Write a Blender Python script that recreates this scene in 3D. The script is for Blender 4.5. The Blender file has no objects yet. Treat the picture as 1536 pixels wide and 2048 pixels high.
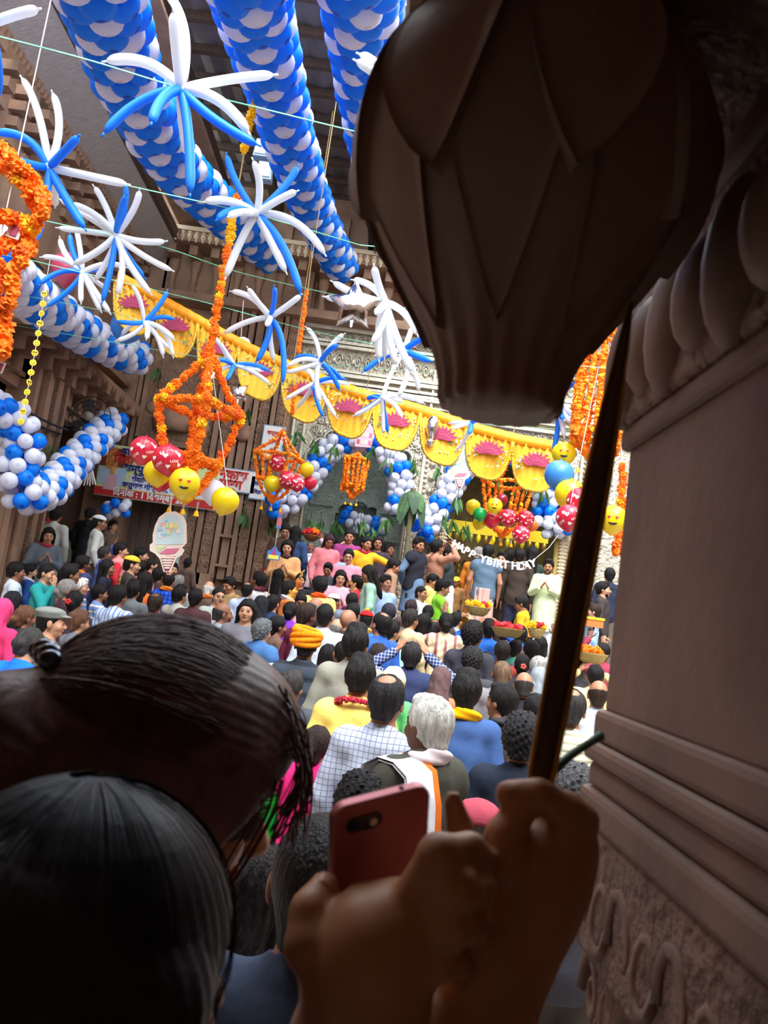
import bpy, bmesh, math, random
import numpy as np
from mathutils import Vector, Matrix, Euler

random.seed(7)
SC = bpy.context.scene
COL = SC.collection
PI = math.pi

# ------------------------------------------------------------------ camera
FPX = 1600.0                     # focal length in pixels of the 1536 x 2048 frame
PITCH, ROLL = math.radians(7.7), math.radians(7.8)
CAM = Vector((0.0, 0.0, 2.0))
_f = Vector((0, math.cos(PITCH), math.sin(PITCH)))
_r0 = Vector((1, 0, 0))
_u0 = Vector((0, -math.sin(PITCH), math.cos(PITCH)))
CR = _r0 * math.cos(ROLL) + _u0 * math.sin(ROLL)
CU = _u0 * math.cos(ROLL) - _r0 * math.sin(ROLL)
cam_data = bpy.data.cameras.new('camera')
cam = bpy.data.objects.new('camera', cam_data)
COL.objects.link(cam)
m = Matrix((CR, CU, -_f)).transposed().to_4x4()
m.translation = CAM
cam.matrix_world = m
cam_data.sensor_fit = 'VERTICAL'
cam_data.sensor_height = 36.0
cam_data.sensor_width = 27.0
cam_data.lens = 36.0 * FPX / 2048.0
cam_data.clip_start = 0.02
cam_data.clip_end = 200
cam_data.dof.use_dof = True
cam_data.dof.focus_distance = 8.5
cam_data.dof.aperture_fstop = cam_data.lens / 2.6
SC.camera = cam

# ------------------------------------------------------------------ light: overcast sky over the open court
SC.view_settings.view_transform = 'Standard'
SC.view_settings.look = 'None'
SC.view_settings.gamma = 1.0
SC.view_settings.use_curve_mapping = False
SC.view_settings.exposure = 1.05
world = bpy.data.worlds.new('overcast_sky')
SC.world = world
world.use_nodes = True
_bg = world.node_tree.nodes['Background']
_bg.inputs[0].default_value = (0.86, 0.94, 1.0, 1)
_bg.inputs[1].default_value = 3.2
sun_d = bpy.data.lights.new('hazy_sun_offscreen', 'SUN')
sun_d.energy = 2.4
sun_d.angle = math.radians(25)
sun_d.color = (1.0, 0.96, 0.9)
sun = bpy.data.objects.new('hazy_sun_offscreen', sun_d)
COL.objects.link(sun)
sun.location = (0, 2, 30)
sun.rotation_euler = (math.radians(33), math.radians(8), 0)

def ray(px, py):
    return CR * ((px - 768) / FPX) + CU * (-(py - 1024) / FPX) + _f
def P(px, py, Y):
    "point of the pixel's ray that lies at world distance y = Y"
    v = ray(px, py)
    return CAM + v * (Y / v.y)
def PD(px, py, d):
    "point of the pixel's ray at depth d along the lens axis"
    return CAM + ray(px, py) * d
def PZ(px, py, Z):
    v = ray(px, py)
    return CAM + v * ((Z - CAM.z) / v.z)

# ------------------------------------------------------------------ materials
def lin(c):
    return tuple(((x / 255.0) / 12.92 if x / 255.0 <= 0.04045 else ((x / 255.0 + 0.055) / 1.055) ** 2.4) for x in c[:3]) + (1.0,)
_MC = {}
def mat(c, rough=0.7, metal=0.0, bump=None, var=0.0, trans=0.0, sheen=0.0, coat=0.0, spec=0.5, stretch=None, name=None, check=None, stripe=None):
    """procedural material: base colour c (sRGB 0-255), bump=(scale, strength), var = colour mottling,
    trans = share of translucent light, check = (second colour, scale), stripe = (second colour, scale, axis)"""
    key = (tuple(c), rough, metal, bump, var, trans, sheen, coat, spec, stretch, check, stripe)
    if key in _MC:
        return _MC[key]
    mt = bpy.data.materials.new(name or 'material')
    mt.use_nodes = True
    nt = mt.node_tree
    b = nt.nodes['Principled BSDF']
    col = lin(c)
    b.inputs['Base Color'].default_value = col
    b.inputs['Roughness'].default_value = rough
    b.inputs['Metallic'].default_value = metal
    b.inputs['Specular IOR Level'].default_value = spec
    if coat:
        b.inputs['Coat Weight'].default_value = coat
        b.inputs['Coat Roughness'].default_value = 0.08
    if sheen:
        b.inputs['Sheen Weight'].default_value = sheen
    tc = nt.nodes.new('ShaderNodeTexCoord')
    src = tc.outputs['Object']
    if stretch:
        mp = nt.nodes.new('ShaderNodeMapping')
        mp.inputs['Scale'].default_value = stretch
        nt.links.new(src, mp.inputs['Vector'])
        src = mp.outputs['Vector']
    colsock = None
    if check or stripe:
        c2 = lin((check or stripe)[0])
        mx = nt.nodes.new('ShaderNodeMix'); mx.data_type = 'RGBA'
        mx.inputs['A'].default_value = col
        mx.inputs['B'].default_value = c2
        if check:
            sx = nt.nodes.new('ShaderNodeSeparateXYZ')
            nt.links.new(tc.outputs['Object'], sx.inputs[0])
            acc = None
            for ax in ('X', 'Z'):
                a = nt.nodes.new('ShaderNodeMath'); a.operation = 'MULTIPLY'; a.inputs[1].default_value = check[1]
                nt.links.new(sx.outputs[ax], a.inputs[0])
                f = nt.nodes.new('ShaderNodeMath'); f.operation = 'FRACT'; nt.links.new(a.outputs[0], f.inputs[0])
                l = nt.nodes.new('ShaderNodeMath'); l.operation = 'LESS_THAN'; l.inputs[1].default_value = check[2] if len(check) > 2 else 0.22
                nt.links.new(f.outputs[0], l.inputs[0])
                if acc is None:
                    acc = l
                else:
                    mm = nt.nodes.new('ShaderNodeMath'); mm.operation = 'MAXIMUM'
                    nt.links.new(acc.outputs[0], mm.inputs[0]); nt.links.new(l.outputs[0], mm.inputs[1]); acc = mm
            nt.links.new(acc.outputs[0], mx.inputs['Factor'])
        else:
            sx = nt.nodes.new('ShaderNodeSeparateXYZ')
            nt.links.new(tc.outputs['Object'], sx.inputs[0])
            a = nt.nodes.new('ShaderNodeMath'); a.operation = 'MULTIPLY'; a.inputs[1].default_value = stripe[1]
            nt.links.new(sx.outputs[stripe[2]], a.inputs[0])
            f = nt.nodes.new('ShaderNodeMath'); f.operation = 'FRACT'; nt.links.new(a.outputs[0], f.inputs[0])
            l = nt.nodes.new('ShaderNodeMath'); l.operation = 'LESS_THAN'; l.inputs[1].default_value = 0.3
            nt.links.new(f.outputs[0], l.inputs[0])
            nt.links.new(l.outputs[0], mx.inputs['Factor'])
        colsock = mx.outputs['Result']
    if var:
        nz = nt.nodes.new('ShaderNodeTexNoise')
        nz.inputs['Scale'].default_value = 4.0 if not bump else max(2.0, bump[0] * 0.3)
        nz.inputs['Detail'].default_value = 6
        nt.links.new(src, nz.inputs['Vector'])
        hv = nt.nodes.new('ShaderNodeHueSaturation')
        mr = nt.nodes.new('ShaderNodeMapRange')
        mr.inputs['From Min'].default_value = 0.3; mr.inputs['From Max'].default_value = 0.7
        mr.inputs['To Min'].default_value = 1 - var; mr.inputs['To Max'].default_value = 1 + var
        nt.links.new(nz.outputs[0], mr.inputs['Value'])
        nt.links.new(mr.outputs[0], hv.inputs['Value'])
        if colsock:
            nt.links.new(colsock, hv.inputs['Color'])
        else:
            hv.inputs['Color'].default_value = col
        colsock = hv.outputs[0]
    if colsock:
        nt.links.new(colsock, b.inputs['Base Color'])
    if bump:
        nz2 = nt.nodes.new('ShaderNodeTexNoise')
        nz2.inputs['Scale'].default_value = bump[0]
        nz2.inputs['Detail'].default_value = 5
        nt.links.new(src, nz2.inputs['Vector'])
        bp = nt.nodes.new('ShaderNodeBump')
        bp.inputs['Strength'].default_value = bump[1]
        bp.inputs['Distance'].default_value = 0.03 if len(bump) < 3 else bump[2]
        nt.links.new(nz2.outputs[0], bp.inputs['Height'])
        nt.links.new(bp.outputs[0], b.inputs['Normal'])
    if trans:
        tr = nt.nodes.new('ShaderNodeBsdfTranslucent')
        tr.inputs['Color'].default_value = col
        if colsock:
            nt.links.new(colsock, tr.inputs['Color'])
        ms = nt.nodes.new('ShaderNodeMixShader')
        ms.inputs[0].default_value = trans
        out = nt.nodes['Material Output']
        nt.links.new(b.outputs[0], ms.inputs[1]); nt.links.new(tr.outputs[0], ms.inputs[2])
        nt.links.new(ms.outputs[0], out.inputs['Surface'])
    _MC[key] = mt
    return mt

# ------------------------------------------------------------------ mesh building
class MB:
    "collects geometry of ONE part"
    def __init__(self):
        self.v = []; self.f = []; self.mi = []
    def add(self, V, F, M=None, mi=0):
        n = len(self.v)
        if M is not None:
            V = [M @ Vector(p) for p in V]
        self.v += [tuple(p) for p in V]
        self.f += [tuple(i + n for i in q) for q in F]
        self.mi += [mi] * len(F)
        return self
    def box(self, c, s, M=None, mi=0, taper=1.0):
        x, y, z = [a / 2 for a in s]
        V = [(c[0] + sx * x * (taper if sz > 0 else 1), c[1] + sy * y * (taper if sz > 0 else 1), c[2] + sz * z) for sz in (-1, 1) for sy in (-1, 1) for sx in (-1, 1)]
        F = [(0, 2, 3, 1), (4, 5, 7, 6), (0, 1, 5, 4), (2, 6, 7, 3), (0, 4, 6, 2), (1, 3, 7, 5)]
        return self.add(V, F, M, mi)
    def hexa(self, pts, mi=0):
        "8 points: bottom ring of 4, top ring of 4"
        return self.add(pts, [(3, 2, 1, 0), (4, 5, 6, 7), (0, 1, 5, 4), (1, 2, 6, 5), (2, 3, 7, 6), (3, 0, 4, 7)], None, mi)
    def lathe(self, prof, n=16, M=None, mi=0, cap=True):
        V = []; F = []
        for r, z in prof:
            for k in range(n):
                a = 2 * PI * k / n
                V.append((r * math.cos(a), r * math.sin(a), z))
        for i in range(len(prof) - 1):
            for k in range(n):
                F.append((i * n + k, i * n + (k + 1) % n, (i + 1) * n + (k + 1) % n, (i + 1) * n + k))
        if cap:
            F.append(tuple(range(n - 1, -1, -1)))
            F.append(tuple((len(prof) - 1) * n + k for k in range(n)))
        return self.add(V, F, M, mi)
    def ball(self, c, r, n=10, m=7, mi=0):
        rx, ry, rz = (r, r, r) if not hasattr(r, '__len__') else r
        V = [(c[0], c[1], c[2] - rz)]; F = []
        for i in range(1, m):
            t = -PI / 2 + PI * i / m
            for k in range(n):
                a = 2 * PI * k / n
                V.append((c[0] + rx * math.cos(t) * math.cos(a), c[1] + ry * math.cos(t) * math.sin(a), c[2] + rz * math.sin(t)))
        V.append((c[0], c[1], c[2] + rz))
        for k in range(n):
            F.append((0, 1 + (k + 1) % n, 1 + k))
        for i in range(m - 2):
            for k in range(n):
                a = 1 + i * n
                F.append((a + k, a + (k + 1) % n, a + n + (k + 1) % n, a + n + k))
        a = 1 + (m - 2) * n
        for k in range(n):
            F.append((a + k, a + (k + 1) % n, len(V) - 1))
        return self.add(V, F, None, mi)
    def tube(self, pts, r, n=8, mi=0, cap=True, closed=False):
        pts = [Vector(p) for p in pts]
        rs = r if hasattr(r, '__len__') else [r] * len(pts)
        V = []; F = []
        up = None
        N = len(pts)
        for i, p in enumerate(pts):
            if closed:
                t = (pts[(i + 1) % N] - pts[i - 1]).normalized()
            else:
                t = (pts[min(i + 1, N - 1)] - pts[max(i - 1, 0)])
                t = t.normalized() if t.length > 1e-9 else Vector((0, 0, 1))
            if up is None:
                up = t.orthogonal().normalized()
            else:
                up = (up - t * up.dot(t))
                up = up.normalized() if up.length > 1e-6 else t.orthogonal().normalized()
            b = t.cross(up)
            for k in range(n):
                a = 2 * PI * k / n
                V.append(p + (up * math.cos(a) + b * math.sin(a)) * rs[i])
        for i in range(N - 1 + (1 if closed else 0)):
            for k in range(n):
                j = (i + 1) % N
                F.append((i * n + k, i * n + (k + 1) % n, j * n + (k + 1) % n, j * n + k))
        if cap and not closed:
            F.append(tuple(range(n - 1, -1, -1)))
            F.append(tuple((N - 1) * n + k for k in range(n)))
        return self.add(V, F, None, mi)
    def prism(self, outline, d0, d1, M=None, mi=0):
        "outline in x,z ; extruded along y from d0 to d1"
        n = len(outline)
        V = [(x, d0, z) for x, z in outline] + [(x, d1, z) for x, z in outline]
        F = [tuple(range(n)), tuple(range(2 * n - 1, n - 1, -1))]
        for k in range(n):
            F.append((k, k + n, (k + 1) % n + n, (k + 1) % n))
        return self.add(V, F, M, mi)
    def mesh(self, name, mats, smooth=False):
        me = bpy.data.meshes.new(name)
        me.from_pydata(self.v, [], self.f)
        if not hasattr(mats, '__len__'):
            mats = [mats]
        for q in mats:
            me.materials.append(q)
        if len(mats) > 1:
            me.polygons.foreach_set('material_index', self.mi)
        if smooth:
            me.polygons.foreach_set('use_smooth', [True] * len(me.polygons))
        me.update()
        return me
    def build(self, name, mats, parent=None, smooth=False, loc=None, rot=None, kind=None):
        return put(name, self.mesh(name, mats, smooth), parent, loc, rot, None, kind)

def put(name, me, parent=None, loc=None, rot=None, scale=None, kind=None):
    o = bpy.data.objects.new(name, me)
    COL.objects.link(o)
    if parent is not None:
        o.parent = parent
    if loc is not None:
        o.location = loc
    if rot is not None:
        o.rotation_euler = rot
    if scale is not None:
        o.scale = scale
    if kind:
        o['kind'] = kind
    return o
def tag(o, label, cat, group=None, kind=None):
    o['label'] = label; o['category'] = cat
    if group: o['group'] = group
    if kind: o['kind'] = kind
    return o
def thing(name, label, cat, loc=(0, 0, 0), rot=None, group=None):
    o = bpy.data.objects.new(name, None)
    o.empty_display_size = 0.1
    COL.objects.link(o)
    o.location = loc
    if rot is not None:
        o.rotation_euler = rot
    return tag(o, label, cat, group)
def struct(name, label=None, loc=(0, 0, 0), rot=None):
    o = bpy.data.objects.new(name, None)
    COL.objects.link(o); o.location = loc
    if rot is not None: o.rotation_euler = rot
    o['kind'] = 'structure'
    if label: o['label'] = label
    return o
def aim(d, roll=0.0):
    "rotation whose +Z points along d"
    q = Vector(d).to_track_quat('Z', 'Y')
    return (q.to_matrix() @ Matrix.Rotation(roll, 3, 'Z')).to_euler()
def bez(p0, p1, bend, n=9):
    "bowed polyline between two points; bend is an offset vector at the middle"
    p0, p1, bend = Vector(p0), Vector(p1), Vector(bend)
    return [p0.lerp(p1, t) + bend * (4 * t * (1 - t)) for t in [i / (n - 1) for i in range(n)]]
def resample(pts, step):
    pts = [Vector(p) for p in pts]
    out = [pts[0].copy()]; acc = 0.0
    for a, b in zip(pts[:-1], pts[1:]):
        L = (b - a).length
        if L < 1e-9: continue
        t = step - acc
        while t <= L:
            out.append(a.lerp(b, t / L)); t += step
        acc = L - (t - step)
    return out
def catmull(pts, n=8):
    pts = [Vector(p) for p in pts]
    q = [pts[0] * 2 - pts[1]] + pts + [pts[-1] * 2 - pts[-2]]
    out = []
    for i in range(1, len(q) - 2):
        a, b, c, d = q[i - 1:i + 3]
        for k in range(n):
            t = k / n
            out.append(0.5 * ((2 * b) + (c - a) * t + (2 * a - 5 * b + 4 * c - d) * t * t + (3 * b - a - 3 * c + d) * t ** 3))
    out.append(pts[-1])
    return out
def text_geo(s, size, font_extrude=0.0, align='CENTER', space=1.0, bold=0.0):
    "flat lettering: vertices in x,y (z = 0)"
    cu = bpy.data.curves.new('text', 'FONT')
    cu.body = s; cu.size = size; cu.align_x = align; cu.align_y = 'CENTER'; cu.space_character = space
    cu.extrude = font_extrude; cu.offset = bold; cu.resolution_u = 3
    ob = bpy.data.objects.new('text', cu)
    COL.objects.link(ob)
    dg = bpy.context.evaluated_depsgraph_get()
    me = bpy.data.meshes.new_from_object(ob.evaluated_get(dg))
    V = [tuple(v.co) for v in me.vertices]; F = [tuple(p.vertices) for p in me.polygons]
    bpy.data.objects.remove(ob); bpy.data.curves.remove(cu); bpy.data.meshes.remove(me)
    return V, F
def fill2d(outlines, depth, bev=0.0):
    "flat plate with holes from closed 2D outlines (x,y), thickness +-depth along z"
    cu = bpy.data.curves.new('plate', 'CURVE')
    cu.dimensions = '2D'; cu.fill_mode = 'BOTH'; cu.extrude = depth; cu.bevel_depth = bev
    for ol in outlines:
        sp = cu.splines.new('POLY'); sp.points.add(len(ol) - 1)
        for i, (x, y) in enumerate(ol):
            sp.points[i].co = (x, y, 0, 1)
        sp.use_cyclic_u = True
    ob = bpy.data.objects.new('plate', cu)
    COL.objects.link(ob)
    dg = bpy.context.evaluated_depsgraph_get()
    me = bpy.data.meshes.new_from_object(ob.evaluated_get(dg))
    V = [tuple(v.co) for v in me.vertices]; F = [tuple(p.vertices) for p in me.polygons]
    bpy.data.objects.remove(ob); bpy.data.curves.remove(cu); bpy.data.meshes.remove(me)
    return V, F
UPRIGHT = Matrix.Rotation(PI / 2, 4, 'X')      # text plane x,y -> x,z facing -y

# ------------------------------------------------------------------ implicit bodies (smooth unions meshed by surface nets)
class Field:
    def __init__(s, xs, ys, zs):
        s.x, s.y, s.z = [np.asarray(a, dtype=np.float32) for a in (xs, ys, zs)]
        s.D = np.full((len(xs), len(ys), len(zs)), 1.0, dtype=np.float32)
    def copy(s):
        f = Field(s.x, s.y, s.z); f.D = s.D.copy(); return f
    def _win(s, lo, hi):
        sl = []
        for a, l, h in ((s.x, lo[0], hi[0]), (s.y, lo[1], hi[1]), (s.z, lo[2], hi[2])):
            i = max(int(np.searchsorted(a, l)) - 1, 0); j = min(int(np.searchsorted(a, h)) + 1, len(a))
            if j - i < 1: return None
            sl.append(slice(i, j))
        return tuple(sl)
    def _grid(s, w):
        return s.x[w[0]][:, None, None], s.y[w[1]][None, :, None], s.z[w[2]][None, None, :]
    def _mix(s, w, d, k, sub=False):
        a = s.D[w]
        if sub:
            d = -d
            h = np.clip(0.5 - 0.5 * (a - d) / k, 0, 1)
            # smooth max(a, d)
            s.D[w] = a * (1 - h) + d * h + k * h * (1 - h)
        else:
            h = np.clip(0.5 + 0.5 * (a - d) / k, 0, 1)
            s.D[w] = a * (1 - h) + d * h - k * h * (1 - h)
    def cap(s, a, b, ra, rb=None, k=0.02, sub=False, off=0.0):
        rb = ra if rb is None else rb
        ra += off; rb += off
        a = np.array(a, dtype=np.float32); b = np.array(b, dtype=np.float32)
        m = max(ra, rb) + k * 1.5 + 0.02
        w = s._win(np.minimum(a, b) - m, np.maximum(a, b) + m)
        if w is None: return s
        X, Y, Z = s._grid(w)
        ab = b - a; L = float(ab @ ab) + 1e-12
        t = np.clip(((X - a[0]) * ab[0] + (Y - a[1]) * ab[1] + (Z - a[2]) * ab[2]) / L, 0, 1)
        d = np.sqrt((X - a[0] - t * ab[0]) ** 2 + (Y - a[1] - t * ab[1]) ** 2 + (Z - a[2] - t * ab[2]) ** 2) - (ra + (rb - ra) * t)
        s._mix(w, d, k, sub); return s
    def chain(s, pts, rs, k=0.01, off=0.0):
        for i in range(len(pts) - 1):
            s.cap(pts[i], pts[i + 1], rs[i], rs[i + 1], k, False, off)
        return s
    def ell(s, c, r, k=0.02, R=None, sub=False, off=0.0):
        r = np.array(r, dtype=np.float32) + off
        c = np.array(c, dtype=np.float32)
        m = float(r.max()) + k * 1.5 + 0.02
        w = s._win(c - m, c + m)
        if w is None: return s
        X, Y, Z = s._grid(w)
        X = X - c[0]; Y = Y - c[1]; Z = Z - c[2]
        if R is not None:
            R = np.array(R)
            X, Y, Z = (R[0, 0] * X + R[1, 0] * Y + R[2, 0] * Z, R[0, 1] * X + R[1, 1] * Y + R[2, 1] * Z, R[0, 2] * X + R[1, 2] * Y + R[2, 2] * Z)
        k0 = np.sqrt((X / r[0]) ** 2 + (Y / r[1]) ** 2 + (Z / r[2]) ** 2)
        k1 = np.sqrt((X / r[0] ** 2) ** 2 + (Y / r[1] ** 2) ** 2 + (Z / r[2] ** 2) ** 2) + 1e-9
        d = k0 * (k0 - 1) / k1
        s._mix(w, d.astype(np.float32), k, sub); return s
    def half(s, n, d, k=0.005):
        "keep the side where n.p < d"
        w = (slice(None),) * 3
        X, Y, Z = s._grid(w)
        q = (X * n[0] + Y * n[1] + Z * n[2] - d)
        s._mix(w, -q, k, True); return s
    def noise(s, f):
        w = (slice(None),) * 3
        X, Y, Z = s._grid(w)
        s.D = (s.D + f(X, Y, Z)).astype(np.float32); return s
    def nets(s):
        D = s.D; ins = D < 0
        nx, ny, nz = D.shape
        c = np.zeros((nx - 1, ny - 1, nz - 1), dtype=np.int8)
        for i in (0, 1):
            for j in (0, 1):
                for k in (0, 1):
                    c += ins[i:nx - 1 + i, j:ny - 1 + j, k:nz - 1 + k]
        act = (c > 0) & (c < 8)
        I, J, K = np.nonzero(act)
        if len(I) == 0: return [], []
        idx = np.full(act.shape, -1, dtype=np.int32); idx[I, J, K] = np.arange(len(I))
        acc = np.zeros((len(I), 3)); cnt = np.zeros(len(I))
        G = (s.x, s.y, s.z)
        for ax in range(3):
            o1, o2 = [a for a in range(3) if a != ax]
            for a in (0, 1):
                for b in (0, 1):
                    off = [0, 0, 0]; off[o1] = a; off[o2] = b
                    i0, j0, k0 = I + off[0], J + off[1], K + off[2]
                    e = [0, 0, 0]; e[ax] = 1
                    d0 = D[i0, j0, k0]; d1 = D[i0 + e[0], j0 + e[1], k0 + e[2]]
                    cr = (d0 < 0) != (d1 < 0)
                    t = np.where(cr, d0 / np.where(cr, d0 - d1, 1), 0)
                    base = [s.x[i0], s.y[j0], s.z[k0]]
                    ii = (i0, j0, k0)[ax]
                    p = [q.astype(np.float64) for q in base]
                    p[ax] = p[ax] + t * (G[ax][ii + 1] - G[ax][ii])
                    for q in range(3):
                        acc[:, q] += np.where(cr, p[q], 0)
                    cnt += cr
        V = acc / cnt[:, None]
        quads = []
        for ax in range(3):
            o1, o2 = (ax + 1) % 3, (ax + 2) % 3
            sl0 = [slice(None)] * 3; sl1 = [slice(None)] * 3
            sl0[ax] = slice(0, -1); sl1[ax] = slice(1, None)
            for q in (o1, o2):
                sl0[q] = slice(1, -1); sl1[q] = slice(1, -1)
            A = ins[tuple(sl0)]; B = ins[tuple(sl1)]
            ed = np.nonzero(A != B)
            e = [ed[0].copy(), ed[1].copy(), ed[2].copy()]
            e[o1] = e[o1] + 1; e[o2] = e[o2] + 1
            inside0 = ins[e[0], e[1], e[2]]
            def cid(a, b):
                q = [e[0], e[1], e[2]]
                q[o1] = q[o1] - 1 + a; q[o2] = q[o2] - 1 + b
                return idx[q[0], q[1], q[2]]
            q4 = np.stack([cid(0, 0), cid(1, 0), cid(1, 1), cid(0, 1)], 1)
            q4 = np.where(inside0[:, None], q4, q4[:, ::-1])
            quads.append(q4)
        return V, np.concatenate(quads, 0)
    def mesh(s, name, mats, midx=None, M=None):
        V, Q = s.nets()
        V = np.asarray(V)
        me = bpy.data.meshes.new(name)
        me.vertices.add(len(V)); me.vertices.foreach_set('co', V.astype(np.float32).ravel())
        me.loops.add(len(Q) * 4); me.loops.foreach_set('vertex_index', Q.astype(np.int32).ravel())
        me.polygons.add(len(Q)); me.polygons.foreach_set('loop_start', np.arange(0, len(Q) * 4, 4, dtype=np.int32))
        if not hasattr(mats, '__len__'): mats = [mats]
        for q in mats: me.materials.append(q)
        if midx is not None:
            ctr = V[Q].mean(axis=1)
            me.polygons.foreach_set('material_index', midx(ctr).astype(np.int32))
        me.polygons.foreach_set('use_smooth', np.ones(len(Q), dtype=bool))
        me.update(); me.validate()
        if M is not None: me.transform(M)
        return me
def arange(a, b, st):
    return np.arange(a, b + st, st)
# ================================================================== the hall
SAND = mat((146, 116, 96), 0.85, bump=(9, 0.5), var=0.22, name='sandstone')
SAND_D = SAND_L = SAND
CARVE = mat((146, 116, 96), 0.85, bump=(26, 1.0, 0.06), var=0.25, name='carved_sandstone')
SILVER = mat((184, 176, 158), 0.42, 0.55, bump=(16, 1.0, 0.05), var=0.12, name='embossed_silver')
SILVER_S = mat((196, 188, 168), 0.4, 0.55, bump=(30, 0.3), var=0.08, name='silver_boss')
SILVER_G = mat((190, 206, 194), 0.32, 0.6, bump=(22, 1.0, 0.08), var=0.15, name='polished_silver')
WOOD_D = mat((88, 70, 60), 0.7, bump=(6, 0.3), stretch=(6, 6, 0.6), var=0.2, name='dark_wood')
TIN = mat((142, 136, 130), 0.6, 0.3, bump=(5, 0.2), var=0.2, name='roof_sheet')
IRON = mat((42, 40, 42), 0.6, 0.3, name='iron')
BEIGE = mat((196, 178, 150), 0.8, var=0.08, bump=(5, .1), name='beige_plaster')
MARBLE = mat((170, 160, 150), 0.5, var=0.1, bump=(8, .1), name='floor_stone')

BY = 15.0                        # front plane of the shrine wall
LX = -5.45                       # plane of the left wall

STEPS = [(-3.0, 0.0), (6.0, 0.1), (8.0, 0.22), (9.8, 0.45), (10.5, 0.75), (11.2, 1.05), (11.8, 1.38), (12.3, 1.68)]
def floor_z(y):
    z = 0.0
    for a, b in STEPS:
        if y >= a: z = b
    return z
# floor and the steps up to the shrine platform
fl = struct('floor', 'stone floor rising in steps to the shrine platform')
for i, (a, b) in enumerate(STEPS):
    e = STEPS[i + 1][0] if i + 1 < len(STEPS) else 19.5
    MB().box((0.5, (a + e) / 2, (b - 0.3) / 2), (14.5, e - a, b + 0.3)).build('slab' if i < 3 else 'step', MARBLE, fl)

# ---- left wall: plinth, pillar, opening, chajja, upper storey
wl = struct('wall_left')
b = MB()
b.box((LX - 0.3, 4.0, 2.6), (0.6, 14.0, 5.2))                  # toward the camera
b.build('wall_face', SAND, wl)
MB().box((LX - 0.3, 13.2, 6.95), (0.6, 4.4, 3.9)).build('wall_face', SAND, wl)
MB().box((LX - 0.3, 4.0, 7.05), (0.6, 14.0, 3.7)).build('wall_face', SAND, wl)
MB().box((LX - 2.4, 13.2, 2.5), (0.3, 5.6, 5.2)).build('back_face', SAND_D, wl)
MB().box((LX - 1.2, 13.2, 5.1), (2.4, 4.6, 0.2)).build('soffit', SAND_D, wl)
# moulded pillar beside the opening
pil = MB().box((LX + 0.02, 11.55, 2.6), (0.5, 1.1, 5.2)).build('pillar', SAND, wl)
for k, (yy, w, d) in enumerate([(11.08, .12, .10), (11.3, .05, .16), (11.42, .22, .12), (11.6, .05, .17), (11.78, .18, .12), (11.98, .08, .16), (12.06, .06, .09)]):
    MB().box((LX + 0.26 + d / 2, yy, 3.0), (d, w, 3.8)).build('moulding', [SAND_L, SAND, SAND_L, CARVE][k % 4], pil)
# brackets under the chajja
for k in range(11):
    y = 9.7 + k * 0.46
    m_ = MB()
    m_.box((LX + 0.12, y, 4.78), (0.30, 0.16, 0.22))
    m_.box((LX + 0.22, y, 4.98), (0.50, 0.16, 0.20))
    m_.box((LX + 0.32, y, 5.16), (0.70, 0.18, 0.18))
    m_.build('bracket', SAND_D, wl)
MB().box((LX + 0.03, 12.0, 4.6), (0.2, 5.6, 0.16)).build('lintel', SAND_D, wl)
MB().box((LX + 0.06, 12.0, 4.72), (0.26, 5.6, 0.06)).build('lintel_band', SAND_L, wl)
# sloping chajja with a saw-tooth lower edge
def chajja(parent, x0, z0, x1, z1, ya, yb, th, tooth, m1, m2):
    "slab from the wall (x0,z0) down to its free edge (x1,z1)"
    q = MB()
    q.hexa([(x0, ya, z0 - th), (x1, ya, z1 - th), (x1, yb, z1 - th), (x0, yb, z0 - th),
            (x0, ya, z0), (x1, ya, z1), (x1, yb, z1), (x0, yb, z0)])
    s = q.build('chajja_slab', m1, parent)
    n = int((yb - ya) / tooth)
    for k in range(n):
        y = ya + (k + .5) * tooth
        t = MB().prism([(-tooth * .46, 0.02), (tooth * .46, 0.02), (0.0, -tooth * .8)], -0.03, 0.03)
        t.build('tooth', m2, s, loc=(x1, y, z1 - th), rot=(0, 0, PI / 2))
    return s
chajja(wl, LX - .05, 5.72, LX + 0.62, 5.36, 9.3, 14.9, 0.10, 0.12, SAND, SAND_L)
MB().box((LX + 0.12, 12.1, 5.78), (0.36, 5.6, 0.1)).build('band', SAND_L, wl)
MB().box((LX + 0.06, 12.1, 5.92), (0.26, 5.6, 0.14)).build('band', SAND, wl)
# upper storey: small corbels and the long eave below the roof
for k in range(17):
    y = 7.2 + k * 0.48
    m_ = MB()
    for j in range(4):
        m_.box((LX + 0.03 + 0.035 * j, y, 7.40 + 0.22 * j), (0.10 + 0.07 * j, 0.18, 0.13))
    m_.build('corbel', SAND, wl)
for k in range(8):
    MB().box((LX + .03, 8.2 + k * .9, 6.75), (.12, .5, .8)).build('panel', SAND_L, wl)
chajja(wl, -4.66, 8.62, -5.20, 8.36, 6.6, 15.0, 0.08, 0.11, mat((176, 168, 160), .8, bump=(30, .5), stretch=(1, 6, 1), var=.2, name='weathered_eave'), SAND_L)
MB().box((-4.62, 10.8, 8.66), (0.10, 8.6, 0.18)).build('eave_beam', WOOD_D, wl)
MB().box((-4.05, 11.0, 8.95), (1.15, 8.2, 0.06)).build('eave_board', SAND_D, wl)
wr = struct('wall_right')
MB().box((7.2, 8.5, 5.2), (0.5, 23, 10.4)).build('wall_face', SAND, wr)

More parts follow.
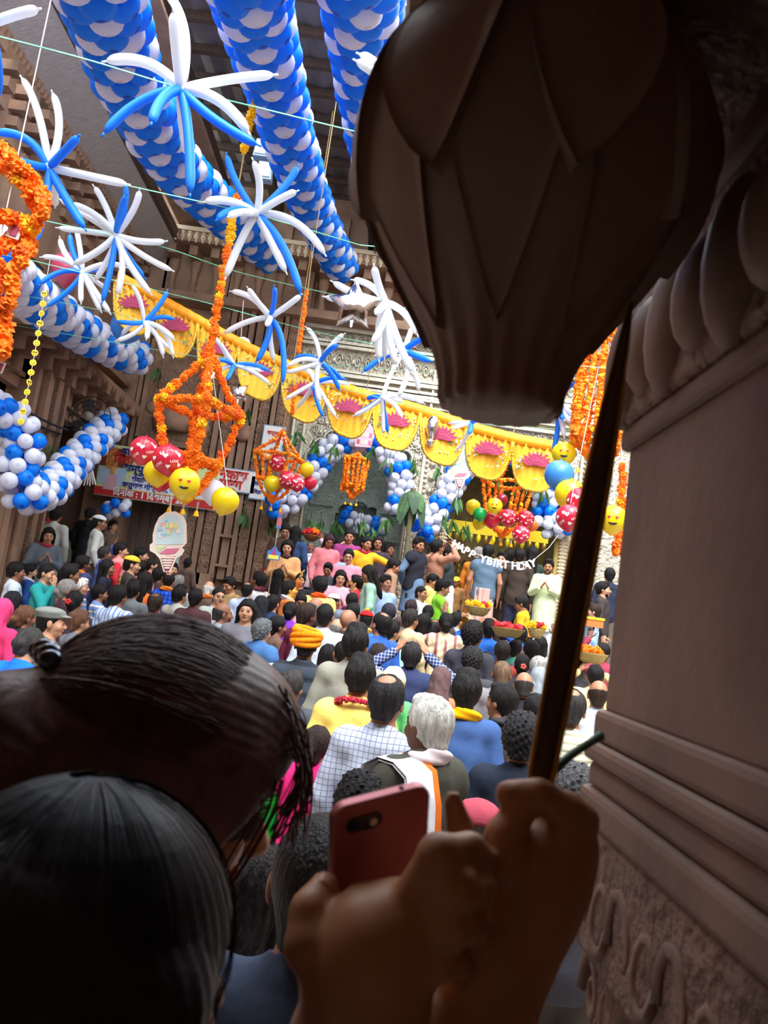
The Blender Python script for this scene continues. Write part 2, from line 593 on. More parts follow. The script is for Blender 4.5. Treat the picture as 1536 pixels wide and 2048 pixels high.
# ---- roof over the far half of the court, open sky in front of it
ce = struct('ceiling')
RZ = 10.1
n = 66
V = []; Fq = []
for i in range(n + 1):
    x = LX - .3 + i * (5.6 / n)
    z = RZ + 0.025 * math.cos(i * PI / 2)
    V += [(x, 8.5, z - .25), (x, 19.5, z + .6)]
for i in range(n):
    Fq.append((2 * i, 2 * i + 1, 2 * i + 3, 2 * i + 2))
q = MB(); q.add(V, Fq); q.build('roof_sheet', TIN, ce)
for k in range(10):
    y = 8.7 + k * 0.72
    zz = RZ - .34 + (y - 8.5) * 0.077
    MB().box((-3.0, y, zz), (5.4, 0.09, 0.12)).build('purlin', WOOD_D, ce)
for x in (-3.9, -2.9):
    MB().box((x, 12, RZ - .32), (0.16, 7.2, 0.26)).build('rafter', WOOD_D, ce)
# lattice girder along the court and the pale beam beside it
gx, gz = -0.93, 8.95
g = MB()
for dz in (0, .55):
    g.box((gx, 11.6, gz + dz), (.10, 6.6, .07))
g.build('girder_chord', IRON, ce)
for k in range(22):
    y0 = 8.4 + k * .3
    MB().tube([(gx, y0, gz + (0 if k % 2 else .55)), (gx, y0 + .3, gz + (.55 if k % 2 else 0))], .028, 6).build('lattice_bar', IRON, ce)
MB().box((gx + .1, 11.6, gz + .25), (.03, 6.6, .75)).build('girder_web', mat((56, 53, 52), .7, bump=(40, .6), name='rusty_web'), ce)
for k in range(60):
    MB().prism([(-.045, 0), (.045, 0), (0, -.08)], -.012, .012).build('girder_tooth', IRON, ce, loc=(gx + .1, 8.4 + k * .11, gz - .12), rot=(0, 0, PI / 2))
bm_ = MB().box((gx + .62, 11.8, gz + .75), (.62, 7.0, 1.5)).build('pale_beam', BEIGE, ce)
MB().box((gx + .28, 11.8, gz + .02), (.1, 7.0, .1)).build('pale_ledge', BEIGE, ce)
for y in (9.4, 11.8):
    MB().hexa([(gx + .1, y - .05, gz + .5), (gx + .9, y - .05, gz + .62), (gx + .9, y + .05, gz + .62), (gx + .1, y + .05, gz + .5),
               (gx + .1, y - .05, gz + .72), (gx + .9, y - .05, gz + .68), (gx + .9, y + .05, gz + .68), (gx + .1, y + .05, gz + .72)]).build('tie_plate', IRON, ce)
for k in range(8):
    MB().box((gx + 1.05, 12.6 + k * .16, 8.55), (.25, .08, .08)).build('dentil', BEIGE, ce)
# verandah roof over the viewer and the wall behind
ve = struct('trim_1', 'verandah roof above the viewer')
MB().box((0.6, -0.95, 3.96), (14.2, 4.6, 0.3)).build('slab', SAND_D, ve)
MB().box((0.6, 1.2, 4.6), (14.2, 0.3, 1.1)).build('upper_front', SAND, ve)
wb = struct('wall_behind')
MB().box((0.6, -3.1, 1.95), (14.2, 0.3, 3.9)).build('wall_face', SAND_D, wb)

# ---- brown stone part of the far wall
wk = struct('wall_back')
MB().box((-5.25, BY + .25, 4.9), (0.8, .5, 7.6)).build('pier', SAND, wk)
MB().box((-4.25, BY + .25, 6.6), (1.3, .5, 4.2)).build('over_door', SAND, wk)
MB().box((-2.8, BY + .25, 4.9), (1.64, .5, 7.6)).build('pier', SAND, wk)
# dark doorway with plank door, jamb
MB().box((-4.2, BY + 1.1, 3.2), (1.6, .1, 3.2)).build('door_back', SAND, wk)
for k in range(4):
    MB().box((-4.72 + k * .2, BY + .35, 3.1), (.19, .06, 2.8)).build('plank', WOOD_D, wk)
MB().box((-3.66, BY - .05, 3.0), (.09, .3, 2.7)).build('jamb', mat((176, 190, 178), .7, var=.1, name='pale_jamb'), wk)
# carved pilaster strips
strips = [(-5.05, .10, .10, SAND_L), (-4.93, .07, .16, SAND), (-3.52, .18, .22, CARVE), (-3.34, .1, .30, SAND_L), (-3.16, .20, .26, CARVE), (-2.98, .09, .32, SAND_L),
          (-2.82, .14, .24, SAND), (-2.66, .09, .32, SAND_L), (-2.50, .18, .27, CARVE), (-2.32, .08, .33, SAND_L), (-2.16, .20, .28, CARVE), (-2.04, .05, .24, SAND)]
for x, w, d, m_ in strips:
    z0, z1 = 2.35, 7.5
    MB().box((x, BY - d / 2 + .02, (z0 + z1) / 2), (w, d, z1 - z0)).build('pilaster_strip', m_, wk)
for x, w in ((-3.4, .5), (-3.1, .3)):
    MB().box((x, BY - .2, 2.3), (w, .5, .22)).build('pilaster_base', SAND_L, wk)
MB().box((-3.0, BY - .2, 2.12), (1.9, .6, .16)).build('plinth', SAND_D, wk)
for k in range(3):
    MB().box((-2.82, BY - .28, 2.6 + k * .55), (.22, .06, .05)).build('rail', SAND_D, wk)
# little relief scrolls on the carved strips
scroll = MB()
for s_ in (-1, 1):
    pts = [(0.05 * s_ + 0.045 * (1 - t * .8) * math.cos(t * 9) * s_, -0.012, 0.06 * (1 - t * .8) * math.sin(t * 9)) for t in [i / 14 for i in range(15)]]
    scroll.tube(pts, .012, 5)
SCROLL = scroll.mesh('scroll', SAND_L)
for x in (-3.52, -3.16, -2.50, -2.16):
    d = dict((round(a, 2), c) for a, b_, c, e in strips)[x]
    for k in range(24):
        put('scroll', SCROLL, wk, (x, BY - d + .02, 2.6 + k * .2))
# carved niche panel above the door
nf = MB()
nf.box((-4.2, BY - .06, 6.8), (1.3, .14, .10)); nf.box((-4.2, BY - .06, 4.75), (1.3, .14, .10))
nf.box((-4.82, BY - .06, 5.8), (.08, .14, 2.1)); nf.box((-3.66, BY - .06, 5.8), (.08, .14, 2.1))
nf.build('niche_frame', SAND_L, wk)
MB().box((-4.24, BY - .02, 5.78), (1.1, .06, 2.0)).build('niche_panel', CARVE, wk)
for s_ in range(7):
    a = PI * (s_ + .5) / 7
    MB().ball((0, 0, 0), (.17, .05, .13)).build('shell_lobe', SAND_L, wk, True, loc=(-4.24 + .38 * math.cos(a), BY - .06, 5.35 + .3 * math.sin(a)))
MB().lathe([(.02, .5), (.34, .44), (.4, .2), (.36, 0)], 18).build('niche_dome', SAND, wk, True, loc=(-4.24, BY + .05, 5.0))
for x in (-3.62, -2.82):
    MB().lathe([(.05, 0), (.14, .05), (.17, .16), (.13, .26), (.15, .3)], 14).build('capital', SAND, wk, True, loc=(x, BY - .22, 4.95))
# balcony band above the silver: dark recess, brackets, cornice with hanging beads
MB().box((0.9, BY + .9, 8.1), (13, .2, 1.6)).build('recess_back', SAND, wk)
MB().box((0.9, BY + .15, 7.56), (13, 1.2, .16)).build('recess_sill', SAND_D, wk)
for k in range(26):
    x = -4.7 + k * .42
    t = MB()
    t.lathe([(.05, -.5), (.085, -.38), (.05, -.2), (.06, 0), (.1, .12), (.1, .3)], 10)
    t.box((0, -.12, .35), (.16, .5, .2))
    t.build('balcony_bracket', SAND, wk, loc=(x, BY - .1, 8.12))
MB().box((0.9, BY - .1, 8.62), (13, 1.1, .12)).build('cornice_slab', SAND_D, wk)
MB().box((0.9, BY - .66, 8.78), (13, .12, .08)).build('cornice_edge', BEIGE, wk)
MB().box((0.9, BY - .52, 8.70), (13, .3, .06)).build('cornice_band', SAND_L, wk)
bead = MB().lathe([(.0, -.17), (.025, -.15), (.02, -.12), (.055, -.08), (.05, -.03), (.02, 0), (.05, .03)], 8).mesh('bead', BEIGE, True)
for k in range(64):
    put('bead', bead, wk, (-4.6 + k * .13, BY - .66, 8.70))
MB().box((0.9, BY + .3, 9.5), (13, .3, 1.5)).build('upper_face', SAND, wk)
for k in range(18):
    MB().box((-4.8 + k * .55, BY + .1, 9.35), (.12, .2, .9)).build('upper_rib', SAND_D, wk)

# ---- silver shrine front with two cusped arches
def cusped(cx, hw, z0, zs, za, nf=9, amp=.10, seg=6):
    "closed outline: cusped arch opening (x,z)"
    pts = []
    def base(t):            # t 0..1 from right spring over the apex to the left spring
        a = PI * t
        x = math.cos(a); s = math.sin(a)
        z = zs + (za - zs) * (s ** .85 if s > 0 else 0) * (1 + .10 * (1 - abs(x)))
        return Vector((cx + hw * x, z))
    pts.append((cx + hw * .98, z0))
    cusps = [base(i / nf) for i in range(nf + 1)]
    for i in range(nf):
        a, b2 = cusps[i], cusps[i + 1]
        mid = (a + b2) / 2; d = (b2 - a); nrm = Vector((d.y, -d.x)).normalized()
        r = d.length / 2
        for k in range(seg + 1):
            th = PI * k / seg
            p = mid - d.normalized() * r * math.cos(th) + nrm * r * 0.85 * math.sin(th)
            pts.append((p.x, p.y))
    pts.append((cx - hw * .98, z0))
    return pts
A1 = cusped(-.56, .98, 1.66, 4.75, 5.45)
A2 = cusped(2.28, 1.22, 1.66, 4.55, 5.60, 11)
sv = struct('wall_shrine', 'embossed silver shrine front with two cusped arches')
V, Fq = fill2d([[(-2.0, 1.6), (5.4, 1.6), (5.4, 7.5), (-2.0, 7.5)], A1, A2], .10)
q = MB(); q.add([(x, BY + .12 - z, y) for x, y, z in V], [tuple(reversed(f_)) for f_ in Fq]); q.build('silver_face', SILVER, sv)
def rim(outline, r, m_, nm):
    pts = [(x, BY - .0, z) for x, z in outline]
    MB().tube(pts, r, 6).build(nm, m_, sv, True)
rim(A1, .035, SILVER_S, 'arch_rim'); rim(A2, .035, SILVER_S, 'arch_rim')
# raised bands, frieze panels, boss columns
for x in (-1.93, -1.72, .62, .98, 3.62, 3.95):
    MB().box((x, BY - .03, 4.3), (.045, .08, 5.2)).build('upright_band', SILVER_S, sv)
for z, h in ((7.46, .10), (7.18, .05), (7.10, .06), (6.62, .05), (6.54, .07), (6.40, .05), (6.26, .05), (6.12, .03), (5.98, .06)):
    MB().box((1.7, BY - .05, z), (7.4, .12, h)).build('frieze_band', SILVER_S, sv)
MB().box((1.7, BY - .05, 6.33), (7.4, .05, .05)).build('frieze_groove', SILVER_S, sv)
boss = MB().lathe([(.075, 0), (.07, .02), (.045, .03), (.04, .055), (.02, .065), (.0, .066)], 12).mesh('boss', SILVER_S, True)
for x in (.80, 3.78):
    for k in range(15):
        put('boss', boss, sv, (x, BY + .02, 2.2 + k * .26), (PI / 2, 0, 0))
for x in (-1.82, .69, .91, 3.70, 3.86):
    for k in range(40):
        put('boss', boss, sv, (x, BY + .02, 2.0 + k * .1), (PI / 2, 0, 0), (.42, .42, .6))
ss = MB()
for s_ in (-1, 1):
    pts = [(0.10 * s_ + 0.085 * (1 - t * .85) * math.cos(t * 10) * s_, 0, 0.10 * (1 - t * .85) * math.sin(t * 10)) for t in [i / 18 for i in range(19)]]
    ss.tube(pts, .016, 5)
ss.ball((0, 0, 0), (.05, .03, .05), 8, 5)
SSC = ss.mesh('silver_scroll', SILVER_S, True)
for k in range(19):
    put('silver_scroll', SSC, sv, (-1.75 + k * .38, BY + .0, 6.86), None, (.95, 1, 1.5))
    put('silver_scroll', SSC, sv, (-1.75 + k * .38, BY + .0, 7.32), None, (.9, 1, .8))
rs_ = random.Random(3)
for k in range(130):
    x = rs_.uniform(-1.65, 3.5); z = rs_.uniform(4.6, 5.9)
    def ins(ol):
        c = False; j = len(ol) - 1
        for i in range(len(ol)):
            if ((ol[i][1] > z) != (ol[j][1] > z)) and x < (ol[j][0] - ol[i][0]) * (z - ol[i][1]) / (ol[j][1] - ol[i][1] + 1e-9) + ol[i][0]: c = not c
            j = i
        return c
    if ins(A1) or ins(A2) or .55 < x < 1.05: continue
    put('silver_scroll', SSC, sv, (x, BY + .0, z), (0, rs_.uniform(0, 6.28), 0), (.9, 1, .9))
# recess of the first arch: silver doors and a small inner arch
MB().box((-.56, BY + 1.25, 4.0), (2.6, .1, 4.8)).build('inner_face', SILVER_G, sv)
for s_ in (-1, 1):
    MB().box((-.56 + s_ * 1.08, BY + .7, 4.0), (.1, 1.2, 4.8)).build('inner_jamb', SILVER_G, sv)
    dr = MB().box((-.56 + s_ * .72, BY + 1.1, 3.2), (.62, .1, 3.0)).build('silver_door', SILVER_G, sv)
    for k in range(5):
        MB().box((-.56 + s_ * .72, BY + 1.03, 2.1 + k * .56), (.48, .06, .42)).build('door_panel', SILVER_G, dr)
IA = cusped(-.50, .50, 2.6, 3.75, 4.18, 5)
V, Fq = fill2d([[(-1.2, 2.6), (.2, 2.6), (.2, 4.2), (-.2, 4.62), (-.5, 4.72), (-.8, 4.62), (-1.2, 4.2)], IA], .05)
q = MB(); q.add([(x, BY + 1.12 - z, y) for x, y, z in V], [tuple(reversed(f_)) for f_ in Fq]); q.build('inner_arch', SILVER_G, sv)
MB().box((-.5, BY + 1.19, 3.4), (1.0, .02, 1.7)).build('inner_panel', mat((70, 82, 72), .6, bump=(20, .8), name='dark_green_panel'), sv)  # thin dark greenish sheet filling the small inner arch
# sanctum behind the second arch
MB().box((2.3, BY + 2.9, 3.6), (3.4, .1, 4.2)).build('sanctum_back', mat((150, 126, 76), .6, .3, bump=(14, 1.0), var=.3, name='gilt_sanctum'), sv)
for s_ in (-1, 1):
    MB().box((2.3 + s_ * 1.6, BY + 1.5, 3.6), (.1, 2.8, 4.2)).build('sanctum_side', SILVER_G, sv)
MB().box((2.3, BY + 1.5, 5.75), (3.4, 2.9, .1)).build('sanctum_top', SILVER_G, sv)
rs_ = random.Random(9)
GILT = [mat((190, 150, 60), .35, .7, name='gilt'), mat((150, 110, 50), .5, .4, name='old_gilt'), mat((200, 196, 180), .3, .7, name='silver_ware'), mat((120, 60, 40), .7, name='red_cloth')]
orn = MB().lathe([(.10, 0), (.12, .03), (.05, .07), (.04, .16), (.09, .22), (.1, .30), (.05, .37), (.0, .42)], 12).mesh('ornament', GILT[0], True)
for k in range(34):
    o = put('ornament', orn, sv, (1.35 + (k % 9) * .14 + rs_.uniform(-.04, .04), BY + 2.6 - rs_.uniform(0, .4), 2.0 + (k // 9) * .42 + rs_.uniform(-.05, .05)), None, (rs_.uniform(.5, .9),) * 3)
    o.material_slots[0].link = 'OBJECT'; o.material_slots[0].material = GILT[rs_.randrange(4)]
for x, c in ((2.62, 1), (3.1, 1), (3.3, 0), (2.86, 1)):
    MB().box((x, BY + 1.6, 2.75), (.24, .12, 2.1)).build('gold_drape', mat((128, 112, 40), .6, bump=(20, .5), stretch=(4, 4, .5), name='gold_cloth'), sv)
# ================================================================== decorations
# close the shell beyond the openings
MB().box((LX - 1.3, 10.75, 2.6), (2.6, .3, 5.2)).build('opening_side', SAND_D, wl)
MB().box((LX - 1.3, 15.6, 2.6), (2.8, .3, 5.2)).build('opening_side', SAND_D, wl)
MB().box((LX - 1.2, 13.2, .75), (2.6, 5.6, 1.0)).build('opening_floor', SAND_D, wl)
MB().box((6.3, BY + .4, 5.0), (2.0, .6, 10)).build('pier', SAND, wk)
MB().box((0.8, 19.4, 5.4), (14, .3, 10.8)).build('outer_face', SAND, wk)
MB().box((-6.4, BY + .4, 7.6), (2.2, .6, 5)).build('pier', SAND, wk)

B_BLUE = mat((14, 144, 255), .4, trans=.4, spec=.3, name='blue_latex')
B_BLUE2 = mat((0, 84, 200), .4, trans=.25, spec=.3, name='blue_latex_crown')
B_WHITE = mat((234, 238, 250), .4, trans=.35, spec=.3, name='white_latex')
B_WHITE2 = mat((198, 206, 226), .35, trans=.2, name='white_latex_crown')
B_RED = mat((222, 40, 72), .3, trans=.15, coat=.3, name='red_latex')
B_YEL = mat((250, 226, 30), .3, trans=.2, coat=.3, name='yellow_latex')
B_GRN = mat((20, 170, 80), .3, trans=.15, coat=.3, name='green_latex')
B_LBL = mat((70, 150, 235), .3, trans=.2, coat=.3, name='light_blue_latex')
B_PNK = mat((190, 70, 96), .35, trans=.15, coat=.2, name='dusky_pink_latex')
PAPER = mat((240, 236, 230), .8, name='white_paper')
INK = mat((28, 26, 30), .8, name='black_ink')
GREEN_T = mat((120, 205, 165), .25, .5, name='green_tinsel')
ROPE = mat((168, 140, 96), .9, name='jute')
MARI = mat((255, 132, 6), .75, trans=.12, var=.16, name='marigold_orange')
MARI_Y = mat((255, 196, 10), .75, trans=.12, var=.14, name='marigold_yellow')
MARI_D = mat((236, 100, 4), .8, var=.2, name='marigold_deep')
FOIL = mat((225, 228, 236), .12, 1.0, bump=(6, .35), name='silver_foil')
LEAF = mat((62, 104, 48), .6, trans=.15, var=.2, name='mango_leaf')
LEAF_D = mat((40, 72, 44), .6, trans=.1, var=.25, name='banana_leaf')

def balloon_mesh(nm, r, m1, m2):
    prof = [(0.0, -1.10), (.10, -1.07), (.16, -1.0), (.36, -.90), (.62, -.72), (.84, -.48), (.97, -.16), (1.0, .14), (.93, .44), (.76, .70), (.50, .88), (.26, .965), (.0, 1.0)]
    q = MB()
    n = 14
    V = []; Fc = []; mi = []
    for a, z in prof:
        for k in range(n):
            t = 2 * PI * k / n
            V.append((a * r * math.cos(t), a * r * math.sin(t), z * r))
    for i in range(len(prof) - 1):
        for k in range(n):
            Fc.append((i * n + k, i * n + (k + 1) % n, (i + 1) * n + (k + 1) % n, (i + 1) * n + k))
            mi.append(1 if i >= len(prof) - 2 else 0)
    q.v = V; q.f = Fc; q.mi = mi
    return q.mesh(nm, [m1, m2], True)
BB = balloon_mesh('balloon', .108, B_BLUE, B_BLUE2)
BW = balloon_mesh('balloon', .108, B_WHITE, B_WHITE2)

def balloon_garland(label, path, R, nring, step, pattern, group, rs=1.0, seed=0, stuff_after=298):
    rnd = random.Random(seed)
    pts = resample(catmull(path, 12), step)
    root = thing('balloon_garland', label, 'balloon garland', pts[0], None, group)
    bals = []
    for i, p in enumerate(pts):
        t = (pts[min(i + 1, len(pts) - 1)] - pts[max(i - 1, 0)]).normalized()
        u = t.cross(Vector((0, 0, 1))); u = u.normalized() if u.length > .1 else Vector((1, 0, 0))
        v = t.cross(u)
        for k in range(nring):
            a = 2 * PI * (k + .5 * (i % 2)) / nring + rnd.uniform(-.08, .08)
            d = u * math.cos(a) + v * math.sin(a)
            q = p + d * R * rnd.uniform(.94, 1.05)
            bals.append((q, d + t * rnd.uniform(-.15, .15), pattern(i, k, rnd), rnd.uniform(.93, 1.06) * rs))
    bals.sort(key=lambda b: (b[0] - CAM).length)
    rest = MB()
    for i, (q, d, c, s) in enumerate(bals):
        me = BB if c == 'b' else BW
        if i < stuff_after:
            put('balloon', me, root, q - root.location, aim(d, rnd.uniform(0, 6)), (s, s, s))
        else:
            M = Matrix.LocRotScale(q - root.location, aim(d), (s, s, s))
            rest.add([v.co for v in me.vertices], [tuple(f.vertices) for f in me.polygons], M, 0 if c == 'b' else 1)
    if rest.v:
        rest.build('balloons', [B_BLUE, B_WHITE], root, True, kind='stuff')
    cord = MB().tube(pts, .006, 5).build('cord', ROPE, root)
    for v in cord.data.vertices: v.co -= root.location
    return root
# row patterns read off the photograph
def pat_roof(i, k, r): return 'w' if (i % 3 == 0) else 'b'
def pat_mix(i, k, r): return 'w' if ((i + (k > 2)) % 3 == 0) else 'b'
def pat_spiral(i, k, r): return 'b' if ((k * 2 + i) % 6 in (0, 1)) else 'w'
def pat_arch(i, k, r): return 'b' if (i % 4 == 0 or r.random() < .06) else 'w'
def pat_left(i, k, r): return 'b' if ((i + k) % 3 == 0) else 'w'
def pat_swag(i, k, r): return 'w' if ((i + 2 * k) % 3 == 0) else 'b'
GG = 'blue and white balloon garlands'
def PP(*a): return [P(x, y, Y) for x, y, Y in a]
balloon_garland('blue and white balloon column over the roof sheet beside the left eave', PP((150, -190, 3.9), (190, -50, 4.7), (215, 20, 5.3), (262, 165, 6.6), (345, 320, 8.5), (430, 410, 10.3), (505, 478, 12.0), (546, 512, 12.9)), .20, 5, .17, pat_mix, GG, 1.2, seed=1)
balloon_garland('blue and white balloon column ending at the beaded cornice, beside the lattice girder', PP((470, -190, 4.0), (495, -45, 5.0), (507, 10, 5.6), (548, 170, 7.3), (592, 320, 9.3), (635, 440, 11.4), (684, 535, 13.6)), .20, 5, .17, pat_roof, GG, 1.2, seed=2)
balloon_garland('blue and white balloon column in front of the pale beam, half behind the pendant', PP((712, -200, 3.9), (722, -55, 4.8), (727, 20, 5.5), (737, 180, 7.2), (752, 310, 8.8), (775, 420, 10.5)), .20, 5, .17, pat_mix, GG, 1.2, seed=3)
balloon_garland('mostly white balloon column with blue spiral along the left ledge', PP((-30, 500, 7.4), (20, 555, 8.3), (100, 620, 9.7), (190, 680, 11.3), (272, 716, 12.6)), .19, 6, .165, pat_spiral, GG, 1.08, seed=4)
balloon_garland('blue and white balloon swag draped over the left doorway by the wall fan', PP((-25, 815, 9.3), (25, 845, 9.6), (48, 895, 9.7), (30, 945, 9.7), (48, 985, 9.8), (100, 975, 10.6), (145, 928, 11.5), (190, 880, 12.3), (226, 846, 13.0)), .18, 6, .16, pat_left, GG, .93, seed=5)
balloon_garland('white and blue balloon arch around the silver doorway with the small orange flower lantern', PP((545, 1010, 14.3), (578, 1002, 14.4), (620, 955, 14.6), (650, 910, 14.7), (690, 882, 14.7), (735, 878, 14.7), (775, 905, 14.7), (797, 945, 14.7), (803, 985, 14.7), (790, 1030, 14.7)), .17, 5, .16, pat_arch, GG, .93, seed=6)
balloon_garland('white and blue balloon arch around the doorway behind the birthday letters', PP((845, 1062, 14.5), (868, 1035, 14.6), (895, 990, 14.6), (915, 950, 14.6), (950, 918, 14.6), (1000, 900, 14.6), (1045, 915, 14.6), (1080, 955, 14.6), (1092, 1005, 14.6), (1090, 1050, 14.6), (1130, 1045, 14.5), (1165, 1040, 14.5)), .17, 5, .16, pat_arch, GG, .93, seed=7)
balloon_garland('short pale balloon swag hanging inside the silver doorway', PP((690, 1030, 15.7), (715, 1045, 15.7), (745, 1050, 15.7), (775, 1055, 15.7)), .12, 4, .16, pat_arch, GG, .8, seed=8)
balloon_garland('small balloon bunch under the hindi banner by the doorway', PP((215, 1020, 14.2), (240, 1016, 14.2), (262, 1018, 14.2)), .1, 3, .16, pat_left, GG, .8, seed=9)

# ---- bursts of long modelling balloons on tinsel wires
TW_W = mat((240, 244, 250), .4, trans=.35, spec=.35, name='white_long_latex')
TW_B = mat((40, 150, 255), .4, trans=.35, spec=.35, name='blue_long_latex')
def burst(label, cx, cy, Y, arms, seed=0, lenf=1.0):
    rnd = random.Random(seed * 13 + 5)
    c = P(cx, cy, Y)
    root = thing('balloon_burst', label, 'balloon burst', c, None, 'bursts of long twisted balloons')
    sc = Y / FPX
    for k, (ex, ey, col) in enumerate(arms):
        e = P(ex, ey, Y) - c
        L = e.length
        want = max(L, .40 * lenf)
        dep = math.sqrt(max(want * want - L * L, 0)) * rnd.choice((-1, -1, 1)) * .8
        e = e + Vector((0, dep, 0))
        side = e.cross(Vector((0, 1, 0)))
        side = side.normalized() if side.length > 1e-5 else Vector((1, 0, 0))
        bend = side * L * rnd.uniform(-.13, .13) + Vector((0, 0, L * rnd.uniform(.02, .12)))
        pts = bez((0, 0, 0), e, bend, 21)
        r = .0255 * rnd.uniform(.92, 1.08)
        rs = [r * .4, r * .8, r * .97] + [r] * 15 + [r * .97, r * .82, r * .4]
        q = MB(); q.tube(pts, rs, 10)
        tip = pts[-1] + (pts[-1] - pts[-2]).normalized() * .03
        q.tube([pts[-1], tip], .006, 5)
        q.build('long_balloon', TW_W if col == 'w' else TW_B, root, True)
    MB().ball((0, 0, 0), .03, 8, 6).build('knot', TW_W, root, True)
    return root
def arms(s):
    out = []
    for t in s.split():
        c, x, y = t[0], *t[1:].split(',')
        out.append((float(x), float(y), c))
    return out
burst('large burst of white and blue long balloons in front of the first balloon column', 362, 178, 3.7, arms('w325,-25 w374,112 w545,150 w495,262 b512,288 w215,122 b210,265 b325,292 b380,385 w350,245'), 1)
burst('burst with blue drooping arms above the marigold hoop by the left eave', 98, 335, 4.7, arms('w45,158 w106,188 b-5,268 b183,320 b15,338 w252,368 w72,360 b68,488 b168,455'), 2)
burst('dense mostly white burst with blue arms over the pink balloon', 232, 470, 6.1, arms('w198,388 b263,392 w287,398 b271,425 w122,400 w118,456 w160,430 w330,486 w342,540 w300,586 b273,532 w235,588 b205,602 w148,528 w183,550'), 3)
burst('small white and blue burst in front of the dusky pink balloon', 165, 545, 7.3, arms('w85,514 w120,478 b140,470 w158,468 w250,534 b176,514 b88,575 b95,612 w173,616 w201,621 w219,625 w197,556'), 4)
burst('small burst beside the light blue balloon at the left ledge', 288, 645, 8.2, arms('w272,582 b334,583 b336,622 w232,655 b252,662 w244,692 w350,682 w340,698 w305,692 w326,711 w346,712'), 5)
burst('burst of white and blue long balloons over the end of the first balloon column', 513, 428, 5.2, arms('b454,312 w518,366 b594,335 w597,417 w648,506 w424,434 w472,472 w452,553 w571,542 b600,584 b448,472 w507,470'), 6)
burst('burst with two long drooping blue arms left of the marigold strand', 540, 635, 7.2, arms('w464,583 w505,600 b556,600 w604,607 w450,666 w541,672 w544,712 b514,722 b566,764'), 7)
burst('white and blue burst in front of the silver frieze', 640, 725, 8.2, arms('w614,656 w687,679 b588,703 b676,708 b679,740 w576,752 w639,802 b677,768 w580,742'), 8)
burst('small burst hanging before the lotus valance by the frieze', 630, 766, 9.0, arms('w600,726 w574,802 w592,806 b690,766 w694,762 b646,832 w671,832 b629,792'), 9)
burst('all white drooping burst behind the silver star balloon', 772, 605, 5.5, arms('w707,540 w668,570 w652,594 w748,570 w744,698 w758,718 w792,728 w822,742 w832,682 w752,655 w770,700'), 10)
burst('blue and white burst close to the lotus pendant', 808, 700, 6.9, arms('b764,665 b728,742 w752,727 w786,660 b856,694 b856,738 w840,772 w797,792 w826,640'), 11)
burst('blue and white burst over the middle lotus scallop', 765, 795, 8.6, arms('b735,783 b718,816 w708,824 w806,789 w832,794 w846,806 b776,858 w767,862 w802,841 w808,705'), 12)
burst('small burst beside the ice cream card over the stone pilaster', 468, 730, 9.0, arms('w434,684 w451,704 b537,741 w517,730 w537,766 b462,772 w424,768 b438,736'), 13)
burst('small pale burst over the scallop with the foil balloon', 940, 846, 9.0, arms('w902,866 w985,858 w918,892 b958,850 w905,835 b932,878'), 14)
burst('blue and white burst between the pendant and the orange flower strings', 1113, 812, 7.6, arms('b1133,783 b1142,806 b1094,828 w1128,858 w1137,850 b1112,852 b1107,902 w1120,880'), 15)
burst('white burst at the edge of the court above the left eave', -25, 50, 3.6, arms('w105,76 w-80,0 b-60,120 b20,140'), 16)
burst('white burst in front of the third balloon column by the pendant', 800, 215, 4.2, arms('w722,168 w716,182 w722,206 w800,140 b850,260 w780,290'), 17)
def wire(label, pts):
    w = [P(*p) for p in pts]
    ends = (Vector((LX + .02, w[0].y + .4, w[0].z + .25)), Vector((6.9, w[-1].y + .6, w[-1].z + .6)))
    o = MB().tube([ends[0]] + catmull(w, 8) + [ends[1]], .004, 4).build('tinsel_wire', GREEN_T)
    tag(o, label, 'wire', 'green tinsel wires')
GW = 'thin green tinsel wire strung across the court'
wire(GW + ' through the largest balloon burst', [(-60, 58, 3.5), (170, 118, 3.6), (362, 176, 3.7), (560, 226, 3.9), (780, 280, 4.2)])
wire(GW + ' over the first balloon column', [(-20, 318, 4.6), (98, 337, 4.7), (250, 370, 4.9), (513, 430, 5.2), (720, 490, 5.6)])
wire(GW + ' to the silver star balloon', [(60, 435, 5.8), (232, 472, 6.1), (340, 498, 6.1), (480, 545, 6.0), (700, 596, 5.6), (800, 615, 5.5)])
wire(GW + ' above the lotus valance', [(60, 520, 7.2), (288, 575, 7.3), (400, 602, 7.2), (540, 640, 7.2), (650, 668, 7.0), (830, 705, 6.8)])

wire(GW + ' past the ice cream card on the pilaster', [(200, 620, 8.2), (288, 645, 8.2), (468, 730, 9.0), (640, 727, 8.2)])
wire(GW + ' close before the lotus scallops', [(520, 735, 9.2), (630, 767, 9.0), (765, 797, 8.6), (940, 847, 9.0)])
# ---- single round balloons
BR_ = {}
def rmesh(m_):
    if m_.name not in BR_:
        BR_[m_.name] = balloon_mesh('balloon', 1.0, m_, m_)
    return BR_[m_.name]
def heart_outline(n=18):
    return [(16 * math.sin(t) ** 3 / 17, (13 * math.cos(t) - 5 * math.cos(2 * t) - 2 * math.cos(3 * t) - math.cos(4 * t)) / 17) for t in [2 * PI * i / n for i in range(n)]]
def on_ball(mb, V2, F2, R, yaw, tilt, roll, s, mi=0):
    "wrap flat geometry onto a ball of radius R; yaw/tilt say where on the side facing the camera"
    out = []
    cr, sr = math.cos(roll), math.sin(roll)
    for p in V2:
        x, y = p[0] * s, p[1] * s
        x, y = x * cr - y * sr, x * sr + y * cr
        a = yaw + x; b2 = tilt + y
        out.append((R * math.cos(b2) * math.sin(a), -R * math.cos(b2) * math.cos(a), R * math.sin(b2)))
    mb.add(out, F2, None, mi)
HO = heart_outline()
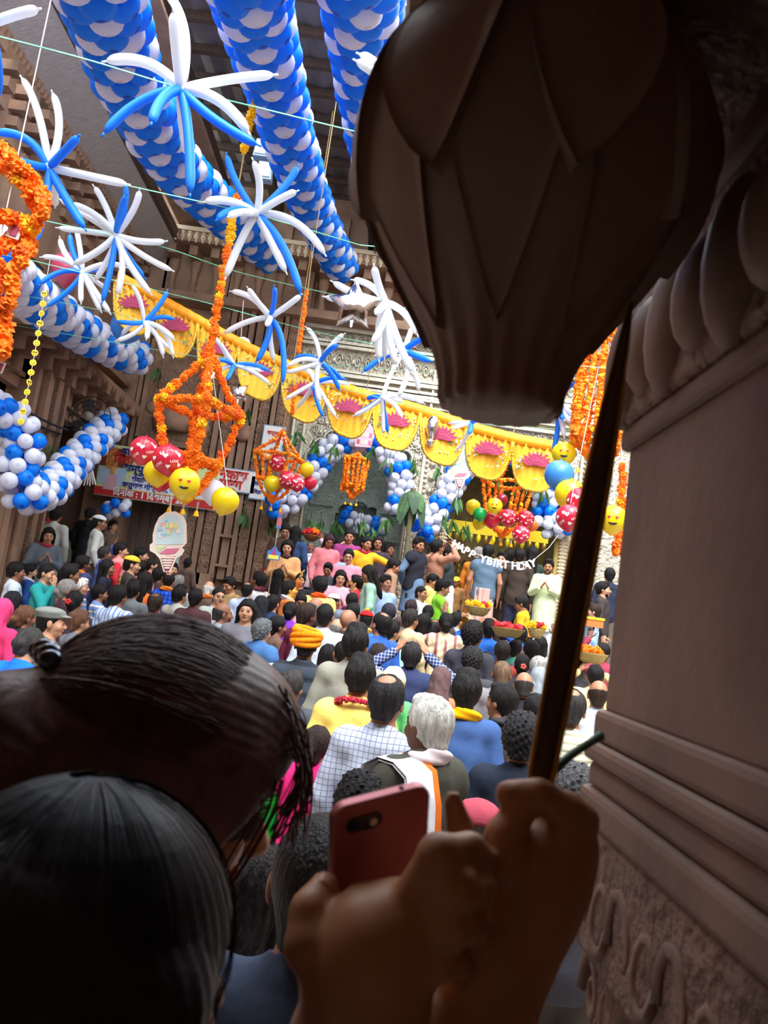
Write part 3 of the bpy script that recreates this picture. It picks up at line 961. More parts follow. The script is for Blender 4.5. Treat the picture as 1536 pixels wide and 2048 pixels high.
def subdiv_fan(ol):
    V2 = [(0, 0)] + [(x * .5, y * .5) for x, y in ol] + list(ol)
    n_ = len(ol)
    F2 = [(0, 1 + k, 1 + (k + 1) % n_) for k in range(n_)] + [(1 + k, 1 + n_ + k, 1 + n_ + (k + 1) % n_, 1 + (k + 1) % n_) for k in range(n_)]
    return V2, F2
HV, HF = subdiv_fan(HO)
LV, LF = text_geo('LOVE', 1.0, bold=.02)
def face_print(mb, R, hearts=True):
    ring = [(math.cos(2 * PI * i / 12), math.sin(2 * PI * i / 12)) for i in range(12)]
    RV, RF = subdiv_fan(ring)
    on_ball(mb, HV, HF, R, -.28, .05, .1, .13, 1); on_ball(mb, HV, HF, R, .25, .05, -.1, .13, 1)
    arc = [(math.cos(a), .55 * math.sin(a)) for a in [PI + PI * i / 10 for i in range(11)]]
    on_ball(mb, arc, [tuple(range(11))], R, 0, -.32, 0, .32, 0)
def round_balloon(label, px, py, rp, Y, m_, printed=None, group='loose party balloons', hang=None, seed=0):
    c = P(px, py, Y)
    R = rp * (c - CAM).dot(_f) / FPX
    root = thing('party_balloon', label, 'balloon', c, None, group)
    rnd = random.Random(seed + int(px))
    put('skin', rmesh(m_), root, (0, 0, 0), (rnd.uniform(-.2, .2), rnd.uniform(-.3, .3), rnd.uniform(0, 6)), (R, R, R * 1.02))
    az = math.atan2(c.x, c.y)
    if printed == 'love':
        q = MB()
        r1 = R * 1.02
        for a, b2, s in ((-.45, .25, .17), (-.17, .12, .19), (.75, .35, .2), (.1, -.55, .18), (.85, -.3, .16), (-.95, -.1, .18)):
            on_ball(q, HV, HF, r1, a - az, b2, rnd.uniform(-.3, .3), s)
        on_ball(q, LV, LF, r1, .3 - az, .55, -.25, .26)
        on_ball(q, LV, LF, r1, .45 - az, -.15, .2, .24)
        on_ball(q, LV, LF, r1, -.6 - az, -.5, .5, .24)
        q.build('print', PAPER, root, kind='stuff')
    elif printed == 'face':
        q = MB(); face_print(q, R * 1.02)
        q.build('print', [INK, B_RED], root, rot=(0, 0, az * -1), kind='stuff')
    MB().tube([(0, 0, R * .98), (.0, .0, R * 1.12)], .007 + R * .03, 6).build('neck', m_, root)
    if hang:
        MB().tube([Vector((0, 0, R * 1.1)), P(*hang) - c], .003, 4).build('thread', PAPER, root)
    return root
RB = round_balloon
RB('large dusky pink balloon behind the small burst on the left ledge', 136, 540, 34, 9.2, B_PNK)
RB('light blue balloon floating beside the white balloon column on the left ledge', 254, 655, 33, 10.4, B_LBL)
RB('red balloon with white hearts overlapping the hindi banner picture', 288, 902, 29, 6.9, B_RED, 'love')
RB('red heart balloon in front of the yellow ones, lowest on the big marigold lantern', 335, 920, 31, 6.6, B_RED, 'love')
RB('plain yellow balloon under the red heart balloon on the big marigold lantern', 314, 947, 27, 6.8, B_YEL)
RB('yellow balloon with printed face on the big marigold lantern', 369, 967, 31, 6.55, B_YEL, 'face')
RB('red balloon mostly hidden behind the two yellow ones by the banner', 322, 962, 22, 7.1, B_RED)
RB('yellow balloon hanging alone right of the big marigold lantern', 450, 1003, 28, 6.8, B_YEL, hang=(420, 705, 7.0))
RB('white balloon behind the lone yellow balloon by the exit sign', 427, 985, 25, 7.2, B_WHITE)
MID = 'balloons on the flower lantern by the red lettered sign'
RB('red heart balloon highest on the flower lantern by the red lettered sign', 556, 926, 18, 10.6, B_RED, 'love', MID)
RB('red heart balloon in the middle of the lantern by the red lettered sign', 575, 960, 18, 10.45, B_RED, 'love', MID)
RB('small red heart balloon beside two others on the lantern by the sign', 594, 968, 16, 10.4, B_RED, 'love', MID)
RB('red balloon under the yellow one at the arch end by the sign', 620, 966, 14, 10.7, B_RED, None, MID)
RB('yellow balloon left of the red hearts on the lantern by the sign', 544, 968, 17, 10.6, B_YEL, None, MID)
RB('yellow balloon at the white balloon arch end', 613, 940, 15, 10.6, B_YEL, None, MID)
RT = 'balloons on the flower lantern over the birthday letters'
RB('yellow balloon above the green one over the birthday letters', 946, 1014, 15, 10.6, B_YEL, None, RT)
RB('green balloon beside the smiling yellow one', 960, 1029, 14, 10.4, B_GRN, None, RT)
RB('smiling yellow balloon with heart eyes over the birthday letters', 989, 1012, 16, 10.3, B_YEL, 'face', RT)
RB('plain red balloon under the smiling yellow one', 983, 1041, 16, 10.5, B_RED, None, RT)
RB('red heart balloon between the plain red one and the last red pair', 1016, 1036, 18, 10.4, B_RED, 'love', RT)
RB('red love balloon with one big heart at the end of the row', 1051, 1039, 18, 10.4, B_RED, 'love', RT)
RB('lowest red heart balloon over the birthday letters', 1042, 1069, 18, 10.3, B_RED, 'love', RT, hang=(1040, 1040, 10.5))
RB('small orange balloon peeking from behind the red love balloon', 1064, 1052, 12, 10.6, mat((240, 120, 40), .3, trans=.15, coat=.3, name='orange_latex'), None, RT)
RB('yellow balloon half under the green one', 958, 1047, 13, 10.6, B_YEL, None, RT)
RB('maroon balloon inside the flower lantern over the birthday letters', 1004, 1000, 12, 10.7, mat((150, 30, 60), .3, coat=.3, name='maroon_latex'), None, RT)
FR = 'balloons on the tall flower lantern by the pole'
RB('yellow balloon highest on the tall flower lantern', 1128, 908, 24, 7.4, B_YEL, 'face', FR)
RB('light blue balloon on the tall flower lantern', 1118, 951, 30, 7.1, B_LBL, None, FR)
RB('large yellow balloon under the light blue one', 1140, 990, 31, 7.0, B_YEL, None, FR)
RB('red heart balloon against the pole', 1158, 1002, 26, 6.8, B_RED, 'love', FR)
RB('lower red heart balloon against the pole', 1138, 1036, 27, 6.7, B_RED, 'love', FR, hang=(1216, 640, 7.3))
RB('yellow balloon between the pole and the stone pillar', 1226, 1040, 29, 6.9, B_YEL, 'face', FR, hang=(1216, 640, 7.3))

# ---- foil star balloons
def foil_star(label, px, py, rp, Y, npt, rot, squash=.42):
    c = P(px, py, Y); R = rp * (c - CAM).dot(_f) / FPX
    root = thing('foil_star_balloon', label, 'balloon', c)
    n_ = npt * 2; V = [(0, -R * .34, 0), (0, R * .34, 0)]; Fc = []
    ringn = 3
    for j in range(1, ringn + 1):
        f = j / ringn
        for s_ in ((-1, 1) if j < ringn else (0,)):
            for k in range(n_):
                a = rot + 2 * PI * k / n_
                rr = R * (1.0 if k % 2 == 0 else .52) * f
                th = R * .34 * math.sqrt(max(0, 1 - f * f)) * (1.0 if k % 2 else .55) * s_
                V.append((rr * math.sin(a), th, rr * math.cos(a)))
    # rings: 2..(front1) (back1) (front2) (back2) rim
    f1, b1, f2, b2, rm = 2, 2 + n_, 2 + 2 * n_, 2 + 3 * n_, 2 + 4 * n_
    for k in range(n_):
        k2 = (k + 1) % n_
        Fc += [(0, f1 + k2, f1 + k), (1, b1 + k, b1 + k2), (f1 + k, f1 + k2, f2 + k2, f2 + k), (b1 + k2, b1 + k, b2 + k, b2 + k2), (f2 + k, f2 + k2, rm + k2, rm + k), (b2 + k2, b2 + k, rm + k, rm + k2)]
    q = MB(); q.add(V, Fc); o = q.build('foil', FOIL, root, True)
    MB().prism([(-R * .05, -R * .5), (R * .05, -R * .5), (R * .04, -R * .8), (-R * .04, -R * .8)], -.004, .004).build('tail', FOIL, root)
    return root
_fs = foil_star('large silver foil star balloon before the dark balcony', 708, 612, 56, 4.95, 5, -.05)
MB().tube([Vector((0, 0, .15)), P(700, 597, 5.6) - _fs.location], .003, 4).build('thread', PAPER, _fs)
foil_star('small silver foil star balloon below the ice cream card on the pilaster', 478, 786, 26, 9.9, 4, .7)
root = thing('foil_balloon', 'round silver foil balloon hanging before the lotus valance', 'balloon', P(864, 858, 9.92))
MB().lathe([(.0, -.15), (.03, -.13), (.06, -.06), (.085, .02), (.08, .10), (.05, .15), (.02, .17)], 12).build('foil', FOIL, root, True)
MB().lathe([(.0, -.24), (.05, -.2), (.06, -.16), (.02, -.12)], 10).build('foil_tail', FOIL, root, True)

# ---- marigold strings
fl_ = MB()
def flower_geo(r, seed=0, n=8, m=5):
    rnd = random.Random(seed); q = MB(); q.ball((0, 0, 0), r, n, m)
    q.v = [tuple(c * f_ for c in p) for p, f_ in [(p, (1.18 if i % 2 else .80) * rnd.uniform(.9, 1.1)) for i, p in enumerate(q.v)]]
    return q
FLM = [flower_geo(.03, s, 11, 7).mesh('flower', m_) for s, m_ in ((1, MARI), (2, MARI), (3, MARI_Y), (4, MARI_D), (5, MARI))]
FLG = [flower_geo(.03, s, 6, 4) for s in range(4)]
def flower_string(parent, pts, rnd, r=.03, name='flower', single=True, spacing=1.35, ymix=.12, origin=None):
    "pts are in world space"
    pts = resample(pts, r * spacing)
    origin = origin or Vector((0, 0, 0))
    if single:
        for p in pts:
            d = Vector((rnd.uniform(-1, 1), rnd.uniform(-1, 1), rnd.uniform(-1, 1))) * r * .3
            me = FLM[2] if rnd.random() < ymix else FLM[rnd.choice((0, 0, 1, 3, 4))]
            s = r / .03 * rnd.uniform(.85, 1.2)
            put(name, me, parent, p + d - origin, (rnd.uniform(0, 6), rnd.uniform(0, 6), rnd.uniform(0, 6)), (s, s, s * .85))
    else:
        q = MB()
        for p in pts:
            d = Vector((rnd.uniform(-1, 1), rnd.uniform(-1, 1), rnd.uniform(-1, 1))) * r * .3
            g_ = FLG[rnd.randrange(4)]; s = r / .03 * rnd.uniform(.85, 1.2)
            M = Matrix.LocRotScale(p + d - origin, Euler((rnd.uniform(0, 6), rnd.uniform(0, 6), rnd.uniform(0, 6))), (s, s, s * .85))
            q.add(g_.v, g_.f, M, 1 if rnd.random() < ymix else 0)
        q.build(name, [MARI, MARI_Y], parent, kind='stuff')
def lantern(label, ax, ay, Y, R1, h1, h2, R2, hb, yaw, r, single, seed, tassel=0.0, rope_to=None, extra=0, rope_fl=None, strands=0):
    rnd = random.Random(seed)
    A = P(ax, ay, Y)
    root = thing('marigold_lantern', label, 'flower lantern', A, None, 'marigold flower lanterns')
    nm = 'flower' if single else 'flower_string'
    def S(pts, ym=.12, sp=1.12): flower_string(root, pts, rnd, r, nm, single, sp, ym, A)
    C = [A + Vector((R1 * math.cos(yaw + k * PI / 2), R1 * math.sin(yaw + k * PI / 2), -h1)) for k in range(4)]
    D = [A + Vector((R2 * math.cos(yaw + k * PI / 2), R2 * math.sin(yaw + k * PI / 2), -h1 - h2)) for k in range(4)]
    bot = A + Vector((0, 0, -h1 - h2 - hb))
    for k in range(4):
        S(bez(A, C[k], (C[k] - A).cross(Vector((0, 0, 1))) * 0 + Vector((0, 0, -.03)), 6))
        S([C[k], C[(k + 1) % 4]], .2)
        S([C[k], D[k]])
        if R2 > .05: S([D[k], D[(k + 1) % 4]])
        S(bez(D[k], bot, Vector((0, 0, -hb * .25)), 7))
        if extra:
            mid = (C[k] + C[(k + 1) % 4]) / 2
            md = (D[k] + D[(k + 1) % 4]) / 2
            S([mid, md])
        if strands:
            for j in range(strands):
                mid = C[k].lerp(C[(k + 1) % 4], (j + .5) / strands)
                S([mid, mid + Vector((rnd.uniform(-.02, .02), 0, -h2 - hb * rnd.uniform(.3, .9)))])
        # white frame rods
        MB().tube([C[k] - A, Vector((0, 0, 0))], .006, 5).build('rod', PAPER, root)
        MB().tube([C[k] - A, D[k] - A], .006, 5).build('rod', PAPER, root)
        MB().tube([C[k] - A, C[(k + 1) % 4] - A], .008, 5).build('rod', PAPER, root)
    q = MB(); q.ball((0, 0, 0), r * 2.3, 12, 8)
    q.v = [tuple(c * rnd.uniform(.85, 1.15) for c in p) for p in q.v]
    q.build('flower_ball', MARI_Y if single else MARI, root, loc=bot - A)
    if tassel:
        for dx in (-.5, 0, .5):
            t0 = bot - A + Vector((dx * R2, 0, -r * 1.5))
            MB().tube([t0, t0 + Vector((0, 0, -tassel))], [.012, .009], 6).build('tassel', FOIL, root)
            MB().lathe([(.0, .02), (.016, 0), (.026, -.04), (.0, -.045)], 8).build('tassel_bell', MARI_Y, root, loc=t0 + Vector((0, 0, -tassel)))
    top = rope_to if rope_to else 9.2
    MB().tube([(0, 0, 0), (0, 0, top - A.z)], .008, 5).build('rope', ROPE, root)
    if rope_fl:
        for z0, z1, ym in rope_fl:
            S([Vector((A.x, A.y, z0)), Vector((A.x, A.y, z1))], ym)
    return root
Ab = P(420, 705, 7.0)
zt = lambda py, x=450: P(x, py, 7.0).z
lantern('large marigold lantern on a flower rope with red and yellow balloons', 420, 705, 7.0, .38, .52, .48, .24, .30, .35, .039, True, 11, .09, None, 0, [(Ab.z, zt(480), .05), (zt(480), zt(385), .75), (zt(300, 490), zt(212, 497), 1.0)])
lantern('marigold lantern with red hearts hanging by the red lettered sign', 566, 862, 10.8, .36, .36, .34, .26, .26, .5, .026, False, 12, .08, None, 1)
lantern('small marigold lantern hanging inside the balloon arch', 716, 905, 14.4, .26, .14, .48, .20, .20, .6, .03, False, 13, .08, 7.0, 1, None, 2)
lantern('marigold lantern with a bunch of balloons over the birthday letters', 1022, 912, 10.9, .38, .40, .42, .28, .28, .3, .028, False, 14, .08, None, 1)
lantern('tall marigold lantern of long strings between pole and pendant', 1216, 640, 7.3, .30, .28, .85, .27, .22, .5, .03, False, 15, .08, 9.0, 1, None, 5)
# second, lower tail of the tall lantern seen past the pole is its own hanging string
hs = thing('marigold_string', 'hanging marigold string between the pole and the pillar', 'flower string', P(1240, 980, 7.2))
flower_string(hs, [P(1246, 930, 7.2), P(1238, 1040, 7.2), P(1232, 1108, 7.2)], random.Random(3), .036, 'flower', True, 1.2, .1, hs.location)
flower_string(hs, [P(1252, 1000, 7.25), P(1246, 1105, 7.25)], random.Random(4), .036, 'flower', True, 1.2, .1, hs.location)
MB().tube([P(1246, 930, 7.2) - hs.location, P(1216, 640, 7.3) - hs.location], .004, 4).build('thread', PAPER, hs)
ms = thing('marigold_string', 'straight marigold string hanging before the dark balcony brackets', 'flower string', P(600, 700, 9.4))
flower_string(ms, [P(614, 582, 9.4), P(597, 705, 9.4)], random.Random(5), .026, 'flower', True, 1.3, 0, ms.location)
flower_string(ms, [P(590, 772, 9.4), P(584, 830, 9.4)], random.Random(6), .026, 'flower', True, 1.3, 0, ms.location)
MB().tube([Vector((P(622, 528, 9.4).x, 9.4, 9.95)) - ms.location, P(622, 528, 9.4) - ms.location, P(584, 830, 9.4) - ms.location], .006, 5).build('rope', ROPE, ms)
# marigold hoop at the left edge
hp = thing('marigold_hoop', 'thick marigold hoop with small picture cards by the left eave', 'flower lantern', P(0, 520, 3.6))
rr = random.Random(8)
for path in ([(-40, 290), (5, 300), (40, 335), (72, 370), (88, 410), (70, 450), (40, 475), (-30, 500)], [(-30, 330), (10, 330), (45, 365), (65, 395), (80, 430)], [(-20, 430), (20, 435), (60, 440)],
             [(62, 480), (45, 510), (28, 550), (18, 600), (8, 650), (2, 720)], [(-20, 520), (5, 540), (15, 590)], [(-15, 560), (-5, 640), (-8, 700)]):
    flower_string(hp, catmull([P(x, y, 3.6 + rr.uniform(-.08, .08)) for x, y in path], 6), rr, .036, 'flower', True, 1.0, .05, hp.location)
for x, y, w, h, col in ((30, 462, 30, 34, (214, 206, 200)), (8, 668, 20, 44, (206, 214, 200)), (2, 735, 12, 24, (220, 214, 206))):
    c = P(x, y, 3.62) - hp.location
    s_ = 3.6 / FPX
    cd = MB().box((0, 0, 0), (w * s_, .006, h * s_)).build('picture_card', mat(col, .6, name='card'), hp, loc=c, rot=(0, .2, 0))
    MB().box((0, -.005, 0), (w * s_ * .5, .004, h * s_ * .7)).build('printed_figure', mat((150, 60, 90), .6, var=.4, bump=(60, .1), name='print'), cd)
MB().tube([Vector((-.02, 0, 0)), Vector((-.02, 0, 3.2))], .003, 5).build('rope', PAPER, hp)

# ---- string of smiling paper discs
es = thing('emoji_string', 'hanging string of small yellow smiling paper discs', 'paper string', P(100, 545, 7.4))
EY = mat((246, 206, 50), .6, name='yellow_card')
pts = [P(x, y, 7.4) for x, y in ((100, 545), (84, 585), (82, 610), (78, 640), (76, 668), (72, 686), (69, 706), (66, 725), (63, 745), (60, 765), (56, 785), (51, 808), (49, 830), (42, 845))]
pts = [P(x, y, 7.4) for x, y in [(88 - 46 * t ** 1.2, 588 + 255 * t) for t in [i / 13 for i in range(14)]]]
MB().tube([p - es.location for p in [P(100, 520, 7.4)] + pts], .003, 4).build('thread', PAPER, es)
for i, p in enumerate(pts):
    if i == 9: rz = 1.2
    else: rz = rr.uniform(-.3, .3)
    d = MB().lathe([(.031, -.003), (.031, .003)], 18).build('disc', EY, es, loc=p - es.location, rot=(PI / 2, 0, rz))
    q = MB()
    for s_ in (-1, 1):
        if i % 3 == 0: q.box((s_ * .011, .006, .004), (.018, .010, .002))
        else: q.ball((s_ * .010, .007, .004), .0045, 6, 4)
    q.tube([(.014 * math.cos(a), -.004 + .014 * math.sin(a), .004) for a in [PI + PI * k / 6 for k in range(7)]], .002, 4)
    q.build('smile', INK, d)
    d.rotation_euler = (PI / 2, 0, rz)

# ---- lotus valance
VAL = mat((252, 184, 36), .6, trans=.12, bump=(30, .3), stretch=(3, 1, .4), name='saffron_satin')
VAL2 = mat((255, 164, 10), .55, trans=.1, name='saffron_band')
GOLD = mat((226, 186, 70), .3, .8, bump=(60, .8), name='gold_trim')
LOTUS = mat((158, 40, 84), .6, bump=(50, .4), name='lotus_thread')
SEQ = mat((240, 226, 180), .12, .9, name='sequin')
GLEAF = mat((110, 130, 60), .7, name='thread_leaf')
vt = [(236, 548), (260, 560), (330, 598), (420, 648), (500, 692), (560, 718), (640, 752), (740, 788), (832, 812), (935, 846), (1030, 872), (1125, 890)]
vp = resample(catmull([P(x, y, 10.0) for x, y in vt], 10), .02)
va = thing('lotus_valance', 'saffron scalloped valance with pink lotuses strung across the court', 'valance', vp[0])
band = MB(); Vb = []; Fb = []
o0 = vp[0]
for i, p in enumerate(vp):
    for z in (0.035, -.10):
        for dy in (-.012, .012):
            Vb.append(p - o0 + Vector((0, dy + .006 * math.sin(i * .9), z)))
for i in range(len(vp) - 1):
    a = i * 4; c = a + 4
    Fb += [(a, a + 2, c + 2, c), (a + 1, c + 1, c + 3, a + 3), (a, c, c + 1, a + 1), (a + 2, a + 3, c + 3, c + 2)]
band.add(Vb, Fb); band.build('header_band', VAL2, va, True)
tot = len(vp); nsc = 10
petal = MB().prism([(0, -.05), (.022, 0), (.012, .05), (0, .075), (-.012, .05), (-.022, 0)], -.004, .004)
PETAL = petal.mesh('lotus_petal', LOTUS)
seqm = MB().ball((0, 0, 0), .011, 6, 4).mesh('sequin', SEQ)
lfm = MB().prism([(0, -.03), (.014, 0), (0, .03), (-.014, 0)], -.003, .003).mesh('thread_leaf', GLEAF)
rv = random.Random(21)
for k in range(nsc):
    i0, i1 = int(tot * k / nsc), int(tot * (k + 1) / nsc) - 1
    a, c = vp[i0], vp[i1]
    w = (c - a); L = w.length
    mid = (a + c) / 2
    sc = bpy.data.objects.new('x', None); bpy.data.objects.remove(sc)
    N = 20
    V = []; Fc = []
    H = L * .92
    for r_ in range(9):
        for j in range(N + 1):
            t = j / N; x = t * 2 - 1
            depth = H * max(.04, (1 - abs(x) ** 3.2)) ** .55
            f = r_ / 8
            p = a.lerp(c, t) - o0 + Vector((0, .018 * math.sin(j * 2.1) * (1 - f * .6) + .05 * f * math.sin(k * 1.7 + x), -.08 - depth * f))
            V.append(p)
    n1 = len(V)
    V += [p + Vector((0, .012, 0)) for p in V]
    for r_ in range(8):
        for j in range(N):
            q0 = r_ * (N + 1) + j
            Fc.append((q0, q0 + N + 1, q0 + N + 2, q0 + 1))
            Fc.append((n1 + q0, n1 + q0 + 1, n1 + q0 + N + 2, n1 + q0 + N + 1))
    q = MB(); q.add(V, Fc); s_o = q.build('scallop', VAL, va, True)
    rimp = [V[8 * (N + 1) + j] + Vector((0, -.004, 0)) for j in range(N + 1)]
    MB().tube([V[0]] + rimp + [V[N]], .022, 6).build('gold_fringe', GOLD, s_o, True)
    ctr = mid - o0 + Vector((0, -.025, -.08 - H * .42))
    sl = math.atan2(w.z, w.x)
    for j, an in enumerate((-1.25, -.9, -.55, -.25, 0, .25, .55, .9, 1.25)):
        put('lotus_petal', PETAL, s_o, ctr + Vector((.105 * math.sin(an), -.003 * j, .075 * math.cos(an) - .02)), (0, an, 0), (1.45, 1, 1.6))
    for j in range(26):
        x = rv.uniform(-.42, .42) * L; z = -rv.uniform(.14, .8) * H * (1 - (abs(x) / L * 1.7) ** 2 * .6)
        if abs(x) < .13 and -.62 * H < z < -.22 * H: continue
        put('sequin', seqm, s_o, mid - o0 + Vector((x, -.022, -.08 + z + x * math.tan(sl))), None, (rv.uniform(.8, 1.9),) * 3)
    for j in range(8):
        x = rv.choice((-1, 1)) * rv.uniform(.18, .36) * L; z = -rv.uniform(.2, .6) * H
        put('thread_leaf', lfm, s_o, mid - o0 + Vector((x, -.02, -.08 + z + x * math.tan(sl))), (0, rv.uniform(0, 3), 0))

# ---- birthday letters
bl = thing('birthday_banner', 'white cut-out letters on a thread reading happy birthday', 'letter banner', P(960, 1112, 12.2))
WL = mat((236, 228, 226), .5, name='white_card')
seqs = [('H', 911, 1090, .46), ('A', 922, 1096, .46), ('P', 933, 1102, .5), ('P', 944, 1109, .5), ('Y', 966, 1119, .2), ('B', 979, 1123, .15), ('I', 989, 1126, .12), ('R', 999, 1128, .1), ('T', 1011, 1130, .05),
        ('H', 1030, 1132, 0), ('D', 1043, 1133, -.05), ('A', 1054, 1131, -.15), ('Y', 1066, 1127, -.3)]
for ch, x, y, rz in seqs:
    V, Fc = text_geo(ch, .16, .006, bold=.006)
    q = MB(); q.add(V, Fc, Matrix.Translation(Vector((0, 0, 0))) @ UPRIGHT)
    q.build('letter', WL, bl, loc=P(x, y, 12.2) - bl.location, rot=(0, rz - .08, 0))
MB().tube([P(880, 1048, 14.7) - bl.location, P(893, 1068, 13.4) - bl.location] + [P(x, y, 12.22) - bl.location for x, y in ((911, 1085), (945, 1104), (966, 1113), (1000, 1122), (1030, 1126), (1066, 1121), (1098, 1095))] + [P(1118, 1068, 14.7) - bl.location], .004, 4).build('thread', PAPER, bl)

# ---- signs and banner
def sign(label, px0, py0, px1, py1, Y, frame, face, items, name='sign_board', border=.02):
    "upright board between two opposite pixel corners (measured along the world's upright)"
    a, c = P(px0, py0, Y), P(px1, py1, Y)
    cx, cz = (a.x + c.x) / 2, (a.z + c.z) / 2; w, h = abs(c.x - a.x), abs(a.z - c.z)
    root = thing(name, label, 'sign', (cx, Y, cz))
    MB().box((0, .02, 0), (w, .03, h)).build('frame', frame, root)
    MB().box((0, 0, 0), (w - 2 * border, .02, h - 2 * border)).build('board', face, root)
    for kind, x, z, s, m_, txt in items:
        if kind == 't':
            for ch in set(txt):              # the short-i sign is drawn before its consonant
                txt = txt.replace(ch + '\u093f', '\u093f' + ch) if '\u0915' <= ch <= '\u0939' else txt
            V, Fc = text_geo(txt, s, .001, bold=.004 * s / .1)
            q = MB(); q.add(V, Fc, UPRIGHT); q.build('lettering', m_, root, loc=(x * w / 2, -.021, z * h / 2))
        else:
            MB().box((x * w / 2, -.013, z * h / 2), (s[0] * w / 2, .006, s[1] * h / 2)).build(txt, m_, root)
    return root
RED_I = mat((196, 40, 36), .6, name='red_paint'); BLUE_I = mat((34, 50, 130), .6, name='blue_paint'); BLUE_F = mat((110, 150, 180), .6, name='blue_frame'); WHITE_I = mat((228, 226, 222), .6, name='sign_white')
YG = mat((218, 226, 150), .6, var=.08, name='banner_yellow_green')
ex = sign('white exit sign with red hindi lettering and blue frame', 418, 930, 508, 990, 14.63, BLUE_F, WHITE_I, [
    ('t', 0, .40, .23, RED_I, '\u0928\u093f\u0915\u093e\u0938'), ('t', 0, -.40, .23, RED_I, '\u092e\u093e\u0930\u094d\u0917')])
sign('tall white board with red hindi writing on the stone pilaster', 528, 848, 562, 925, 14.63, BLUE_F, WHITE_I, [
    ('t', 0, .55, .1, RED_I, '\u091a\u092a\u094d\u092a\u0932'), ('t', 0, .05, .1, RED_I, '\u091a\u094b\u0930\u094b'), ('t', 0, -.45, .1, RED_I, '\u0938\u0947')])
sign('small white board with dark hindi writing below the flower lantern', 503, 950, 530, 1002, 14.63, BLUE_F, WHITE_I, [
    ('t', 0, .3, .09, BLUE_I, '\u0928\u093f\u0915\u093e'), ('t', 0, -.35, .09, BLUE_I, '\u092c\u093f\u0939\u093e')])
bn = sign('printed hindi banner with two portraits and a red date strip', 205, 886, 427, 1021, 14.6, WHITE_I, YG, [
    ('b', 0, -.82, (1.98, .30), RED_I, 'date_strip'),
    ('b', -.78, .50, (.40, .72), mat((120, 60, 40), .6, name='portrait_ground'), 'deity_picture'), ('b', -.74, -.22, (.46, .70), mat((176, 206, 226), .6, name='portrait_sky'), 'portrait_picture'),
    ('b', .25, -.36, (1.4, .52), mat((226, 226, 240), .6, name='name_panel'), 'name_panel'),
    ('t', -.30, .78, .17, BLUE_I, '\u0920\u093e. \u0936\u094d\u0930\u0940 \u092c\u093e\u0901\u0915\u0947'),
    ('t', -.10, .47, .22, RED_I, '\u092c\u093f\u0939\u093e\u0930\u0940 \u091c\u0940 \u092e\u0939\u093e\u0930\u093e\u091c'),
    ('t', -.15, .15, .20, BLUE_I, '\u0938\u092e\u094d\u092a\u0942\u0930\u094d\u0923 \u0938\u0947\u0935\u093e'),
    ('t', -.05, -.24, .13, BLUE_I, '\u0938\u0947\u0935\u093e\u0927\u093f\u0915\u093e\u0930\u0940 : \u0936\u094d\u0930\u0940'),
    ('t', -.02, -.48, .13, BLUE_I, '\u090b\u0924\u0941\u0930\u093e\u091c \u0917\u094b\u0938\u094d\u0935\u093e\u092e\u0940, \u091a\u0928\u094d\u0926\u0928'),
    ('t', -.05, -.82, .16, WHITE_I, '\u0926\u093f\u0928\u093e\u0902\u0915 : 1 \u0926\u093f\u0938\u092e\u094d\u092c\u0930 201')], 'hindi_banner', .015)
# simple printed figures on the banner
w2 = abs(P(427, 1021, 14.6).x - P(205, 886, 14.6).x) / 2; h2 = abs(P(205, 886, 14.6).z - P(427, 1021, 14.6).z) / 2
q = MB()
q.prism([(-.13, -.24), (.13, -.24), (.10, .02), (.05, .06), (-.05, .06), (-.10, .02)], -.02, -.017, None, 0)
q.build('printed_robe', mat((214, 150, 170), .6, stripe=((236, 226, 230), 30, 'X'), name='striped_robe'), bn, loc=(-.74 * w2, 0, -.26 * h2))
q = MB(); q.ball((0, -.016, .12), (.06, .008, .085), 12, 8); q.build('printed_face', mat((220, 170, 90), .6, name='printed_skin'), bn, True, loc=(-.74 * w2, 0, -.26 * h2))
q = MB(); q.prism([(-.11, -.2), (.11, -.2), (.12, .05), (.05, .2), (-.05, .2), (-.12, .05)], -.02, -.017); q.build('printed_idol', mat((200, 130, 70), .6, var=.5, bump=(60, .2), name='idol_print'), bn, loc=(-.78 * w2, 0, .48 * h2))
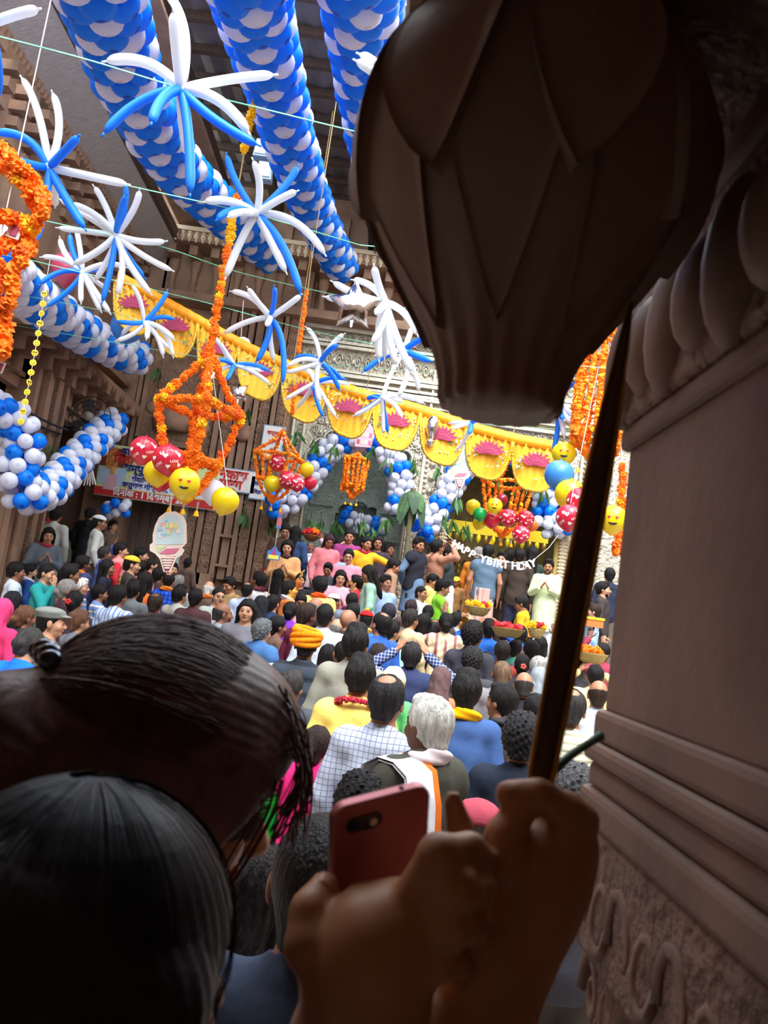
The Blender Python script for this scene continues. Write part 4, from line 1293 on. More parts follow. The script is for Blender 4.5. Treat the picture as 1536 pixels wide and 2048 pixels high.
# ---- ice cream shaped cards
CARD = mat((232, 216, 204), .6, name='cream_card'); CARD_B = mat((196, 216, 222), .6, var=.05, name='pale_blue_card'); CARD_G = mat((200, 214, 160), .6, name='pale_green_card')
CARD_P = mat((206, 110, 140), .6, name='rose_card'); CARD_R = mat((178, 70, 104), .6, name='cone_card'); CARD_Y = mat((236, 214, 150), .6, name='pale_yellow_card')
def cone_card(label, px, py, hp_, Y, rot=0.0):
    c = P(px, py, Y); s = hp_ * (c - CAM).dot(_f) / FPX            # s = full height
    root = thing('ice_cream_card', label, 'card decoration', c, (0, rot, 0), 'ice cream shaped cards')
    ol = [(-.06, -.5), (.05, -.5), (.14, -.26), (.22, -.22), (.26, -.14), (.22, -.10), (.29, -.02), (.28, .14), (.27, .30), (.20, .44), (.08, .50), (-.08, .48), (-.18, .40), (-.24, .26), (-.27, .10), (-.26, -.02), (-.31, -.06), (-.30, -.16), (-.22, -.20), (-.14, -.28)]
    MB().prism([(x * s, z * s) for x, z in ol], -.006, .006).build('card', CARD, root)
    def pl(o, m_, nm, d):
        MB().prism([(x * s, z * s) for x, z in o], -.006 - d, -.004).build(nm, m_, root)
    pl([(-.22, -.06), (.23, -.04), (.24, .14), (.22, .30), (.15, .41), (.04, .45), (-.08, .43), (-.16, .34), (-.20, .20)], CARD_B, 'scoop_field', .004)
    pl([(-.20, -.09), (-.02, -.08), (-.10, -.12), (-.16, -.20)], CARD_G, 'green_swirl', .006)
    pl([(-.14, -.20), (-.04, -.12), (.18, -.11), (.12, -.19), (0, -.21)], CARD_P, 'rose_swirl', .006)
    pl([(-.12, -.25), (.12, -.24), (.03, -.48), (-.04, -.48)], CARD_R, 'cone', .006)
    for i in range(5):
        z = -.27 - i * .042
        MB().tube([Vector((x * s * (1 - (i * .16)), -.014, (z + .008 * (j % 2)) * s)) for j, x in enumerate([-.11, -.055, 0, .055, .11])], .006 * s / .3, 4).build('wafer_line', CARD, root)
    rnd = random.Random(int(px))
    for i in range(14):
        x, z = rnd.uniform(-.17, .17), rnd.uniform(0, .36)
        w, h = rnd.uniform(.04, .09), rnd.uniform(.04, .1)
        MB().box((x * s, -.012, z * s), (w * s, .004 + .001 * (i % 4), h * s)).build('block_drawing', [CARD, CARD_Y, CARD_G, mat((150, 196, 220), .6, name='sky_card'), mat((224, 176, 170), .6, name='peach_card')][i % 5], root)
    MB().tube([(0, 0, s * .49), (0, 0, s * .49 + .5)], .004, 4).build('thread', PAPER, root)
    return root
cone_card('large ice cream shaped card hanging below the big marigold lantern', 338, 1083, 122, 6.9, -.12)
cone_card('ice cream shaped card hanging over the balloon arch beside the boss column', 920, 937, 82, 10.04, -.1)
cone_card('ice cream shaped card behind the small burst on the stone pilaster', 480, 712, 80, 10.06, -.1)
pc = thing('pink_card', 'pink paper picture card at the top of the balloon arch', 'card decoration', P(730, 874, 14.3))
MB().prism([(-.16, -.2), (.14, -.18), (.17, .05), (.10, .2), (-.10, .19), (-.17, .03)], -.008, .008).build('card', mat((222, 176, 196), .6, name='pink_card'), pc)
for i in range(8):
    MB().box((-.11 + .07 * (i % 4), -.012, -.1 + .14 * (i // 4)), (.05, .006, .08)).build('drawing', [CARD_R, CARD_Y, CARD_B, CARD_P][i % 4], pc)
# small shrine-shaped card on a stick above a head
hc = thing('house_card', 'blue edged pointed paper card held up on a thread before the pilaster', 'card decoration', P(548, 1107, 11.0))
MB().prism([(-.09, -.09), (.09, -.09), (.09, .03), (.05, .04), (0, .12), (-.05, .04), (-.09, .03)], -.006, .006).build('card', mat((80, 130, 210), .6, name='blue_card'), hc)
MB().box((0, -.009, -.05), (.14, .006, .055)).build('yellow_field', mat((244, 232, 80), .6, name='lemon_card'), hc)
MB().prism([(-.03, -.02), (.03, -.02), (0, .08)], -.014, -.006).build('rose_peak', mat((206, 60, 110), .6, name='magenta_card'), hc)
MB().tube([(0, 0, .12), (.01, 0, .55)], .004, 4).build('thread', PAPER, hc)
MB().tube([(0, .008, .05), (.01, .008, -.95)], .006, 5).build('stick', ROPE, hc)
MB().prism([(-.03, .35), (.04, .35), (.03, .62), (-.02, .62)], -.006, .006).build('paper_strip', mat((226, 130, 150), .6, stripe=((90, 140, 210), 6, 'Z'), name='striped_strip'), hc)

# ---- mango leaf bunches and banana leaves
leafm = MB()
lv = [(0, 0, 0), (.02, .004, -.05), (.022, .008, -.12), (0, .012, -.22), (-.022, .008, -.12), (-.02, .004, -.05)]
leafm.add(lv + [(x, y + .003, z) for x, y, z in lv], [(0, 1, 2, 3, 4, 5), (11, 10, 9, 8, 7, 6)])
LEAFM = leafm.mesh('leaf', LEAF)
def leaf_bunch(label, px, py, Y, n_, seed, s=1.0, group='mango leaf bunches'):
    rnd = random.Random(seed)
    root = thing('leaf_bunch', label, 'leaves', P(px, py, Y), None, group)
    for i in range(n_):
        f = rnd.uniform(.8, 1.25) * s
        put('leaf', LEAFM, root, (rnd.uniform(-.05, .05) * s, rnd.uniform(-.03, .03), rnd.uniform(-.02, .12) * s), (rnd.uniform(-.35, .35), rnd.uniform(-.7, .7), rnd.uniform(0, 6)), (f, f, f))
    MB().tube([(0, 0, .0), (0, 0, .2 * s)], .006, 5).build('stem', LEAF_D, root)
LB = [(626, 890, 14.4, 'left foot of the white balloon arch'), (668, 905, 14.2, 'white balloons left in the arch'), (742, 905, 14.2, 'orange lantern in the arch'), (778, 930, 14.2, 'right shoulder of the arch'), (826, 930, 14.7, 'boss column'),
      (498, 830, 14.3, 'stone pilaster top'), (592, 875, 14.62, 'lantern apex by the sign'), (488, 1030, 14.62, 'foot of the exit sign'), (545, 1040, 14.6, 'small dark lettered board'), (620, 1048, 14.6, 'head with the flower basket'),
      (640, 1050, 14.6, 'silver door foot'), (670, 1055, 14.6, 'silver door middle'), (720, 1050, 14.6, 'pale balloon swag'), (745, 1070, 14.5, 'swag end'), (775, 1045, 14.6, 'swag corner'), (875, 945, 14.8, 'second boss row'),
      (905, 1050, 14.0, 'yellow sanctum valance'), (930, 1060, 14.0, 'middle of the sanctum valance'), (890, 1045, 14.0, 'left end of the sanctum valance'), (995, 960, 10.8, 'ring of the flower lantern over the letters'), (1045, 970, 10.8, 'far side of that flower lantern'), (915, 1000, 14.3, 'second balloon arch foot'), (1085, 985, 14.3, 'second balloon arch right leg'),
      (320, 745, 14.6, 'carved niche'), (290, 718, 14.4, 'end of the left balloon column'), (105, 905, 11.5, 'wall fan')]
for i, (x, y, Y, where) in enumerate(LB):
    leaf_bunch('green mango leaves hanging by the ' + where, x, y, Y, 7, 40 + i, 1.25 if Y > 12 else 1.0)
br = thing('banana_leaves', 'dark green banana leaf bunch tied between the two balloon arches', 'leaves', P(822, 1010, 14.1))
rnd = random.Random(5)
for i in range(9):
    a = rnd.uniform(0, 6.28); L = rnd.uniform(.25, .5)
    N = 7; V = []
    for j in range(N):
        t = j / (N - 1); wv = .11 * math.sin(PI * min(1, t * .92 + .06)) ** .7
        cx_ = Vector((math.cos(a) * .28 * t, math.sin(a) * .12 * t - .02, .25 - L * t * t * 1.5 + .1 * t))
        sd = Vector((-math.sin(a) * .5 + .6, math.cos(a) * .3, rnd.uniform(-.1, .1))).normalized()
        for u in (-1, 0, 1):
            V.append(cx_ + sd * wv * u + Vector((0, .0, -.03 * abs(u))))
    n1 = len(V); V += [p + Vector((0, .008, 0)) for p in V]
    Fc = []
    for j in range(N - 1):
        for u in (0, 1):
            q0 = j * 3 + u
            Fc += [(q0, q0 + 3, q0 + 4, q0 + 1), (n1 + q0, n1 + q0 + 1, n1 + q0 + 4, n1 + q0 + 3)]
    q = MB(); q.add(V, Fc); q.build('leaf', LEAF_D if i % 3 else LEAF, br, True)
MB().tube([(0, 0, .3), (.02, 0, -.5), (.04, 0, -1.3)], [.05, .045, .05], 8).build('stem', mat((96, 92, 70), .8, name='stalk'), br)

# ---- yellow pelmet in the sanctum, beaded columns
pm = thing('sanctum_pelmet', 'yellow pelmet with gold drops over the sanctum door', 'pelmet', (2.25, BY + .5, 4.02))
MB().box((0, 0, 0), (2.0, .05, .22)).build('cloth', mat((240, 206, 30), .6, bump=(20, .4), stretch=(5, 1, .3), name='yellow_satin'), pm)
for k in range(14):
    MB().lathe([(.0, .05), (.04, .02), (.05, -.05), (.02, -.12), (.0, -.14)], 8).build('drop', GILT[0] if k % 2 else B_YEL, pm, True, loc=(-.93 + k * .143, -.03, -.15))
for x, c in ((1.13, 0), (3.38, 1)):
    bc = thing('beaded_column', ['pearl beaded column beside the man in the dark waistcoat', 'pearl beaded column by the man in the pale green kurta'][c], 'column', (x, BY - .22, floor_z(14)))
    sh = MB().lathe([(.10, 0), (.085, .1), (.075, 2.4), (.1, 2.5)], 14).build('shaft', mat((206, 190, 160), .5, .3, name='pearl_ground'), bc, True)
    pe = MB().ball((0, 0, 0), .022, 8, 6).mesh('pearl', mat((236, 222, 196), .25, .2, coat=.5, name='pearl'))
    for i in range(34):
        for k in range(7):
            a = PI * (.95 + k * .18) + .09 * (i % 2)
            put('pearl', pe, sh, (.085 * math.cos(a), .085 * math.sin(a), .15 + i * .068))
    MB().tube([(-.12, -.05, 0), (-.11, -.06, 1.2), (-.13, -.05, 2.5)], .045, 10).build('gold_stalk', mat((150, 128, 60), .6, var=.2, name='dry_stalk'), bc, True)

# ---- wall fan, cables, lamps on the roof, paper fringe
wf = thing('wall_fan', 'black caged wall fan on the left side above the balloon swag', 'fan', P(180, 835, 12.6))
for r_ in (.34, .26, .18, .10):
    MB().tube([(r_ * math.cos(a), -.10 + .08 * (r_ / .34) ** 2, r_ * math.sin(a)) for a in [2 * PI * k / 28 for k in range(28)]], .006, 5, closed=True).build('cage_ring', IRON, wf)
for k in range(14):
    a = 2 * PI * k / 14
    MB().tube([(.05 * math.cos(a), -.1, .05 * math.sin(a)), (.34 * math.cos(a), -.02, .34 * math.sin(a)), (.30 * math.cos(a), .08, .30 * math.sin(a))], .004, 4).build('cage_wire', IRON, wf)
for k in range(3):
    a = 2 * PI * k / 3 + .3
    q = MB().prism([(.04, -.03), (.28, -.10), (.30, .06), (.06, .04)], -.004, .004)
    q.build('blade', mat((90, 90, 96), .5, name='fan_blade'), wf, rot=(0, a, 0))
MB().lathe([(.07, -.1), (.08, .0), (.07, .12)], 14).build('motor', mat((176, 164, 150), .5, name='fan_motor'), wf, True, rot=(PI / 2, 0, 0))
MB().tube([(0, .08, 0), (-.3, .1, -.2), (-.7, .12, -.22)], .03, 8).build('arm', IRON, wf)
for k, (pa, pb) in enumerate((((-20, 770), (135, 860)), ((-20, 785), (120, 868)))):
    o = MB().tube(bez(P(*pa, 9.6), P(*pb, 11.9), (0, 0, -.06)), .02, 6).build('cable', IRON)
    tag(o, ['black cable running along the left ledge', 'second black cable just under the first on the left ledge'][k], 'cable')
for k, (x, y) in enumerate(((525, 300), (530, 345))):
    fl2 = thing('floodlight', ['white floodlight fixed on the roof beside the second balloon column', 'grey floodlight under the white one beside the second balloon column'][k], 'lamp', P(x, y, 10.4))
    MB().box((0, 0, 0), (.22, .14, .26), taper=.8).build('housing', mat((150, 170, 176), .4, name='lamp_grey'), fl2)
    MB().box((0, -.08, .0), (.17, .02, .2)).build('glass', mat((214, 224, 226), .2, name='lamp_glass'), fl2)
    MB().tube([(0, .05, .1), (.0, .1, .35)], .02, 6).build('bracket', IRON, fl2)
pf = thing('paper_fringe', 'fan of white paper fingers pinned below the balloon swag', 'paper decoration', P(177, 940, 12.6))
for k in range(8):
    a = -.6 + k * .17
    MB().tube([(0.1 * math.sin(a), 0, 0), (.28 * math.sin(a), -.01, -.24 * math.cos(a) - .02 * (k % 2))], [.02, .012], 6).build('paper_finger', PAPER, pf)
# ================================================================== people
SKINS = [mat(c, .55, bump=(60, .08), var=.06, name='skin') for c in ((168, 116, 88), (142, 94, 70), (190, 140, 110), (112, 74, 56))]
EYE = mat((24, 18, 16), .3, name='eye'); LIPS = mat((150, 78, 70), .5, name='lips')
HAIRM = {}
def hair_mat(c):
    if c not in HAIRM:
        HAIRM[c] = mat(c, .5, bump=(85, .9, .012), stretch=(2.2, 2.2, .4), var=.45, spec=.24, name='hair')
    return HAIRM[c]
PIV = Vector((0, -.008, 1.50))         # head pivot of the 1.72 m figure
def head_prims(f, R, T, off=0.0):
    "R 3x3 head rotation, T pivot"
    Rn = np.array(R)
    def p(x, y, z):
        return tuple(T[i] + Rn[i, 0] * x + Rn[i, 1] * y + Rn[i, 2] * z for i in range(3))
    f.ell(p(0, -.012, .125), (.076, .096, .095), .02, Rn)
    f.ell(p(0, .028, .075), (.064, .066, .085), .02, Rn)
    f.ell(p(0, .045, .028), (.047, .045, .036), .02, Rn)
    f.ell(p(0, .078, .012), (.022, .018, .018), .015, Rn)
    f.cap(p(-.034, .083, .120), p(.034, .083, .120), .012, None, .014)
    for s in (-1, 1):
        f.ell(p(s * .042, .062, .070), (.026, .026, .026), .02, Rn)
        f.ell(p(s * .032, .102, .101), (.016, .014, .011), .006, Rn, True)
        f.ell(p(s * .031, .082, .101), (.014, .014, .012), .003, Rn)
        f.ell(p(s * .079, -.006, .09), (.011, .021, .033), .006, Rn)
    f.cap(p(0, .090, .108), p(0, .114, .074), .008, .013, .008)
    f.ell(p(0, .106, .069), (.019, .012, .010), .006, Rn)
    f.ell(p(0, .099, .046), (.024, .010, .006), .005, Rn)
    f.ell(p(0, .096, .036), (.020, .010, .007), .005, Rn)
def hand_prims(f, W, h, n, flip, curl=.25):
    W = Vector(W); h = Vector(h).normalized(); n = Vector(n); n = (n - h * n.dot(h)).normalized(); s = h.cross(n) * flip
    Rm = np.array([[s[i], n[i], h[i]] for i in range(3)])
    f.ell(W + h * .05, (.040, .017, .055), .012, Rm)
    for i, L in enumerate((.060, .074, .070, .055)):
        b = W + h * .092 + s * (.031 - .0205 * i)
        m1 = b + (h * math.cos(curl * .6) + n * math.sin(curl * .6)) * L * .55
        e = m1 + (h * math.cos(curl * 1.7) + n * math.sin(curl * 1.7)) * L * .5
        f.chain([b, m1, e], [.0095, .0085, .0072], .004)
    t0 = W + h * .025 + s * .03; t1 = t0 + h * .035 + s * .030; t2 = t1 + h * .03 + s * .008 + n * .008
    f.chain([t0, t1, t2], [.013, .011, .009], .006)
ARM = {   # elbow, wrist, hand direction, palm normal  (right arm; mirrored for the left)
    'rest': ((.245, -.02, 1.13), (.235, .07, .89), (.05, .15, -1), (-1, 0, 0)),
    'fold': ((.235, .03, 1.14), (.07, .23, 1.21), (-.5, .25, .8), (-.6, 0, -.3)),
    'raise': ((.33, .10, 1.53), (.20, .14, 1.77), (-.15, .2, 1), (0, 1, 0)),
    'photo': ((.40, .10, 1.45), (.14, .20, 1.63), (-.5, .25, .8), (-.5, .3, -.4)),
    'reach': ((.43, .10, 1.30), (.67, .18, 1.24), (1, .3, -.1), (0, 0, -1)),
    'offer': ((.22, .12, 1.17), (.15, .36, 1.24), (-.1, 1, .25), (0, -.2, 1)),
    'face': ((.24, .14, 1.20), (.10, .17, 1.44), (-.25, -.1, 1), (-.4, -1, 0)),
    'back': ((.25, -.10, 1.15), (.08, -.17, .98), (-1, -.1, -.2), (0, -1, 0)),
}
POSES = {  # right arm, left arm, head yaw, head pitch (deg)
    'rest': ('rest', 'rest', 0, 0), 'bow': ('rest', 'rest', 0, -22), 'turnR': ('rest', 'rest', 48, -4), 'turnL': ('rest', 'rest', -48, -4),
    'fold': ('fold', 'fold', 0, -10), 'raiseR': ('raise', 'rest', 0, 4), 'raiseL': ('rest', 'raise', 0, 4), 'photo': ('photo', 'photo', 0, 4),
    'reachL': ('rest', 'reach', -30, -8), 'offer': ('offer', 'offer', 0, -14), 'face': ('face', 'rest', 0, -6), 'back': ('back', 'back', 20, -12),
}
def arm_pts(kind, s):
    e, w, h, n = ARM[kind]
    m = lambda v: (v[0] * s, v[1], v[2])
    return (.172 * s, -.005, 1.392), m(e), m(w), m(h), m(n)
def head_rot(yaw, pitch):
    return Matrix.Rotation(-math.radians(yaw), 3, 'Z') @ Matrix.Rotation(math.radians(pitch), 3, 'X')
def make_templates():
    T = {}
    for nm, (ra, la, hy, hp) in POSES.items():
        R = head_rot(hy, hp)
        arms_ = [arm_pts(ra, 1), arm_pts(la, -1)]
        xmax = max(abs(a[1][0]) for a in arms_ + []) ; xmax = max(xmax, max(abs(a[2][0]) for a in arms_)) + .24
        zmax = max(1.76, max(a[2][2] for a in arms_) + .22)
        ymax = max(.24, max(a[2][1] for a in arms_) + .22); ymin = min(-.22, min(a[2][1] for a in arms_) - .12)
        fine = .0065
        xs = np.concatenate([arange(-xmax, -.1301, .012), arange(-.13, .13, fine), arange(.142, xmax, .012)]) if ra in ('rest', 'back') and la in ('rest', 'back') else arange(-xmax, xmax, .0095)
        zs = np.concatenate([arange(-.03, 1.44, .016), arange(1.456, zmax, fine)])
        ys = np.concatenate([arange(ymin, -.1201, .012), arange(-.12, ymax, .0075)])
        f = Field(xs, ys, zs)
        def torso(f, off, low=True):
            f.ell((0, -.005, 1.24), (.160, .108, .21), .05, None, False, off)
            f.cap((-.155, -.01, 1.388), (.155, -.01, 1.388), .058, None, .05, False, off)
            f.cap((0, -.03, 1.40), (0, -.02, 1.47), .075, .056, .05, False, off * .5)
            f.ell((0, 0, 1.06), (.145, .10, .16), .05, None, False, off)
            if low: f.ell((0, -.005, .93), (.162, .115, .13), .05, None, False, off)
        def armf(f, off, frac=1.0):
            for sh, e, w, h, n in arms_:
                f.cap(sh, e, .052, .042, .03, False, off)
                if frac > .5:
                    e2 = Vector(e).lerp(Vector(w), (frac - .5) * 2)
                    f.cap(e, e2, .041, .041 - .012 * (frac - .5) * 2, .02, False, off * (1.0 if frac < 1 else 1.0))
        def legs(f, off, flare=0):
            for s in (-1, 1):
                f.cap((.085 * s, 0, .90), (.095 * s, .01, .48), .085, .058, .04, False, off)
                f.cap((.095 * s, .01, .48), (.095 * s, -.01, .10), .056, .038, .03, False, off + flare)
        torso(f, 0); armf(f, 0); legs(f, 0)
        f.cap((0, -.02, 1.38), (0, -.012, 1.55), .054, .052, .03)
        for s in (-1, 1):
            f.cap((.095 * s, -.04, .045), (.105 * s, .13, .022), .038, .026, .03)
        for k, (sh, e, w, h, n) in enumerate(arms_):
            hand_prims(f, w, h, n, 1 if k == 0 else -1)
        head_prims(f, R, PIV)
        Ri = np.array(R).T
        def zones(c):
            q = (c - np.array(PIV)) @ Ri.T
            x, y, z = np.abs(q[:, 0]), q[:, 1], q[:, 2]
            m_ = np.zeros(len(c))
            m_[(np.hypot((x - .031) / 1.4, z - .101) < .0075) & (y > .075)] = 1
            m_[(x > .015) & (x < .046) & (np.abs(z - .124) < .004) & (y > .075)] = 1
            m_[(x < .024) & (z > .030) & (z < .050) & (y > .088)] = 2
            return m_
        body = f.mesh('body', [SKINS[0], EYE, LIPS], zones)
        def fold(amp):
            return lambda X, Y, Z: amp * (np.sin(Z * 38 + X * 17 + np.sin(Y * 30)) * .6 + np.sin(X * 45 - Z * 22 + Y * 31) * .4)
        gx = arange(-xmax, xmax, .013); gy = arange(ymin - .03, ymax, .013); gz = arange(.5, max(1.5, zmax - .1), .013)
        G = {}
        for gname, off, frac, hem in (('shirt', .016, .96, .80), ('tee', .015, .40, .82), ('vest', .033, 0, .80), ('kurta', .020, .96, .52)):
            g = Field(gx, gy, gz)
            torso(g, off)
            g.ell((0, -.002, .90), (.166, .118, .26), .05, None, False, off * .6)
            if frac: armf(g, off * .9, frac)
            else:
                for s in (-1, 1): g.cap((.155 * s, -.005, 1.38), (.185 * s, -.005, 1.34), .05, None, .03, False, off)
            if gname == 'kurta':
                g.cap((0, 0, .95), (0, 0, .4), .165, .20, .05)
            g.noise(fold(.0035))
            # collar: neck opening and a turned collar ring
            g.cap((0, .0, 1.47), (0, .02, 1.60), .060, .075, .01, True)
            if gname in ('shirt', 'kurta'):
                g.chain([(.062 * math.cos(a), -.02 + .062 * math.sin(a), 1.455 - .02 * math.sin(a)) for a in [2 * PI * i / 14 for i in range(15)]], [.013] * 15, .008)
            g.half((0, 0, -1), -hem, .006)
            G[gname] = g.mesh(gname, SKINS[0])
        if 'rest_trousers' not in T:
            t = Field(arange(-.26, .26, .013), arange(-.2, .2, .013), arange(.0, 1.06, .016))
            t.ell((0, -.005, .93), (.162, .115, .13), .05, None, False, .014); legs(t, .018, .012); t.noise(fold(.003))
            t.half((0, 0, 1), 1.02); t.half((0, 0, -1), -.06)
            T['rest_trousers'] = t.mesh('trousers', SKINS[0])
        T[nm] = dict(body=body, R=R, **G)
    return T
TPL = make_templates()

# ---- hair and headwear, in head space
def hfield(lo=(-.16, -.22, -.34), hi=(.16, .17, .30), st=.0065):
    return Field(arange(lo[0], hi[0], st), arange(lo[1], hi[1], st), arange(lo[2], hi[2], st))
def strand(amp, fx=90, fz=14):
    return lambda X, Y, Z: amp * (np.sin(np.arctan2(X, Y + .02) * fx * .35 + np.sin(Z * 40) * 1.2) * .55 + np.sin(X * fx * 1.3 + Z * fz + Y * 60) * .45)
def scalp(f, g=.010, low=.018):
    f.ell((0, -.016, .128), (.079 + g, .098 + g, .095 + g), .02)
    f.cap((0, -.06, .04), (0, -.055, .10), .052, .06, .02)
    f.half((0, .75, -.66), -.043, .012); f.half((0, 0, -1), -low, .008)
def make_hair():
    H = {}
    f = hfield(); scalp(f, .013); f.ell((0, .035, .205), (.06, .05, .03), .02); f.noise(strand(.0045)); H['short'] = f
    f = hfield(); scalp(f, .012); f.ell((0, .02, .225), (.068, .075, .035), .03); f.noise(strand(.006, 70, 30)); H['tall'] = f
    f = hfield(); scalp(f, .003); f.noise(strand(.0015)); H['crop'] = f
    f = hfield(); scalp(f, .006); f.half((0, .25, 1), .128, .01); f.noise(strand(.003)); H['bald'] = f
    f = hfield(); scalp(f, .009); f.noise(strand(.004)); f.ell((0, -.055, .230), (.054, .062, .052), .006, None, True); H['thin'] = f
    f = hfield(); scalp(f, .02); f.ell((0, .02, .20), (.075, .07, .045), .03)
    f.noise(lambda X, Y, Z: .010 * np.sin(X * 150 + np.sin(Y * 90) * 1.5) * np.sin(Y * 140 + Z * 30) * np.sin(Z * 150 + X * 40)); H['curly'] = f
    f = hfield(); scalp(f, .012, .0); f.ell((0, -.115, .075), (.048, .042, .045), .02); f.noise(strand(.003, 60)); H['bun'] = f
    f = hfield(); scalp(f, .014, -.02)
    f.ell((0, -.075, -.02), (.085, .05, .15), .04); f.ell((0, -.085, -.17), (.075, .04, .12), .04)
    for s in (-1, 1): f.cap((s * .083, .01, .12), (s * .085, -.01, -.08), .022, .026, .02)
    f.noise(strand(.0045, 70, 5)); H['long'] = f
    f = hfield(); scalp(f, .011, .0); f.chain([(0, -.11, .12), (0, -.155, .06), (0, -.15, -.06), (0, -.13, -.26)], [.028, .034, .036, .016], .02); f.noise(strand(.004, 70, 5)); H['pony'] = f
    f = hfield(); f.ell((0, -.012, .118), (.095, .118, .118), .02); f.cap((0, -.05, .02), (0, -.055, -.16), .095, .13, .05)
    f.ell((0, .12, .085), (.062, .085, .095), .012, None, True); f.noise(strand(.0045, 25, 40)); H['scarf'] = f
    f = hfield(); f.ell((0, -.012, .160), (.092, .115, .075), .02); f.half((0, -.1, -1), -.155, .006); f.noise(strand(.001)); H['beanie'] = f
    f = hfield(); f.ell((0, -.02, .185), (.098, .120, .042), .03); f.ell((0, .10, .158), (.070, .050, .012), .02); f.ell((0, -.012, .155), (.088, .108, .05), .02); f.half((0, .12, -1), -.135, .004); H['cap'] = f
    f = hfield()
    for k in range(5):
        z = .125 + .022 * k; r = .098 + .010 * math.sin(k * .9)
        f.chain([((r) * math.cos(a), -.014 + (r + .016) * math.sin(a), z + .020 * math.sin(a + k * 1.3)) for a in [2 * PI * i / 18 for i in range(19)]], [.021] * 19, .006)
    H['turban'] = f
    f = hfield()
    f.ell((0, .044, .022), (.054, .050, .044), .01); f.ell((0, .03, .07), (.068, .05, .05), .02); f.half((0, -1, 0), -.035, .01); f.half((0, 0, 1), .062, .006)
    f.ell((0, .10, .041), (.022, .02, .008), .004, None, True); f.cap((-.022, .105, .055), (.022, .105, .055), .007, None, .004); f.noise(strand(.0015)); H['beard'] = f
    out = {}
    for k, f in H.items():
        out[k] = f.mesh('hair', SKINS[0])
    return out
HAIR = make_hair()
# ---- body accessories in body space (neck scarf, rose garland, shawl, waist cloth)
def make_acc():
    A = {}
    f = Field(arange(-.25, .25, .011), arange(-.2, .25, .011), arange(1.2, 1.62, .011))
    f.chain([(.080 * math.cos(a), -.02 + .078 * math.sin(a), 1.462 - .03 * math.sin(a)) for a in [2 * PI * i / 16 for i in range(17)]], [.027] * 17, .02)
    f.noise(lambda X, Y, Z: .006 * np.sin(Z * 110 + np.arctan2(Y, X) * 3)); A['scarf'] = f.mesh('neck_scarf', SKINS[0])
    f = Field(arange(-.33, .33, .013), arange(-.24, .24, .013), arange(.95, 1.62, .013))
    f.ell((0, -.01, 1.27), (.19, .14, .22), .03); f.cap((-.165, -.01, 1.39), (.165, -.01, 1.39), .085, None, .05)
    f.cap((0, 0, 1.46), (0, .03, 1.66), .07, .09, .01, True); f.ell((0, .17, 1.2), (.09, .12, .26), .02, None, True)
    f.noise(lambda X, Y, Z: .007 * np.sin(X * 60 + Z * 22) + .004 * np.sin(Z * 70 - X * 30)); f.half((0, 0, -1), -1.0); A['shawl'] = f.mesh('shawl', SKINS[0])
    f = Field(arange(-.3, .3, .013), arange(-.24, .24, .013), arange(.28, 1.06, .016))
    f.cap((0, 0, 1.0), (0, 0, .3), .17, .19, .03); f.noise(lambda X, Y, Z: .010 * np.sin(np.arctan2(Y, X) * 14)); f.half((0, 0, 1), 1.02); f.half((0, 0, -1), -.32); A['skirt'] = f.mesh('waist_cloth', SKINS[0])
    return A
ACC = make_acc()
CLOTH = {}
def cloth(c, **k):
    return mat(c, .85, bump=(14, .35, .02), var=.07, spec=.2, name='cloth', **k)
def oput(name, me, parent, m_, slot=0, **k):
    o = put(name, me, parent, **k)
    o.material_slots[slot].link = 'OBJECT'; o.material_slots[slot].material = m_
    return o
BLK, BRN, GRY, WHT, DGR, HEN = (22, 19, 20), (50, 36, 30), (132, 130, 128), (222, 221, 216), (54, 51, 51), (104, 72, 54)
CROWD = []
PEOPLE = {}; PEOPLE_Y = {}
def man(px, py, h, yaw, hair, hc, top, tc, label, pose='rest', skin=None, hd=.245, **ex):
    CROWD.append(dict(px=px, py=py, h=h, yaw=yaw, hair=hair, hc=hc, top=top, tc=tc, label=label, pose=pose, skin=skin, hd=hd, ex=ex))
rose = flower_geo(.016, 3, 7, 5).mesh('rose', mat((170, 16, 48), .7, name='rose'))
